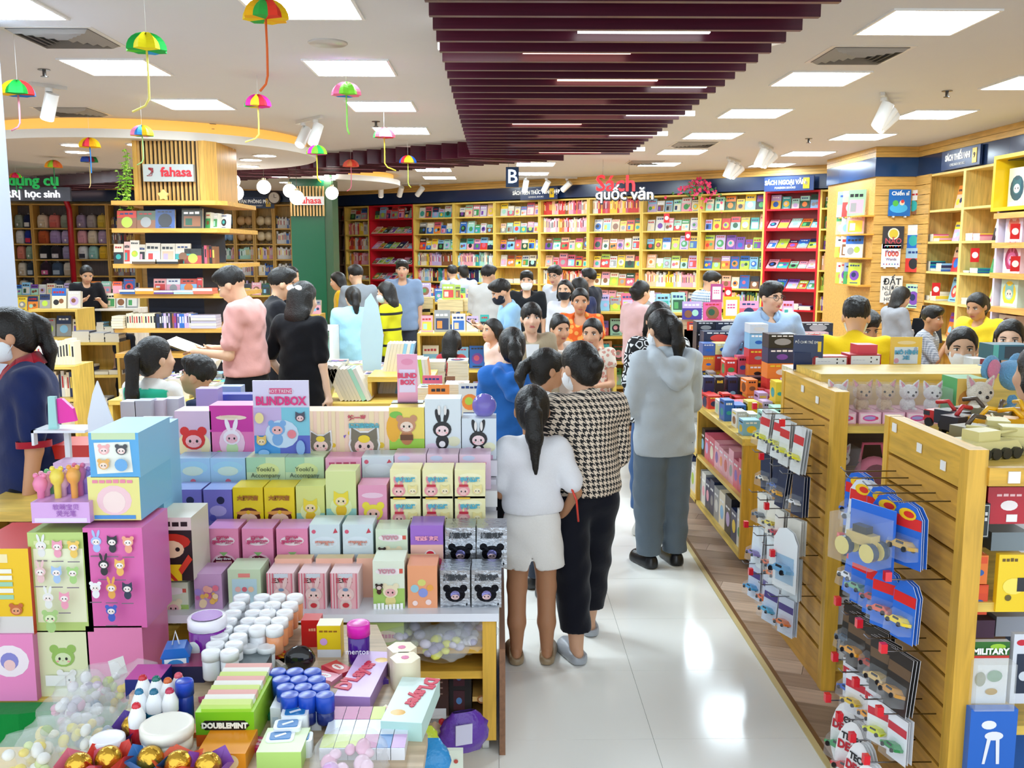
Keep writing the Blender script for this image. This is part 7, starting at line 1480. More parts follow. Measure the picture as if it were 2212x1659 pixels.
# clear bags of sweets
def bag(px, py, z, s, c, label, name='sweet_bag', film=True, sc=(1, 0.7, 1.1), rz=0.0, tilt=0.3):
 p = at(px, py, z=z + 0.04 * s / 0.06); t_ = thing(name, label, 'sweets', (p.x, p.y, z), rz, group='bags of sweets')
 rr = random.Random(int(px * 7 + py)); v = []; seg, rings = 14, 9
 b = MB(); M = Matrix.Rotation(-tilt, 4, 'X')
 for i in range(rings + 1):
  tt = i / rings; wd = s * (0.75 + 0.35 * math.sin(math.pi * min(1, tt * 1.15))) * (1 if tt < 0.85 else 1 - (tt - 0.85) * 2.2); th = s * 0.55 * math.sin(math.pi * max(0.06, min(0.97, tt))) ** 0.7
  for kk in range(seg):
   a = 2 * math.pi * kk / seg; q = 1 + 0.1 * rr.uniform(-1, 1)
   v.append(M @ Vector((wd * q * math.cos(a), th * q * math.sin(a), sc[2] * s * 1.7 * tt)))
 f = [(i * seg + kk, i * seg + (kk + 1) % seg, (i + 1) * seg + (kk + 1) % seg, (i + 1) * seg + kk) for i in range(rings) for kk in range(seg)]
 b.add(v, f, '#f0f4f6' if film else c, True); b.build('film' if film else 'bag_body', M_FILM if film else mat('wrapper', 0.25, spec=0.6, bump=0.5, bscale=50), t_)
 if film:
  q = MB()
  for kk in range(13): q.sphere((0, 0, 0), s * rr.uniform(0.16, 0.24), rr.choice(c), 8, 6, M @ Matrix.Translation((rr.uniform(-0.6, 0.6) * s, rr.uniform(-0.2, 0.15) * s, s * rr.uniform(0.25, 1.35))), (1, 0.7, rr.uniform(0.7, 1.3)))
  q.build('sweets', M_PRINT, t_)['kind'] = 'stuff'
 return t_
BG = [(165, 1515, ['#d8c0d8', '#b8b0c0', '#f4f0f4']), (215, 1498, ['#f0e070', '#d8e878', '#ffffff']), (250, 1525, ['#f0d020', '#f4f0c0', '#e8e080']), (195, 1550, ['#e4e8ec', '#90a0b0', '#d8d0e0']), (130, 1560, ['#e0a8c0', '#f0f0f0', '#c8b0c8']), (90, 1625, ['#f0dc60', '#f8f4e0', '#a8c070']), (140, 1620, ['#f0e040', '#f0f0e8', '#e8e8c0']), (195, 1605, ['#e8e8e8', '#a8b8c8', '#f0d870']), (60, 1655, ['#f0d830', '#f4f4f0', '#d8e8a0']), (270, 1490, ['#f070a0', '#90d090', '#f0c8d8']), (280, 1560, ['#a8d060', '#f0e8b0', '#e8f0c0'])]
for i, (px, py, c) in enumerate(BG): bag(px, py, CZ - 0.07, 0.075, c, 'clear cellophane bag of pale sweets, %s in the heap by the green cloth' % o_(i), tilt=0.75, rz=R.uniform(-0.6, 0.6))
SWT = table('low_platform', 'low stool under the cellophane bags', -1.4, 1.95, -0.99, 2.45, CZ - 0.08, cat='platform')
# pink bags at the front edge
bag(745, 1645, CZ, 0.09, ['#f0b8d0', '#f4d0e0', '#d8a8d8'], 'clear bag of pink sweets at the front edge', tilt=1.2)
# ---------------------------------------------------------------- goods on the lower shelves of the blind box table
LZ = 0.33
t_, w, h = tbox(798, 872, 1345, 1405, 3.34, 0.2, '#a8bc70', 'olive green carton on the shelf under the white board', 'blind_box', fn=lambda F: (F.ell(0.5, 0.5, 0.34, '#d8c8b0', 0.18), F.bars(0.25, 0.75, 0.44, 0.14, '#c07890', 5)), cat='blind box', group='goods under the blind box table')
for i, (px, py, c) in enumerate([(930, 1385, ['#d8d0e0', '#e0e060', '#a8a0b8']), (985, 1370, ['#c8c0d8', '#e8e4ec', '#b0a8c8']), (1020, 1352, ['#d8d4e0', '#e8c8d8', '#c8c8d0']), (900, 1365, ['#e0e0a0', '#d0c8d8', '#b8b0c8'])]):
 t_ = bag(px, py, 0.422, 0.1, c, 'clear bag of grey lilac toys on the upper shelf, %s' % o_(i), tilt=1.3, rz=0.3 * i - 0.4)
MB().box(-1.25, 3.32, 0.395, -0.01, 4.2, 0.42, WOOD).build('shelf', M_WOODX, BT)
tbox(917, 968, 1438, 1520, 3.36, 0.16, '#3a1c18', 'dark brown carton of small print under the display', 'carton_box', fn=lambda F: (F.bars(0.1, 0.6, 0.8, 0.03, '#8a6a60', 4), F.bars(0.1, 0.8, 0.7, 0.03, '#8a6a60', 5), F.bars(0.1, 0.8, 0.6, 0.03, '#8a6a60', 5), F.bars(0.1, 0.8, 0.5, 0.03, '#8a6a60', 4), F.rect(0.7, 0.8, 0.9, 0.92, '#e8e4e0'), F.rect(0.1, 0.08, 0.9, 0.26, '#d8d8dc')), cat='carton', z0=0.1)
tbox(970, 1018, 1428, 1530, 3.4, 0.16, '#1a1014', 'black carton with blue figures under the display', 'carton_box', fn=lambda F: (F.rect(0.2, 0.56, 0.7, 0.9, '#4a1828'), F.ell(0.45, 0.72, 0.13, '#5a80c0', 0.16), F.rect(0.2, 0.14, 0.7, 0.48, '#4a1828'), F.ell(0.45, 0.3, 0.13, '#5a90d0', 0.16)), cat='carton', z0=0.1)
for i, (py0, py1) in enumerate([(1452, 1500), (1505, 1560), (1563, 1625)]):
 tbox(1021, 1061, py0, py1, 3.33, 0.2, '#d8b068', 'tan blind box with a brown lion, %s in the upright column' % ['top', 'middle', 'bottom'][i], 'blind_box', '#c89c50', lambda F: (F.ell(0.5, 0.45, 0.26, '#a8682c', 0.24), F.ell(0.5, 0.45, 0.17, '#f0d8b0', 0.15), F.bars(0.2, 0.8, 0.82, 0.08, '#b88848', 4)), 'blind box', 'tan lion boxes', z0=0.1 + 0.1 * (2 - i))
t_ = bag(1000, 1590, 0.12, 0.085, '#5a2a9a', 'violet sweet pouch with a white panel', 'sweet_pouch', film=False, tilt=-0.1, rz=0.3); MB().cbox((-0.01, -0.052, 0.09), (0.06, 0.004, 0.075), '#c8c4d8', (0.05, 0, 0)).build('panel', M_PRINT, t_)
t_ = bag(955, 1590, 0.12, 0.06, ['#d8a878', '#e8c8a8'], 'tied clear bag of biscuits with a red knot', tilt=0.1); MB().sphere((0, -0.01, 0.1), 0.012, '#d02030', 8, 6).build('knot', M_PLAST, t_)
bag(915, 1610, 0.2, 0.05, '#c8d838', 'lime and blue sweet pouch beside the cake cartons', 'sweet_pouch', film=False, tilt=0.3)
bag(925, 1655, 0.35, 0.06, '#2a90d0', 'bright blue crinkled sweet pouch at the bottom edge', 'sweet_pouch', film=False, tilt=0.5)
tbox(940, 1000, 1622, 1675, 2.75, 0.02, '#dfe6d4', 'pale pouch with a panda face at the bottom edge', 'sweet_pouch', fn=lambda F: (F.critter(0.3, 0.55, 0.16, '#484850', '#f0f0ec', 'round'), F.ell(0.75, 0.6, 0.08, '#b84a40')), cat='sweets')

for i, (px, py, c, c2) in enumerate([(612, 1418, '#d8402c', '#f0c030'), (560, 1470, '#2a58b0', '#f0f0f4'), (700, 1460, '#f0a0b8', '#ffffff'), (665, 1500, '#e8e060', '#d03040'), (470, 1505, '#c03878', '#f4d0e0'), (572, 1530, '#2a9a6a', '#f0f0e0'), (668, 1545, '#f0902c', '#fff0c0'), (800, 1470, '#5a3a98', '#e8d8f4'), (850, 1540, '#f0d8b0', '#b84030'), (455, 1455, '#304878', '#e84878'), (520, 1432, '#30343c', '#c8a040'), (730, 1442, '#d83850', '#fff4f0'), (395, 1580, '#e87030', '#f8e0a0'), (560, 1605, '#e04080', '#f8d0e0'), (630, 1425, '#f4f0e8', '#3a78c0'), (300, 1545, '#f0b8c8', '#ffffff')]):
 p = at(px, py, z=CZ + 0.012); w, d = 0.09, 0.06; b = MB()
 pts = [(-w / 2, -d / 2), (-w * 0.42, -d * 0.42), (w * 0.42, -d * 0.42), (w / 2, -d / 2), (w / 2, d / 2), (w * 0.42, d * 0.42), (-w * 0.42, d * 0.42), (-w / 2, d / 2)]
 b.prism(pts, 0, 0.014, c); F = Face(b, (-w * 0.4, -d * 0.4, 0.0142), (w * 0.8, 0, 0), (0, d * 0.8, 0)); F.ell(0.5, 0.5, 0.34, c2, 0.2); F.bars(0.28, 0.72, 0.42, 0.16, c, 4)
 b.build('sweet_packet', M_PRINT, loc=(p.x, p.y, CZ), rz=R.uniform(-0.8, 0.8), label='flat wrapped sweet bar in %s, lying %s' % (['red and gold', 'blue and white', 'pink and white', 'yellow and red', 'magenta', 'green and cream', 'orange', 'violet', 'cream and red', 'navy and pink', 'black and gold', 'crimson', 'orange and yellow', 'hot pink', 'white and blue', 'pale pink'][i],
  ['behind the black bag', 'beside the grey carton', 'left of the lilac carton', 'below the black bag', 'behind the gum display', 'beside the gum display', 'left of the biscuit row', 'on the lilac carton side', 'by the mint carton', 'near the blue house', 'near the grey carton', 'behind the lilac carton', 'below the blue tube', 'by the mint tins', 'by the white lids', 'before the bottle cluster'][i]), cat='sweets', group=SW)
# ================================================================ people (each body one continuous surface grown from a posed skeleton)
class SDF:
 """smooth union of tapered limbs and ellipsoids on a grid, meshed by surface nets"""
 def __init__(s, lo, hi, h):
  s.lo = np.array(lo, dtype=np.float32); s.h = h; s.n = np.ceil((np.array(hi) - s.lo) / h).astype(int) + 1
  s.D = np.full(tuple(s.n), 1.0, dtype=np.float32); s.ax = [s.lo[i] + h * np.arange(s.n[i], dtype=np.float32) for i in range(3)]
 def _win(s, lo, hi):
  i0 = np.clip(np.floor((np.array(lo) - s.lo) / s.h).astype(int), 0, s.n); i1 = np.clip(np.ceil((np.array(hi) - s.lo) / s.h).astype(int) + 1, 0, s.n)
  if (i1 - i0).min() <= 0: return None, None
  sl = tuple(slice(a, b) for a, b in zip(i0, i1)); return sl, np.meshgrid(*[s.ax[i][sl[i]] for i in range(3)], indexing='ij', sparse=True)
 def _mix(s, sl, d, k, op):
  D = s.D[sl]
  if op == 'sub': s.D[sl] = np.maximum(D, -d); return
  if k > 0:
   h = np.clip(0.5 + 0.5 * (D - d) / k, 0, 1); s.D[sl] = D * (1 - h) + d * h - k * h * (1 - h)
  else: s.D[sl] = np.minimum(D, d)
 def limb(s, a, b, r1, r2, k=0.02, sq=None, op='add'):
  """tapered capsule a->b; sq=(x,y) squashes the cross section"""
  a = np.array(a, dtype=np.float32); b = np.array(b, dtype=np.float32); m = max(r1, r2) * (max(1, *sq) if sq else 1) + 2 * k + 2 * s.h
  sl, G = s._win(np.minimum(a, b) - m, np.maximum(a, b) + m)
  if sl is None: return
  d = b - a; L = float(d @ d) + 1e-9; x, y, z = (G[i] - a[i] for i in range(3))
  t = np.clip((x * d[0] + y * d[1] + z * d[2]) / L, 0, 1); x, y, z = x - t * d[0], y - t * d[1], z - t * d[2]
  if sq: x, y = x / sq[0], y / sq[1]
  s._mix(sl, np.sqrt(x * x + y * y + z * z) - (r1 + (r2 - r1) * t), k, op)
 def ell(s, c, r, k=0.02, B=None, op='add'):
  c = np.array(c, dtype=np.float32); r = np.array(r, dtype=np.float32); m = float(r.max()) + 2 * k + 2 * s.h
  sl, G = s._win(c - m, c + m)
  if sl is None: return
  x, y, z = (G[i] - c[i] for i in range(3))
  if B is not None: x, y, z = (B[0][i] * x + B[1][i] * y + B[2][i] * z for i in range(3))
  q = np.sqrt((x / r[0]) ** 2 + (y / r[1]) ** 2 + (z / r[2]) ** 2); s._mix(sl, (q - 1) * float(r.min()), k, op)
 def cut(s, p, n):
  """remove everything on the +n side of the plane through p"""
  x, y, z = np.meshgrid(*s.ax, indexing='ij', sparse=True); s.D = np.maximum(s.D, (x - p[0]) * n[0] + (y - p[1]) * n[1] + (z - p[2]) * n[2]).astype(np.float32)
 def wrinkle(s, amp, f=1.0, seed=0):
  x, y, z = np.meshgrid(*s.ax, indexing='ij', sparse=True); q = seed * 1.7
  s.D = (s.D + amp * (np.sin(31 * f * x + 17 * f * z + q) * np.sin(23 * f * z - 13 * f * y + 2 * q) + 0.6 * np.sin(52 * f * z + 34 * f * x * y * 9 + q))).astype(np.float32)
 def mesh(s, name, col, m, parent, smooth=1):
  D = s.D; neg = D < 0; nx, ny, nz = D.shape
  c = neg[:-1, :-1, :-1].astype(np.int8)
  tot = np.zeros((nx - 1, ny - 1, nz - 1), np.int8)
  for i in (0, 1):
   for j in (0, 1):
    for k in (0, 1): tot += neg[i:nx - 1 + i, j:ny - 1 + j, k:nz - 1 + k]
  act = (tot > 0) & (tot < 8); I = np.argwhere(act)
  if len(I) == 0: return None
  idx = np.full(act.shape, -1, np.int32); idx[act] = np.arange(len(I))
  P = np.zeros((len(I), 3), np.float32); W_ = np.zeros(len(I), np.float32)
  cor = [(i, j, k) for i in (0, 1) for j in (0, 1) for k in (0, 1)]
  val = {q: D[I[:, 0] + q[0], I[:, 1] + q[1], I[:, 2] + q[2]] for q in cor}
  for q in cor:
   for ax in range(3):
    if q[ax]: continue
    r_ = list(q); r_[ax] = 1; r_ = tuple(r_); a, b = val[q], val[r_]; mk = (a < 0) != (b < 0)
    t = np.where(mk, a / np.where(mk, a - b, 1), 0)
    for e in range(3): P[:, e] += np.where(mk, q[e] + (t if e == ax else 0), 0)
    W_ += mk
  P = s.lo + s.h * (I + P / W_[:, None])
  F = []
  for ax in range(3):
   u, v = [(1, 2), (2, 0), (0, 1)][ax]
   sa = [slice(None)] * 3; sb_ = [slice(None)] * 3; sa[ax] = slice(0, -1); sb_[ax] = slice(1, None)
   A_, B_ = neg[tuple(sa)], neg[tuple(sb_)]; E = np.argwhere(A_ != B_)
   E = E[(E[:, u] > 0) & (E[:, v] > 0) & (E[:, u] < D.shape[u] - 1) & (E[:, v] < D.shape[v] - 1)]
   if len(E) == 0: continue
   def g(du, dv): q = E.copy(); q[:, u] -= du; q[:, v] -= dv; return idx[q[:, 0], q[:, 1], q[:, 2]]
   Q = np.stack([g(1, 1), g(0, 1), g(0, 0), g(1, 0)], 1); fl = ~A_[E[:, 0], E[:, 1], E[:, 2]]; Q[fl] = Q[fl][:, ::-1]; F.append(Q)
  F = np.concatenate(F); F = F[(F >= 0).all(1)]
  for _ in range(smooth):      # even out the net
   acc = np.zeros_like(P); cnt = np.zeros(len(P), np.float32)
   for a, b in ((0, 1), (1, 2), (2, 3), (3, 0)):
    np.add.at(acc, F[:, a], P[F[:, b]]); np.add.at(cnt, F[:, a], 1); np.add.at(acc, F[:, b], P[F[:, a]]); np.add.at(cnt, F[:, b], 1)
   P = np.where(cnt[:, None] > 0, 0.5 * P + 0.5 * acc / np.maximum(cnt, 1)[:, None], P)
  me = bpy.data.meshes.new(name); me.vertices.add(len(P)); me.vertices.foreach_set('co', P.astype(np.float32).ravel())
  me.loops.add(4 * len(F)); me.loops.foreach_set('vertex_index', F.astype(np.int32).ravel()); me.polygons.add(len(F))
  me.polygons.foreach_set('loop_start', np.arange(0, 4 * len(F), 4, dtype=np.int32)); me.polygons.foreach_set('loop_total', np.full(len(F), 4, np.int32))
  me.update(calc_edges=True); me.polygons.foreach_set('use_smooth', np.ones(len(F), bool))
  a_ = me.color_attributes.new('Col', 'FLOAT_COLOR', 'POINT'); C = np.ones((len(P), 4), np.float32)
  C[:, :3] = col(P) if callable(col) else hx(col); a_.data.foreach_set('color', C.ravel())
  me.materials.append(m); o = bpy.data.objects.new(name, me); link(o, parent); return o
def pattern(name, kind, c1, c2, sz):
 """woven and printed cloths"""
 m = bpy.data.materials.new(name); m.use_nodes = True; nt = m.node_tree; N = nt.nodes; L = nt.links; b = N['Principled BSDF']; b.inputs['Roughness'].default_value = 0.85
 tc = N.new('ShaderNodeTexCoord'); sp = N.new('ShaderNodeSeparateXYZ'); L.new(tc.outputs['Object'], sp.inputs[0])
 def mth(op, a, b_=None):
  n = N.new('ShaderNodeMath'); n.operation = op
  for i, q in enumerate((a, b_)):
   if q is None: continue
   if isinstance(q, (int, float)): n.inputs[i].default_value = q
   else: L.new(q, n.inputs[i])
  return n.outputs[0]
 mx = N.new('ShaderNodeMix'); mx.data_type = 'RGBA'; mx.inputs[6].default_value = (*hx(c1), 1); mx.inputs[7].default_value = (*hx(c2), 1)
 u = mth('ADD', sp.outputs[0], mth('MULTIPLY', sp.outputs[1], 0.8)); v = sp.outputs[2]
 if kind == 'houndstooth':
  fu = mth('LESS_THAN', mth('FRACT', mth('DIVIDE', u, sz)), 0.5); fv = mth('LESS_THAN', mth('FRACT', mth('DIVIDE', v, sz)), 0.5)
  tw = mth('LESS_THAN', mth('FRACT', mth('DIVIDE', mth('ADD', u, v), sz / 2)), 0.5)
  f = mth('ADD', mth('MULTIPLY', tw, fu), mth('MULTIPLY', mth('SUBTRACT', 1, tw), fv))
 elif kind == 'check':
  f = mth('MULTIPLY', 0.5, mth('ADD', mth('LESS_THAN', mth('FRACT', mth('DIVIDE', u, sz)), 0.5), mth('LESS_THAN', mth('FRACT', mth('DIVIDE', v, sz)), 0.5)))
 elif kind == 'stripe':
  f = mth('LESS_THAN', mth('FRACT', mth('DIVIDE', v, sz)), 0.16)
 else:
  vo = N.new('ShaderNodeTexVoronoi'); vo.inputs['Scale'].default_value = 1 / sz; L.new(tc.outputs['Object'], vo.inputs['Vector'])
  if kind == 'ring': vo.feature = 'DISTANCE_TO_EDGE'; f = mth('LESS_THAN', mth('ABSOLUTE', mth('SUBTRACT', vo.outputs['Distance'], 0.16)), 0.07)
  else: f = mth('LESS_THAN', vo.outputs['Distance'], 0.45)
 L.new(f, mx.inputs[0]); L.new(mx.outputs[2], b.inputs['Base Color']); return m
V = lambda *a: np.array(a, dtype=float)
def unit(v): v = np.array(v, float); return v / np.linalg.norm(v)
def rx(a): c, s = math.cos(a), math.sin(a); return np.array([[1, 0, 0], [0, c, -s], [0, s, c]])
def rzm(a): c, s = math.cos(a), math.sin(a); return np.array([[c, -s, 0], [s, c, 0], [0, 0, 1]])
ARMS = {'down': ((0.1, 0.0, -1), (0.05, 0.18, -1)), 'hold': ((0.12, 0.14, -1), (-0.4, 1.0, 0.05)), 'phone': ((0.2, 0.25, -1), (-0.5, 0.9, 0.45)), 'back': ((0.3, -0.1, -1), (-0.2, 0.5, -1)), 'fwd': ((0.1, 0.5, -0.85), (0.0, 1, -0.2)),
  'cross': ((0.3, 0.15, -1), (-0.9, 0.75, 0.15)), 'face': ((0.1, 0.55, -0.8), (-0.4, 0.4, 1)), 'hip': ((0.4, -0.05, -1), (-0.3, 0.45, -0.75)), 'out': ((0.45, 0.1, -1), (0.2, 0.6, -0.6))}
SK = '#dcae8c'
def person(label, px, py, Y, face, top=None, bottom=None, hair='short', hairc='#17130f', skin=SK, arms=('down', 'down'), head=(0, 0), lean=0, mask=None, glasses=False, step=0.0, shoes='#3a3a3c', res=None, kid=0.0, build=1.0, cut_low=False, tail=0.3, fringe=False, group='shoppers', smile=False):
 top = dict(dict(c='#888888', sleeve=0.55, fit=0.018, hem=0.47, mat=None, cuff=None, collar=None, hood=False), **(top or {})); bottom = dict(dict(c='#202024', kind='pants', len=0.05, fit=0.012), **(bottom or {}))
 p0 = at(px, py, Y=Y); H = p0.z; far = Y > 9
 res = res or (0.0085 if Y < 6.2 else 0.0108 if Y < 9.5 else 0.0165)
 root = thing('person', label, 'person', (p0.x, p0.y, 0), math.radians(face), group=group)
 hs = (0.225 + 0.02 * (H > 1.65)) / 0.23 if H > 1.4 else 0.22 / 0.23 * (0.97 if H > 1.2 else 0.92)
 hh = 0.125 * hs                              # crown above head centre incl. hair
 s = (H - 0.245 * hs) / (1 - 0.15)            # body length unit so that shoulders sit under the chin
 bw = build * (s / 1.62) ** 0.3 * 1.62 / 1.62
 HIP = V(0, 0, 0.52 * s); TR = rx(-math.radians(lean))
 def T_(v): return HIP + TR @ (V(*v) * V(s, s, s) - HIP)
 zN = 0.845                                   # neck base
 sx = 0.098 * bw
 hc = T_((0, 0.012, zN)) + TR @ V(0, 0.01, 0.125 * hs); HM = TR @ rzm(math.radians(head[0])) @ rx(-math.radians(head[1]))
 hc = T_((0, 0.012, zN)) + TR @ V(0, 0.004, 0.02) + HM @ V(0, 0.014, 0.108 * hs)
 def hp(x, y, z): return hc + HM @ (V(x, y, z) * hs)
 J = {}
 for i, sd in ((0, -1), (1, 1)):
  ua, fa = ARMS[arms[i]] if isinstance(arms[i], str) else arms[i]
  sh = T_((sd * sx, -0.004, 0.812)); mir = V(sd, 1, 1); el = sh + TR @ (unit(ua) * mir) * 0.18 * s; wr = el + TR @ (unit(fa) * mir) * 0.155 * s
  J[sd] = (sh, el, wr, unit(TR @ (unit(fa) * mir)))
 def body_prims(S, g=0.0, kk=0.03, torso=True, bd=bw):
  S.limb(T_((0, 0, 0.56)), T_((0, 0.004, 0.64)), 0.084 * s * bd + g, 0.074 * s * bd + g, kk, (1.06, 0.74))
  S.limb(T_((0, 0.004, 0.64)), T_((0, 0.0, 0.755)), 0.074 * s * bd + g, 0.08 * s * bd + g, kk, (1.1, 0.76))
  S.limb(T_((-sx * 0.72, -0.004, 0.79)), T_((sx * 0.72, -0.004, 0.79)), 0.042 * s + g, 0.042 * s + g, kk)
 lo = (-0.5, -0.5, -0.01); hi = (0.5, 0.62, H + 0.04)
 pts = [J[a][i] for a in (-1, 1) for i in range(3)] + [J[a][2] + J[a][3] * 0.2 for a in (-1, 1)] + [hc]
 mn = np.minimum.reduce(pts) - 0.16; mxx = np.maximum.reduce(pts) + 0.16
 lo = (min(mn[0], -0.24), min(mn[1], -0.26), -0.012); hi = (max(mxx[0], 0.24), max(mxx[1], 0.26), H + 0.06)
 if cut_low: lo = (lo[0], lo[1], 0.25)
 # ---- skin: one surface from crown to toes
 S = SDF(lo, hi, res); body_prims(S, -0.012)
 S.limb(T_((0, -0.006, 0.80)), hp(0, -0.022, -0.06), 0.040 * s / 1.0 * 0.85, 0.045 * hs, 0.03)
 k1 = 0.02 if far else 0.015
 S.ell(hp(0, -0.014, 0.026), V(0.076, 0.094, 0.088) * hs, 0.02, HM); S.ell(hp(0, 0.018, -0.034), V(0.06, 0.07, 0.078) * hs, 0.025, HM); S.ell(hp(0, 0.05, -0.088), V(0.026, 0.024, 0.02) * hs, 0.03, HM)
 S.limb(hp(0, 0.086, 0.004), hp(0, 0.1, -0.03), 0.008 * hs, 0.0125 * hs, 0.012); S.limb(hp(-0.012, 0.09, -0.034), hp(0.012, 0.09, -0.034), 0.009 * hs, 0.009 * hs, 0.008)
 for sd in (-1, 1): S.ell(hp(sd * 0.078, -0.008, -0.012), V(0.011, 0.02, 0.03) * hs, 0.008, HM); S.ell(hp(sd * 0.036, 0.062, -0.03), V(0.024, 0.02, 0.022) * hs, 0.02, HM)
 S.ell(hp(0, 0.078, -0.062), V(0.026, 0.014, 0.011) * hs, 0.01, HM)
 for sd in (-1, 1):
  sh, el, wr, fd = J[sd]
  S.limb(sh, el, 0.04 * s / 1.6, 0.032 * s / 1.6, 0.02); S.limb(el, wr, 0.034 * s / 1.6, 0.023 * s / 1.6, 0.02)
  # hand: palm, four curled fingers, thumb
  q = 0.95 * (s / 1.55) ** 0.6; side = unit(np.cross(fd, V(0, 0, 1)) if abs(fd[2]) < 0.9 else V(0, 1, 0)) ; side = side - fd * (side @ fd); side = unit(side); nrm = unit(np.cross(side, fd)) * sd
  pc = wr + fd * 0.045 * q; S.limb(wr, pc, 0.023 * q, 0.03 * q, 0.012); S.limb(pc - side * 0.022 * q, pc + side * 0.022 * q, 0.019 * q, 0.019 * q, 0.01)
  curl = 0.6
  for f in range(4):
   r_ = 0.0088 * q; b0 = pc + fd * 0.03 * q + side * (f - 1.5) * 0.0195 * q; L1 = (0.036, 0.042, 0.04, 0.03)[f] * q
   b1 = b0 + unit(fd + nrm * curl * 0.4) * L1; b2 = b1 + unit(fd + nrm * curl * 1.5) * L1 * 0.8; S.limb(b0, b1, r_, r_ * 0.95, 0.004); S.limb(b1, b2, r_ * 0.95, r_ * 0.8, 0.003)
  t0 = pc - side * sd * 0.028 * q - fd * 0.02 * q; t1 = t0 + unit(fd * 0.7 - side * sd * 0.6 + nrm * 0.5) * 0.04 * q; S.limb(t0, t1, 0.013 * q, 0.01 * q, 0.008); S.limb(t1, t1 + unit(fd + nrm * 0.5) * 0.026 * q, 0.01 * q, 0.008 * q, 0.004)
 LG = {}
 for sd in (-1, 1):
  hipj = V(sd * 0.048 * s * bw, 0, 0.51 * s); st_ = step * sd; an = V(sd * 0.056 * s, st_ * 0.16, 0.045 * s); kn = V(sd * 0.054 * s, st_ * 0.08 + 0.015, 0.285 * s); LG[sd] = (hipj, kn, an)
  S.limb(hipj, kn, 0.056 * s * bw, 0.036 * s, 0.03); S.limb(kn, kn * 0.45 + an * 0.55 + V(0, -0.012, 0), 0.036 * s, 0.033 * s, 0.02); S.limb(kn * 0.45 + an * 0.55 + V(0, -0.012, 0), an, 0.032 * s, 0.0225 * s, 0.02)
  S.limb(an + V(0, -0.025, -0.018 * s), an + V(sd * 0.01, 0.1 * s / 1.5, -0.022 * s), 0.024 * s / 1.3, 0.02 * s / 1.3, 0.015)
 lipc = hx('#b8605c'); sc_ = hx(skin); chk = np.array(hx('#d8907c'))
 Hi = np.linalg.inv(HM)
 def skincol(P):
  C = np.tile(np.array(sc_, np.float32), (len(P), 1)); q = ((P - hc) @ Hi.T) / hs
  m = (((q[:, 0] / 0.024) ** 2 + ((q[:, 2] + 0.063) / 0.0095) ** 2) < 1) & (q[:, 1] > 0.05); C[m] = lipc
  for sd in (-1, 1):
   w_ = np.exp(-(((q[:, 0] - sd * 0.042) / 0.02) ** 2 + ((q[:, 2] + 0.036) / 0.018) ** 2)) * (q[:, 1] > 0.03) * 0.35; C = C * (1 - w_[:, None]) + chk * w_[:, None]
  return C
 S.mesh('body', skincol, M_SKIN, root)
 # ---- eyes and brows
 if abs(((face + head[0] + 180) % 360) - 180) > 50:
  A4 = Matrix([[*(HM[0] * hs), hc[0]], [*(HM[1] * hs), hc[1]], [*(HM[2] * hs), hc[2]], [0, 0, 0, 1]])
  for sd in (-1, 1):
   e = MB(); e.sphere((sd * 0.032, 0.069, 0.006), 0.0145, '#f2eeea', 10, 8, A4, (1.15, 0.95, 0.62)); e.sphere((sd * 0.032, 0.0765, 0.006), 0.0078, '#1c120e', 8, 6, A4, (1, 0.9, 1)); e.build('eye', M_GLOSS, root)
  b = MB()
  for sd in (-1, 1):
   b.tube([A4 @ Vector((sd * 0.016, 0.081, 0.024)), A4 @ Vector((sd * 0.032, 0.0815, 0.029)), A4 @ Vector((sd * 0.05, 0.068, 0.024))], 0.0035 * hs, '#2a1d18', 5)
   b.tube([A4 @ Vector((sd * 0.017, 0.0805, 0.0125)), A4 @ Vector((sd * 0.032, 0.0835, 0.0165)), A4 @ Vector((sd * 0.05, 0.0715, 0.0115))], 0.0022 * hs, '#2a1d18', 4)
  b.build('eyebrows', M_HAIR, root)
  if glasses:
   g = MB()
   for sd in (-1, 1):
    g.tube([A4 @ Vector((sd * 0.036 + 0.024 * math.cos(a), 0.096 - 0.2 * abs(sd * 0.036 + 0.024 * math.cos(a)) ** 1.3, 0.004 + 0.02 * math.sin(a))) for a in [2 * math.pi * i / 14 for i in range(15)]], 0.0018, '#2a2a2a', 5)
    g.tube([A4 @ Vector((sd * 0.06, 0.088, 0.008)), A4 @ Vector((sd * 0.08, 0.0, 0.004))], 0.0016, '#2a2a2a', 5)
   g.tube([A4 @ Vector((-0.012, 0.096, 0.006)), A4 @ Vector((0.012, 0.096, 0.006))], 0.0016, '#2a2a2a', 5); g.build('glasses', M_PLAST, root)
 if mask:
  Mk = SDF(hc - 0.16, hc + 0.16, min(res, 0.008)); Mk.ell(hp(0, 0.022, -0.04), V(0.069, 0.078, 0.078) * hs, 0.01, HM); Mk.ell(hp(0, 0.078, -0.045), V(0.032, 0.03, 0.045) * hs, 0.03, HM)
  Mk.cut(hp(0, 0, -0.004), HM @ V(0, 0.12, 1)); Mk.cut(hp(0, 0.002, 0), HM @ V(0, -1, 0.0)); Mk.cut(hp(0, 0, -0.108), HM @ V(0, 0, -1)); fm = Mk.mesh('face_mask', mask, M_CLOTH, root)
  b = MB()
  for sd in (-1, 1):
   for z in (-0.012, -0.07): b.tube([hp(sd * 0.062, 0.02, z), hp(sd * 0.074, -0.005, z * 0.6), hp(sd * 0.082, -0.022, -0.005)], 0.0016, '#e8e8e8', 4)
  b.build('ear_loops', M_PLAST, fm)
 # ---- hair
 hl = hc - V(0.3, 0.35, 0.12 if hair in ('short', 'bun', 'updo') else 0.72); hh_ = hc + V(0.3, 0.35, 0.24)
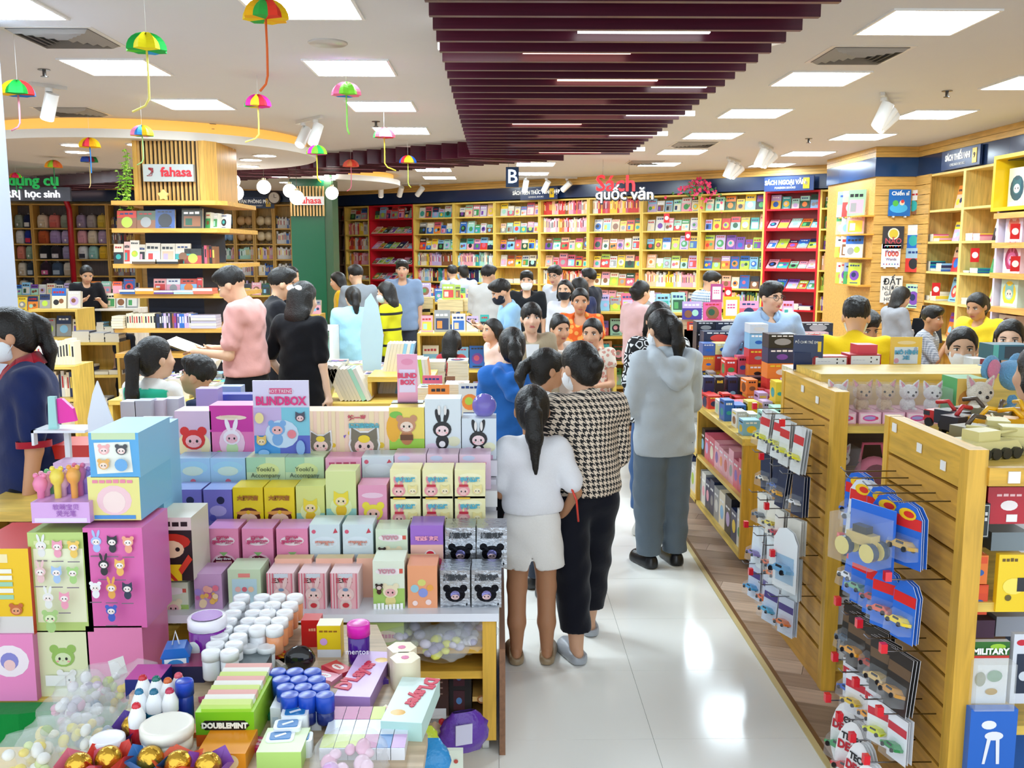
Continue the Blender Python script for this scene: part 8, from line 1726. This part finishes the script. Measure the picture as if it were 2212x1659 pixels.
 Hs = SDF(np.maximum(hl, V(-1, -1, 0.0)), hh_, max(0.0085, res * 0.9)); g = 0.0
 if hair == 'short':
  Hs.ell(hp(0, -0.018, 0.04), V(0.084, 0.1, 0.09) * hs, 0.01, HM); Hs.ell(hp(0, 0.02, 0.095), V(0.066, 0.07, 0.035) * hs, 0.03, HM); Hs.ell(hp(0.015, 0.06, 0.085), V(0.05, 0.035, 0.03) * hs, 0.02, HM)
  Hs.cut(hp(0, 0.022, -0.03), HM @ unit((0, 0.82, -0.57))); Hs.cut(hp(0, -0.06, -0.062), HM @ unit((0, 0.25, -1)))
 else:
  Hs.ell(hp(0, -0.016, 0.03), V(0.085, 0.102, 0.097) * hs, 0.01, HM); Hs.ell(hp(0, -0.06, -0.03), V(0.07, 0.055, 0.07) * hs, 0.03, HM)
  if hair in ('long', 'bob'):
   L = tail
   for sd in (-1, 1): Hs.limb(hp(sd * 0.068, -0.03, 0.02), hp(sd * 0.078, -0.02 if hair == 'long' else 0.0, -0.1), 0.03 * hs, 0.028 * hs, 0.02)
   Hs.limb(hp(0, -0.07, 0.0), hc + V(0, -0.1, -0.12) * hs + V(0, -0.0, 0), 0.075 * hs, 0.075 * hs, 0.03, (1.1, 0.6))
   if hair == 'long':
    for xx in (-0.06, 0, 0.06): Hs.limb(hc + TR @ V(xx * hs, -0.095, -0.1), hc + TR @ V(xx * 1.15 * hs, -0.115, -0.1 - L), 0.042 * hs, 0.03 * hs, 0.03, (1.1, 0.7))
    for sd in (-1, 1): Hs.limb(hp(sd * 0.078, -0.02, -0.08), hc + TR @ V(sd * 0.1, -0.01, -0.1 - L * 0.7), 0.026 * hs, 0.016 * hs, 0.02)
  for_f = 0.06 if fringe else 0.042
  Hs.cut(hp(0, 0.058 if not fringe else 0.08, 0.052 if not fringe else 0.046), HM @ unit((0, 0.85, -0.52)))
  if fringe:
   for xx in (-0.045, -0.015, 0.015, 0.045): Hs.limb(hp(xx * 0.9, 0.07 - abs(xx) * 0.3, 0.075), hp(xx * 1.2, 0.088 - abs(xx) * 0.5, 0.045 - abs(xx) * 0.5), 0.016 * hs, 0.009 * hs, 0.012)
  if hair == 'pony':
   b0 = hp(0, -0.115, 0.045); Hs.ell(b0, V(0.03, 0.03, 0.03) * hs, 0.015); pa = b0 + V(0, -0.035, -0.03); e1 = b0 + TR @ V(0.006, -0.06, -tail * 0.45); e2 = b0 + TR @ V(0.012, -0.05, -tail)
   Hs.limb(b0, pa, 0.026 * hs, 0.036 * hs, 0.01); Hs.limb(pa, e1, 0.036 * hs, 0.034 * hs, 0.02, (1.15, 0.85)); Hs.limb(e1, e2, 0.034 * hs, 0.009 * hs, 0.02, (1.15, 0.85))
  elif hair == 'bun': Hs.ell(hp(0.0, -0.115, 0.0), V(0.045, 0.042, 0.042) * hs, 0.015, HM)
  elif hair == 'updo': Hs.ell(hp(0.0, -0.09, 0.085), V(0.04, 0.04, 0.038) * hs, 0.015, HM)
 x, y, z = np.meshgrid(*Hs.ax, indexing='ij', sparse=True); Hs.D = (Hs.D + (0.0042 if hair == 'short' else 0.0024) * np.sin(190 * x + 60 * y + 14 * z) * np.sin(150 * y - 70 * x + 8 * z)).astype(np.float32)
 Hs.mesh('hair', hairc, M_HAIR, root)
 # ---- garments
 fit = top['fit']; hem = top['hem'] * s; dress = top.get('dress')
 Tp = SDF((lo[0], lo[1], max(0, hem - 0.1) if not dress else 0.0), (hi[0], hi[1], T_((0, 0, zN))[2] + 0.16), res * 1.08)
 body_prims(Tp, fit * 0.8, 0.03)
 Tp.limb(T_((0, 0, hem / s + 0.03)), T_((0, 0, 0.64)), 0.09 * s * bw + fit, 0.078 * s * bw + fit, 0.03, (1.05, 0.76))
 if dress: Tp.limb(T_((0, 0, dress + 0.01)), T_((0, 0, 0.6)), 0.15 * s, 0.08 * s + fit, 0.03, (1.0, 0.78))
 Tp.limb(T_((0, -0.006, 0.80)), T_((0, -0.002, 0.838)), 0.052 * s * 0.95, 0.04 * s * 0.9, 0.03)
 for sd in (-1, 1):
  sh, el, wr, fd = J[sd]; sl = top['sleeve']
  if sl <= 0: continue
  ra, rb = 0.044 * s / 1.6 + fit * 0.75, 0.034 * s / 1.6 + fit * 0.75
  if sl <= 1: Tp.limb(sh, sh + (el - sh) * sl, ra, ra * 1.0 if sl < 0.8 else rb, 0.025)
  else: Tp.limb(sh, el, ra, rb, 0.025); Tp.limb(el, el + (wr - el) * (sl - 1), rb, 0.026 * s / 1.6 + fit * 0.6, 0.02)
 if top['hood']:
  for sd in (-1, 1): Tp.limb(T_((sd * 0.055, 0.02, 0.85)), T_((sd * 0.07, -0.055, 0.83)), 0.02 * s, 0.026 * s, 0.008); Tp.limb(T_((sd * 0.07, -0.055, 0.83)), T_((sd * 0.012, -0.1, 0.745)), 0.027 * s, 0.034 * s, 0.008)
  Tp.limb(T_((0, -0.085, 0.8)), T_((0, -0.105, 0.715)), 0.04 * s, 0.012 * s, 0.01, (1.2, 0.8))
 Tp.limb(T_((0, 0.02, 0.86)), T_((0, 0.05, 0.93)), 0.045 * s * 0.82, 0.06 * s, op='sub')
 if not top['hood']: Tp.ell(T_((0, 0.052, 0.842)), V(0.05, 0.04, top.get('neck', 0.03) + 0.012) * s, op='sub')
 Tp.wrinkle(0.0045 if not far else 0.004, 1.0, px % 7)
 if not dress: Tp.cut(T_((0, 0, hem / s)), TR @ V(0, 0, -1))
 else: Tp.cut((0, 0, dress * s), (0, 0, -1))
 tcol = top['c']
 if callable(tcol):
  fn = tcol; tcol = lambda P: fn((P - HIP) @ np.linalg.inv(TR).T + HIP, s)
 tpo = Tp.mesh('top', tcol, top['mat'] or M_CLOTH, root)
 if top['cuff']:
  for sd in (-1, 1):
   sh, el, wr, fd = J[sd]; e = sh + (el - sh) * (top['sleeve'] + 0.14); d = unit(el - sh); r_ = 0.046 * s / 1.6 + fit * 0.85; u = unit(np.cross(d, V(0, 1, 0.2))); w = np.cross(d, u); b = MB()
   v = [e + o * d + r_ * (math.cos(a) * u + math.sin(a) * w) for o in (-0.022, 0.006) for a in [2 * math.pi * i / 20 for i in range(20)]]
   b.add(v, [(i, (i + 1) % 20, 20 + (i + 1) % 20, 20 + i) for i in range(20)], top['cuff'], True); b.build('cuff', M_CLOTH, tpo)
 if top['collar']:
  b = MB()
  for sd in (-1, 1):
   q = [T_((0, -0.035, 0.872)), T_((sd * 0.035, -0.015, 0.872)), T_((sd * 0.035, 0.02, 0.858)), T_((sd * 0.008, 0.052, 0.825)), T_((sd * 0.03, 0.066, 0.795)), T_((sd * 0.062, 0.03, 0.825)), T_((sd * 0.06, -0.02, 0.842)), T_((0, -0.056, 0.842))]
   for i in range(3): b.face([q[i], q[i + 1], q[6 - i], q[7 - i]], top['collar'], True)
   b.face([q[3], q[4], q[5]], top['collar'], True)
  o = b.build('collar', M_CLOTH, tpo); md = o.modifiers.new('thick', 'SOLIDIFY'); md.thickness = 0.008; md.offset = 0
 if not cut_low and not dress:
  f2 = bottom['fit']; Bt = SDF((lo[0], lo[1], 0.0), (hi[0], hi[1], 0.64 * s), res * (1 if Y < 6.2 else 1.35)); kd = bottom['kind']; zl = bottom['len'] * s
  Bt.limb(V(0, 0, 0.535 * s), V(0, 0, 0.6 * s), 0.086 * s * bw + f2 * 0.5, 0.076 * s * bw + f2 * 0.3, 0.03, (1.03, 0.76))
  for sd in (-1, 1):
   hipj, kn, an = LG[sd]
   if kd == 'skirt': Bt.limb(V(0, 0, zl), V(0, 0, 0.56 * s), 0.13 * s, 0.085 * s, 0.03, (1, 0.8)); continue
   w1 = 0.054 * s * bw + f2 * 0.6; Bt.limb(hipj, kn, w1, 0.044 * s + f2 * (1.6 if kd == 'shorts' else 1), 0.03)
   if kd == 'pants': Bt.limb(kn, an, 0.044 * s + f2, 0.031 * s + f2, 0.02)
  if kd == 'shorts': Bt.limb(V(0, 0, 0.43 * s), V(0, 0, 0.54 * s), 0.1 * s, 0.09 * s, 0.03, (1.05, 0.8)); 
  Bt.cut((0, 0, 0.61 * s), (0, 0, 1)); Bt.wrinkle(0.0038, 1.0, px % 5)
  Bt.cut((0, 0, zl), (0, 0, -1))
  if kd == 'shorts':
   for q in range(5): Bt.limb(V(0, -0.2, zl - 0.01 + 0.018 * q), V(0, 0.2, zl - 0.01 + 0.018 * q), 0.024 - 0.0045 * q, 0.024 - 0.0045 * q, op='sub')
   x, y, z = np.meshgrid(*Bt.ax, indexing='ij', sparse=True); Bt.D = np.maximum(Bt.D, zl + 0.008 * np.sin(90 * x + 50 * y) * np.sin(140 * x + 1) - z).astype(np.float32)
  Bt.mesh({'pants': 'trousers', 'shorts': 'shorts', 'skirt': 'skirt'}[kd], bottom['c'], bottom.get('mat') or M_CLOTH, root)
 if not cut_low and Y < 7.5:
  for sd in (-1, 1):
   an = LG[sd][2]; Sh = SDF((an[0] - 0.12, an[1] - 0.14, -0.012), (an[0] + 0.12, an[1] + 0.26, 0.16), 0.0088); sty = shoes if isinstance(shoes, tuple) else (shoes, 'shoe')
   a, b_ = V(an[0], an[1] - 0.03, 0.02), V(an[0] + sd * 0.015, an[1] + 0.115 * s / 1.5, 0.02)
   Sh.limb(a, b_, 0.043 * s / 1.5, 0.05 * s / 1.5, 0.02, (1, 1)); Sh.limb(V(*a[:2], 0.05), V(*b_[:2], 0.035), 0.036 * s / 1.5, 0.036 * s / 1.5, 0.02)
   if sty[1] == 'slide': Sh.ell((a[0], a[1] - 0.005, 0.085), (0.04, 0.085, 0.055), op='sub')
   Sh.cut((0, 0, 0.075 if sty[1] != 'slide' else 0.07), (0, 0, 1)); Sh.cut((0, 0, 0.001), (0, 0, -1))
   Sh.mesh('slipper' if sty[1] == 'slide' else 'shoe', sty[0], M_PLAST, root)
 root['H'] = H
 return root, dict(J=J, hc=hc, hp=hp, T=T_, s=s, HM=HM)
def prop(root, mb, name, m, label, cat, loc=(0, 0, 0), rot=(0, 0, 0)):
 """a thing held by a person: stays top-level"""
 M = Matrix.Translation(root.location) @ Matrix.Rotation(root.rotation_euler.z, 4, 'Z'); me = mb.mesh(name); me.materials.append(m)
 o = bpy.data.objects.new(name, me); COL.objects.link(o); from mathutils import Euler
 o.matrix_world = M @ Matrix.Translation(loc) @ Euler(rot).to_matrix().to_4x4(); return tag(o, label, cat)
# ---------------------------------------------------------------- the cast, front to back
P_HOUND = pattern('houndstooth_knit', 'houndstooth', '#e8d6c0', '#1c1a1c', 0.026)
P_FLORAL = pattern('monochrome_print', 'ring', '#16161a', '#e8e8e8', 0.05)
P_CHECK = pattern('checked_cotton', 'check', '#e8eef4', '#5a7aa0', 0.03)
P_CHECK2 = pattern('grey_check', 'check', '#b8b8bc', '#7a7e88', 0.02)
P_CHESS = pattern('chequered_cotton', 'houndstooth', '#e8e8e8', '#202022', 0.05)
P_ORANGE = pattern('orange_print', 'blot', '#e8601c', '#f4a850', 0.05)
P_FLOWER = pattern('floral_cotton', 'blot', '#efe4d4', '#d89a8a', 0.03)
P_STRIPE = pattern('yellow_black_stripe', 'stripe', '#d8d414', '#1c1c1c', 0.17)
BLK = '#1b1b20'; NVY = '#1e2848'
def teal(P, s):
 C = np.tile(np.array(hx('#eeeae2'), np.float32), (len(P), 1)); m = (np.abs(P[:, 0]) < 0.1 * s) & (P[:, 2] < 0.825 * s); C[m] = hx('#34c4a0'); return C
GW = (('#b0a89c', 'slide'))
r29, i29 = person('girl in white tee and frayed white shorts seen from behind', 1150, 833, 4.12, 0, dict(c='#eeedf0', sleeve=0.75, fit=0.026, hem=0.575), dict(c='#f0ece6', kind='shorts', len=0.365, fit=0.024), 'pony', shoes=('#a08a6c', 'slide'), tail=0.3, skin='#b98562', arms=('hold', 'hip'))
r28, i28 = person('woman in houndstooth cardigan and black trousers seen from behind', 1266, 737, 4.28, 14, dict(c='#c8b8a4', sleeve=1.9, fit=0.024, hem=0.525, mat=P_HOUND), dict(c='#15161f', len=0.1, fit=0.022), 'bun', mask='#eceef0', shoes=('#a8adb4', 'slide'), arms=('hold', 'hold'), head=(22, 12), step=0.9, build=1.12, skin='#d6a686')
prop(r28, MB().box(-0.05, -0.01, -0.03, 0.05, 0.01, 0.03, '#f0b428'), 'yellow_packet', M_PRINT, 'yellow packet held by the houndstooth woman', 'packet', (-0.08, 0.32, 0.98), (0.3, 0.2, 0.4))
r30, i30 = person('woman in grey hooded top and slate trousers seen from behind', 1441, 667, 5.45, 18, dict(c='#bcc4ca', sleeve=1.95, fit=0.032, hem=0.45, hood=True), dict(c='#66737f', len=0.05, fit=0.026), 'pony', mask='#e8ecf0', shoes='#1c1c20', arms=('hold', 'hold'), tail=0.3, head=(12, 10), build=1.12)
r31, i31 = person('masked woman in a black and white printed blouse facing the aisle', 1424, 650, 6.15, 172, dict(c='#303030', sleeve=0.9, fit=0.03, hem=0.48, mat=P_FLORAL), dict(c='#3a5a88', len=0.1, fit=0.02), 'long', mask='#eef0f2', arms=('hold', 'hold'), tail=0.25, shoes='#d8d4cc')
r26, i26 = person('woman in a royal blue hooded coat seen from behind', 1107, 707, 5.7, 5, dict(c='#2a66b4', sleeve=1.95, fit=0.04, hem=0.3, hood=True), dict(c='#2a4a80', len=0.05), 'pony', tail=0.2, arms=('hold', 'hold'), build=1.1)
r27, i27 = person('girl in profile with hair clips and a white tee', 1172, 752, 5.0, -70, dict(c='#f0f0f0', sleeve=0.7, fit=0.02), dict(c='#404858'), 'pony', tail=0.16, skin='#cc9874', arms=('hold', 'hold'), fringe=True)
r23, i23 = person('woman in a beige blazer over a white tee facing the camera', 1147, 652, 7.2, 184, dict(c='#a8977c', sleeve=1.95, fit=0.03, hem=0.42), dict(c='#303036'), 'bun', fringe=True, skin='#e0b498', arms=('down', 'down'))
MB().prism([(-0.05, 0.0), (0.05, 0.0), (0.03, -0.3), (-0.03, -0.3)], 0, 0.02, '#e8e8e8', Matrix.Rotation(math.pi / 2, 4, 'X')).build('shirt_front', M_CLOTH, r23, loc=(0, 0.125, i23['T']((0, 0, 0.8))[2]), rot=(0.16, 0, 0))
r25, i25 = person('smiling girl in a pale floral dress looking down', 1283, 686, 7.3, 160, dict(c='#f0e0d0', sleeve=0.3, fit=0.02, dress=0.25, mat=P_FLOWER), None, 'bun', head=(0, 8), arms=('hold', 'hold'), skin='#dca886')
r24, i24 = person('girl with hair in a top knot looking down', 1204, 678, 7.6, 210, dict(c='#d8d0c8', sleeve=0.6, fit=0.02), None, 'updo', head=(-10, 10), arms=('hold', 'hold'), skin='#dca886')
r21, i21 = person('woman in an orange printed top looking down', 1253, 621, 8.7, 178, dict(c='#e8702c', sleeve=0.5, fit=0.025, mat=P_ORANGE, neck=0.05), dict(c='#303036'), 'bun', head=(0, 8), arms=('hold', 'hold'), skin='#cc9672', build=1.1)
r1, i1 = person('masked shop assistant in a navy polo with red collar', 45, 660, 4.1, 118, dict(c='#1f2b58', sleeve=0.8, fit=0.026, hem=0.5, cuff='#a82434', collar='#b02434'), dict(c='#14161f', len=0.05, fit=0.03), 'pony', mask='#e8eef2', arms=('down', 'down'), head=(0, 12), tail=0.3, build=1.12, skin='#cf9a78', group='shop assistants')
MB().box(-0.035, 0, -0.009, 0.035, 0.004, 0.009, '#d8b848').build('name_badge', M_PLAST, r1, loc=(-0.07, 0.145, i1['T']((0, 0, 0.745))[2]), rot=(0, 0, 0.3))
person('girl in a white and teal tee with long ponytail seen from behind', 325, 727, 5.1, -18, dict(c=teal, sleeve=0.6, fit=0.022), None, 'pony', tail=0.5, head=(-25, 0), skin='#e0b494')
person('boy with spiky black hair in left profile', 432, 770, 5.3, 82, dict(c='#28304c', sleeve=0.6, fit=0.02), None, 'short', head=(0, -6), skin='#d8a482')
r4, i4 = person('man in a salmon pink tee reading an open book', 524, 570, 6.9, 84, dict(c='#e0a49c', sleeve=0.7, fit=0.03, hem=0.545), dict(c='#17181c', len=0.05, fit=0.025), 'short', arms=('hold', 'hold'), head=(0, 28), build=1.1, shoes='#202024')
bk = MB(); bk.add([(-0.16, 0, 0.02), (0, 0, 0), (0, 0.22, 0), (-0.16, 0.22, 0.02), (0.16, 0, 0.02), (0.16, 0.22, 0.02)], [(0, 1, 2, 3), (1, 4, 5, 2)], '#efe8d4'); bk.add([(-0.165, -0.004, 0.013), (0, -0.004, -0.008), (0, 0.224, -0.008), (-0.165, 0.224, 0.013), (0.165, -0.004, 0.013), (0.165, 0.224, 0.013)], [(3, 2, 1, 0), (2, 5, 4, 1)], '#b89858')
prop(r4, bk, 'open_book', M_PAPER, 'open book held by the man in salmon pink', 'book', (0, 0.4, 1.14), (0.35, 0, 0))
r5, i5 = person('man in a black tee with cropped hair looking aside', 593, 578, 7.9, -70, dict(c=BLK, sleeve=0.7, fit=0.03, hem=0.45), dict(c=BLK), 'short', arms=('hold', 'hold'), build=1.1, head=(0, 10))
r6, i6 = person('woman in a long black dress with a white hair bow', 645, 606, 7.1, -25, dict(c='#101014', sleeve=0.85, fit=0.03, dress=0.12), None, 'long', arms=('hip', 'down'), head=(-10, 10), tail=0.2, skin='#e6c2a8', build=1.05)
b = MB()
for sd in (-1, 1): b.sphere((sd * 0.035, 0, 0), 0.03, '#f4f2f0', 10, 6, None, (1.2, 0.5, 0.8))
b.sphere((0, 0, 0), 0.014, '#e8e4e0', 8, 6); b.build('hair_bow', M_CLOTH, r6, loc=tuple(i6['hp'](0, -0.105, 0.06)))
q = MB()
for a in range(10): q.cbox((0.035 * math.cos(a * 0.63), 0, 0.035 * math.sin(a * 0.63)), (0.012, 0.004, 0.03), '#e8e8e8', (0, -a * 0.63 + 1.57, 0))
q.build('flower_print', M_CLOTH, r6, loc=(-0.06, -0.128 * 1.15, 0.62))
person('woman in a pale blue tee and chequered trousers seen from behind', 763, 618, 9.9, 5, dict(c='#a4d4e4', sleeve=0.9, fit=0.05, hem=0.42), dict(c='#888888', mat=P_CHESS), 'pony', tail=0.3, arms=('hold', 'hold'), head=(20, 10), build=1.15)
person('masked woman in a lime and black striped top in left profile', 842, 607, 10.2, 72, dict(c='#d8d414', sleeve=0.7, fit=0.025, hem=0.48, mat=P_STRIPE), dict(c=BLK), 'long', mask='#dce8ec', arms=('hold', 'hold'), tail=0.55, head=(0, 10))
person('man in a blue-grey tee facing the camera before the red bookcase', 869, 562, 13.0, 182, dict(c='#8094b0', sleeve=0.75, fit=0.035, hem=0.45), dict(c='#3a3e48'), 'short', build=1.12, skin='#d0a080')
person('child with bobbed hair in a dark red shirt seen from behind', 975, 713, 8.3, -20, dict(c='#a82c34', sleeve=0.8, fit=0.02), None, 'bob', skin='#d8a684')
r17, i17 = person('student in a pale blue shirt and black mask looking at a phone', 1100, 600, 9.1, 100, dict(c='#94bcdc', sleeve=1.4, fit=0.03, hem=0.45), dict(c='#303848'), 'short', mask='#2a2c34', arms=('phone', 'phone'), head=(0, 25), skin='#d8a684')
ph = (i17['J'][-1][2] + i17['J'][1][2]) / 2 + V(0, 0.1, 0.03)
prop(r17, MB().rbox(-0.036, -0.07, -0.004, 0.036, 0.07, 0.004, 0.008, '#20222a'), 'phone', M_GLOSS, 'dark phone held by the student in pale blue', 'phone', tuple(ph), (0.6, 0, 0))
person('man in a white shirt seen from behind by the carts', 1050, 572, 12.3, -25, dict(c='#c8c6c2', sleeve=0.9, fit=0.035, hem=0.45), dict(c='#404040'), 'short', arms=('hold', 'hold'), head=(-20, 8), build=1.1, skin='#d0a080')
person('man in a white mask and black tee facing the camera', 1138, 585, 11.2, 176, dict(c='#1c1e22', sleeve=0.7, fit=0.03), dict(c='#303036'), 'short', mask='#f0f2f2', skin='#d8a888')
person('man in a white shirt, lanyard and glasses looking left', 1204, 572, 12.4, 140, dict(c='#c8ccd4', sleeve=1.9, fit=0.03), dict(c='#303848'), 'short', glasses=True, head=(10, 10), skin='#dcae90')
person('woman with long black hair and a black mask', 1222, 603, 10.4, 160, dict(c='#d8d8e0', sleeve=1.2, fit=0.025), dict(c='#303036'), 'long', mask='#26262c', tail=0.3, skin='#dcb090')
person('man in a black sweater seen half from behind', 1277, 580, 12.0, 60, dict(c='#1a1c26', sleeve=1.9, fit=0.03), dict(c='#202024'), 'short', arms=('hold', 'hold'), skin='#d0a080')
person('dark haired person half hidden beside the black sweater', 1257, 598, 11.2, 40, dict(c='#20264a', sleeve=1.5, fit=0.03), dict(c='#202024'), 'bob', head=(20, 10))
person('woman in a pale pink tee with hair tied up', 1377, 605, 9.5, -62, dict(c='#d8b0ae', sleeve=0.7, fit=0.03, hem=0.46), dict(c='#303040'), 'bun', arms=('down', 'down'), head=(0, 10), skin='#e0b494')
person('boy in a checked shirt in right profile', 1524, 584, 10.9, -75, dict(c='#a8b8c8', sleeve=0.9, fit=0.03, mat=P_CHECK), dict(c='#303848'), 'short', arms=('hold', 'hold'), head=(0, 20), skin='#d8a684')
r34, i34 = person('man in round glasses and a pale blue shirt behind the toy counter', 1662, 608, 7.4, 182, dict(c='#a4bcd8', sleeve=0.95, fit=0.03, hem=0.46, collar='#98b2d0'), dict(c='#304060'), 'short', glasses=True, head=(25, 4), arms=('hip', 'hip'), build=1.2, skin='#e2b494')
MB().prism([(-0.1, 0), (0.1, 0), (0.07, 0.34), (-0.07, 0.34)], 0, 0.02, '#bcd8ec', Matrix.Rotation(math.pi / 2, 4, 'X')).build('inner_shirt', M_CLOTH, r34, loc=(0.0, 0.15, 0.92), rot=(0.1, 0, 0))
person('man in a yellow tee with a mask hooked on seen from behind', 1852, 641, 5.75, -14, dict(c='#f0c81c', sleeve=0.7, fit=0.03), dict(c='#30405a'), 'short', mask='#dce8ee', head=(-10, 14), build=1.1, skin='#e0b08c')
person('shop assistant in navy with red collar half hidden by the yellow tee', 1862, 664, 6.6, 170, dict(c='#1f2b58', sleeve=0.8, fit=0.03, collar='#b02434'), dict(c='#14161f'), 'short', build=1.15, skin='#d0a080', head=(20, 25), group='shop assistants')
person('woman with long black hair in a grey jacket by the pilaster', 1937, 617, 10.4, -80, dict(c='#8c8c90', sleeve=1.9, fit=0.035), dict(c=BLK), 'long', arms=('hold', 'cross'), head=(0, 22), tail=0.3, skin='#e2b898')
person('boy with a hand to his mouth in a grey check shirt', 2007, 661, 8.5, 230, dict(c='#a8a8ac', sleeve=0.9, fit=0.03, mat=P_CHECK2), None, 'short', arms=('down', 'face'), head=(-10, 4), skin='#b88560')
person('woman in a bright yellow tee with a ponytail in left profile', 2122, 629, 8.3, 122, dict(c='#f0d030', sleeve=0.7, fit=0.03), dict(c='#404048'), 'pony', arms=('hold', 'hold'), head=(0, 20), tail=0.2, skin='#cc9872', build=1.1)
person('girl in a white mask bending over the toys', 2080, 704, 5.3, 158, dict(c='#eceaec', sleeve=0.9, fit=0.025), None, 'bun', mask='#f2f2f2', head=(0, 6), skin='#e4ba9c', arms=('hold', 'hold'))
person('girl with long black hair at the right edge', 2186, 688, 5.8, 148, dict(c='#303038', sleeve=0.9, fit=0.025), None, 'long', head=(0, 8), skin='#e6bea2', tail=0.3)
person('person in a white top with black hair cut by the right edge', 2268, 742, 3.52, 20, dict(c='#f0eff2', sleeve=0.8, fit=0.03), dict(c='#404858'), 'bob', build=1.1)
person('woman in a black tee looking at a phone far on the left', 183, 570, 13.6, 215, dict(c='#17181d', sleeve=0.75, fit=0.025), dict(c='#202024'), 'pony', arms=('phone', 'phone'), head=(0, 25), tail=0.25)
person('woman in black beside the green column', 621, 574, 12.4, 250, dict(c='#1c1c22', sleeve=0.8, fit=0.025), dict(c='#202024'), 'bun', head=(0, 12))
person('woman in an amber tee in left profile beside the grey tee', 738, 586, 12.5, 88, dict(c='#e0b020', sleeve=0.7, fit=0.025), dict(c='#303036'), 'long', head=(0, 15), tail=0.2)
person('man in a grey tee seen from behind', 774, 571, 12.0, 35, dict(c='#8a9096', sleeve=0.75, fit=0.03), dict(c='#303036'), 'short', arms=('hold', 'hold'), head=(10, 15), build=1.1)
person('dark haired browser at the far shelves, seen first', 978, 573, 15.6, 20, dict(c='#b8bcc8', sleeve=0.8, fit=0.025), None, 'short')
person('masked browser with a top knot at the far shelves', 1001, 572, 15.2, 10, dict(c='#b8bcc8', sleeve=0.8, fit=0.025), None, 'updo', mask='#a8c8e0', head=(30, 5))
person('small child with dark hair below the phone reader', 1068, 688, 8.8, 120, dict(c='#e8c8bc', sleeve=0.6, fit=0.02), None, 'bob', skin='#dca886')
person('child reading behind the shelves at the left', 264, 681, 11.0, 170, dict(c='#303848', sleeve=0.8, fit=0.02), None, 'short', head=(0, 30), skin='#d0a080')

b = MB().rbox(-0.075, -0.03, -0.08, 0.075, 0.03, 0.06, 0.02, '#17171b'); b.tube([(-0.07, -0.02, 0.05), (-0.02, -0.034, -0.07), (0.07, -0.02, -0.06)], 0.005, '#d8282c', 5)
prop(r29, b, 'sling_bag', M_CLOTH, 'small black sling bag with red piping at the white tee girl hip', 'bag', (-0.2, 0.05, 0.74), (0, 0, 0.3))
MB().tube([(0.17, -0.06, 0.84), (0.195, -0.07, 0.78), (0.205, -0.06, 0.68)], 0.005, '#e04030', 6).build('red_cord', M_PLAST, r29)
r37 = [o for o in COL.objects if o.get('label', '').startswith('woman with long black hair in a grey')][0]
b = MB(); b.prism([(-0.17, 0), (0.17, 0), (0.13, 0.26), (-0.13, 0.26)], -0.05, 0.05, '#15151a', Matrix.Rotation(math.pi / 2, 4, 'X')); b.tube([(-0.08, 0, 0.25), (-0.05, 0, 0.4), (0.05, 0, 0.4), (0.08, 0, 0.25)], 0.01, '#15151a', 6)
prop(r37, b, 'handbag', M_CLOTH, 'black handbag held by the woman in the grey jacket', 'bag', (0.05, 0.36, 0.86), (0, 0, 0.5))
BSTUFF.build('shelved_books', M_PRINT, label='rows of further books filling the wall shelves', cat='books', kind='stuff')
print('NB',NB)
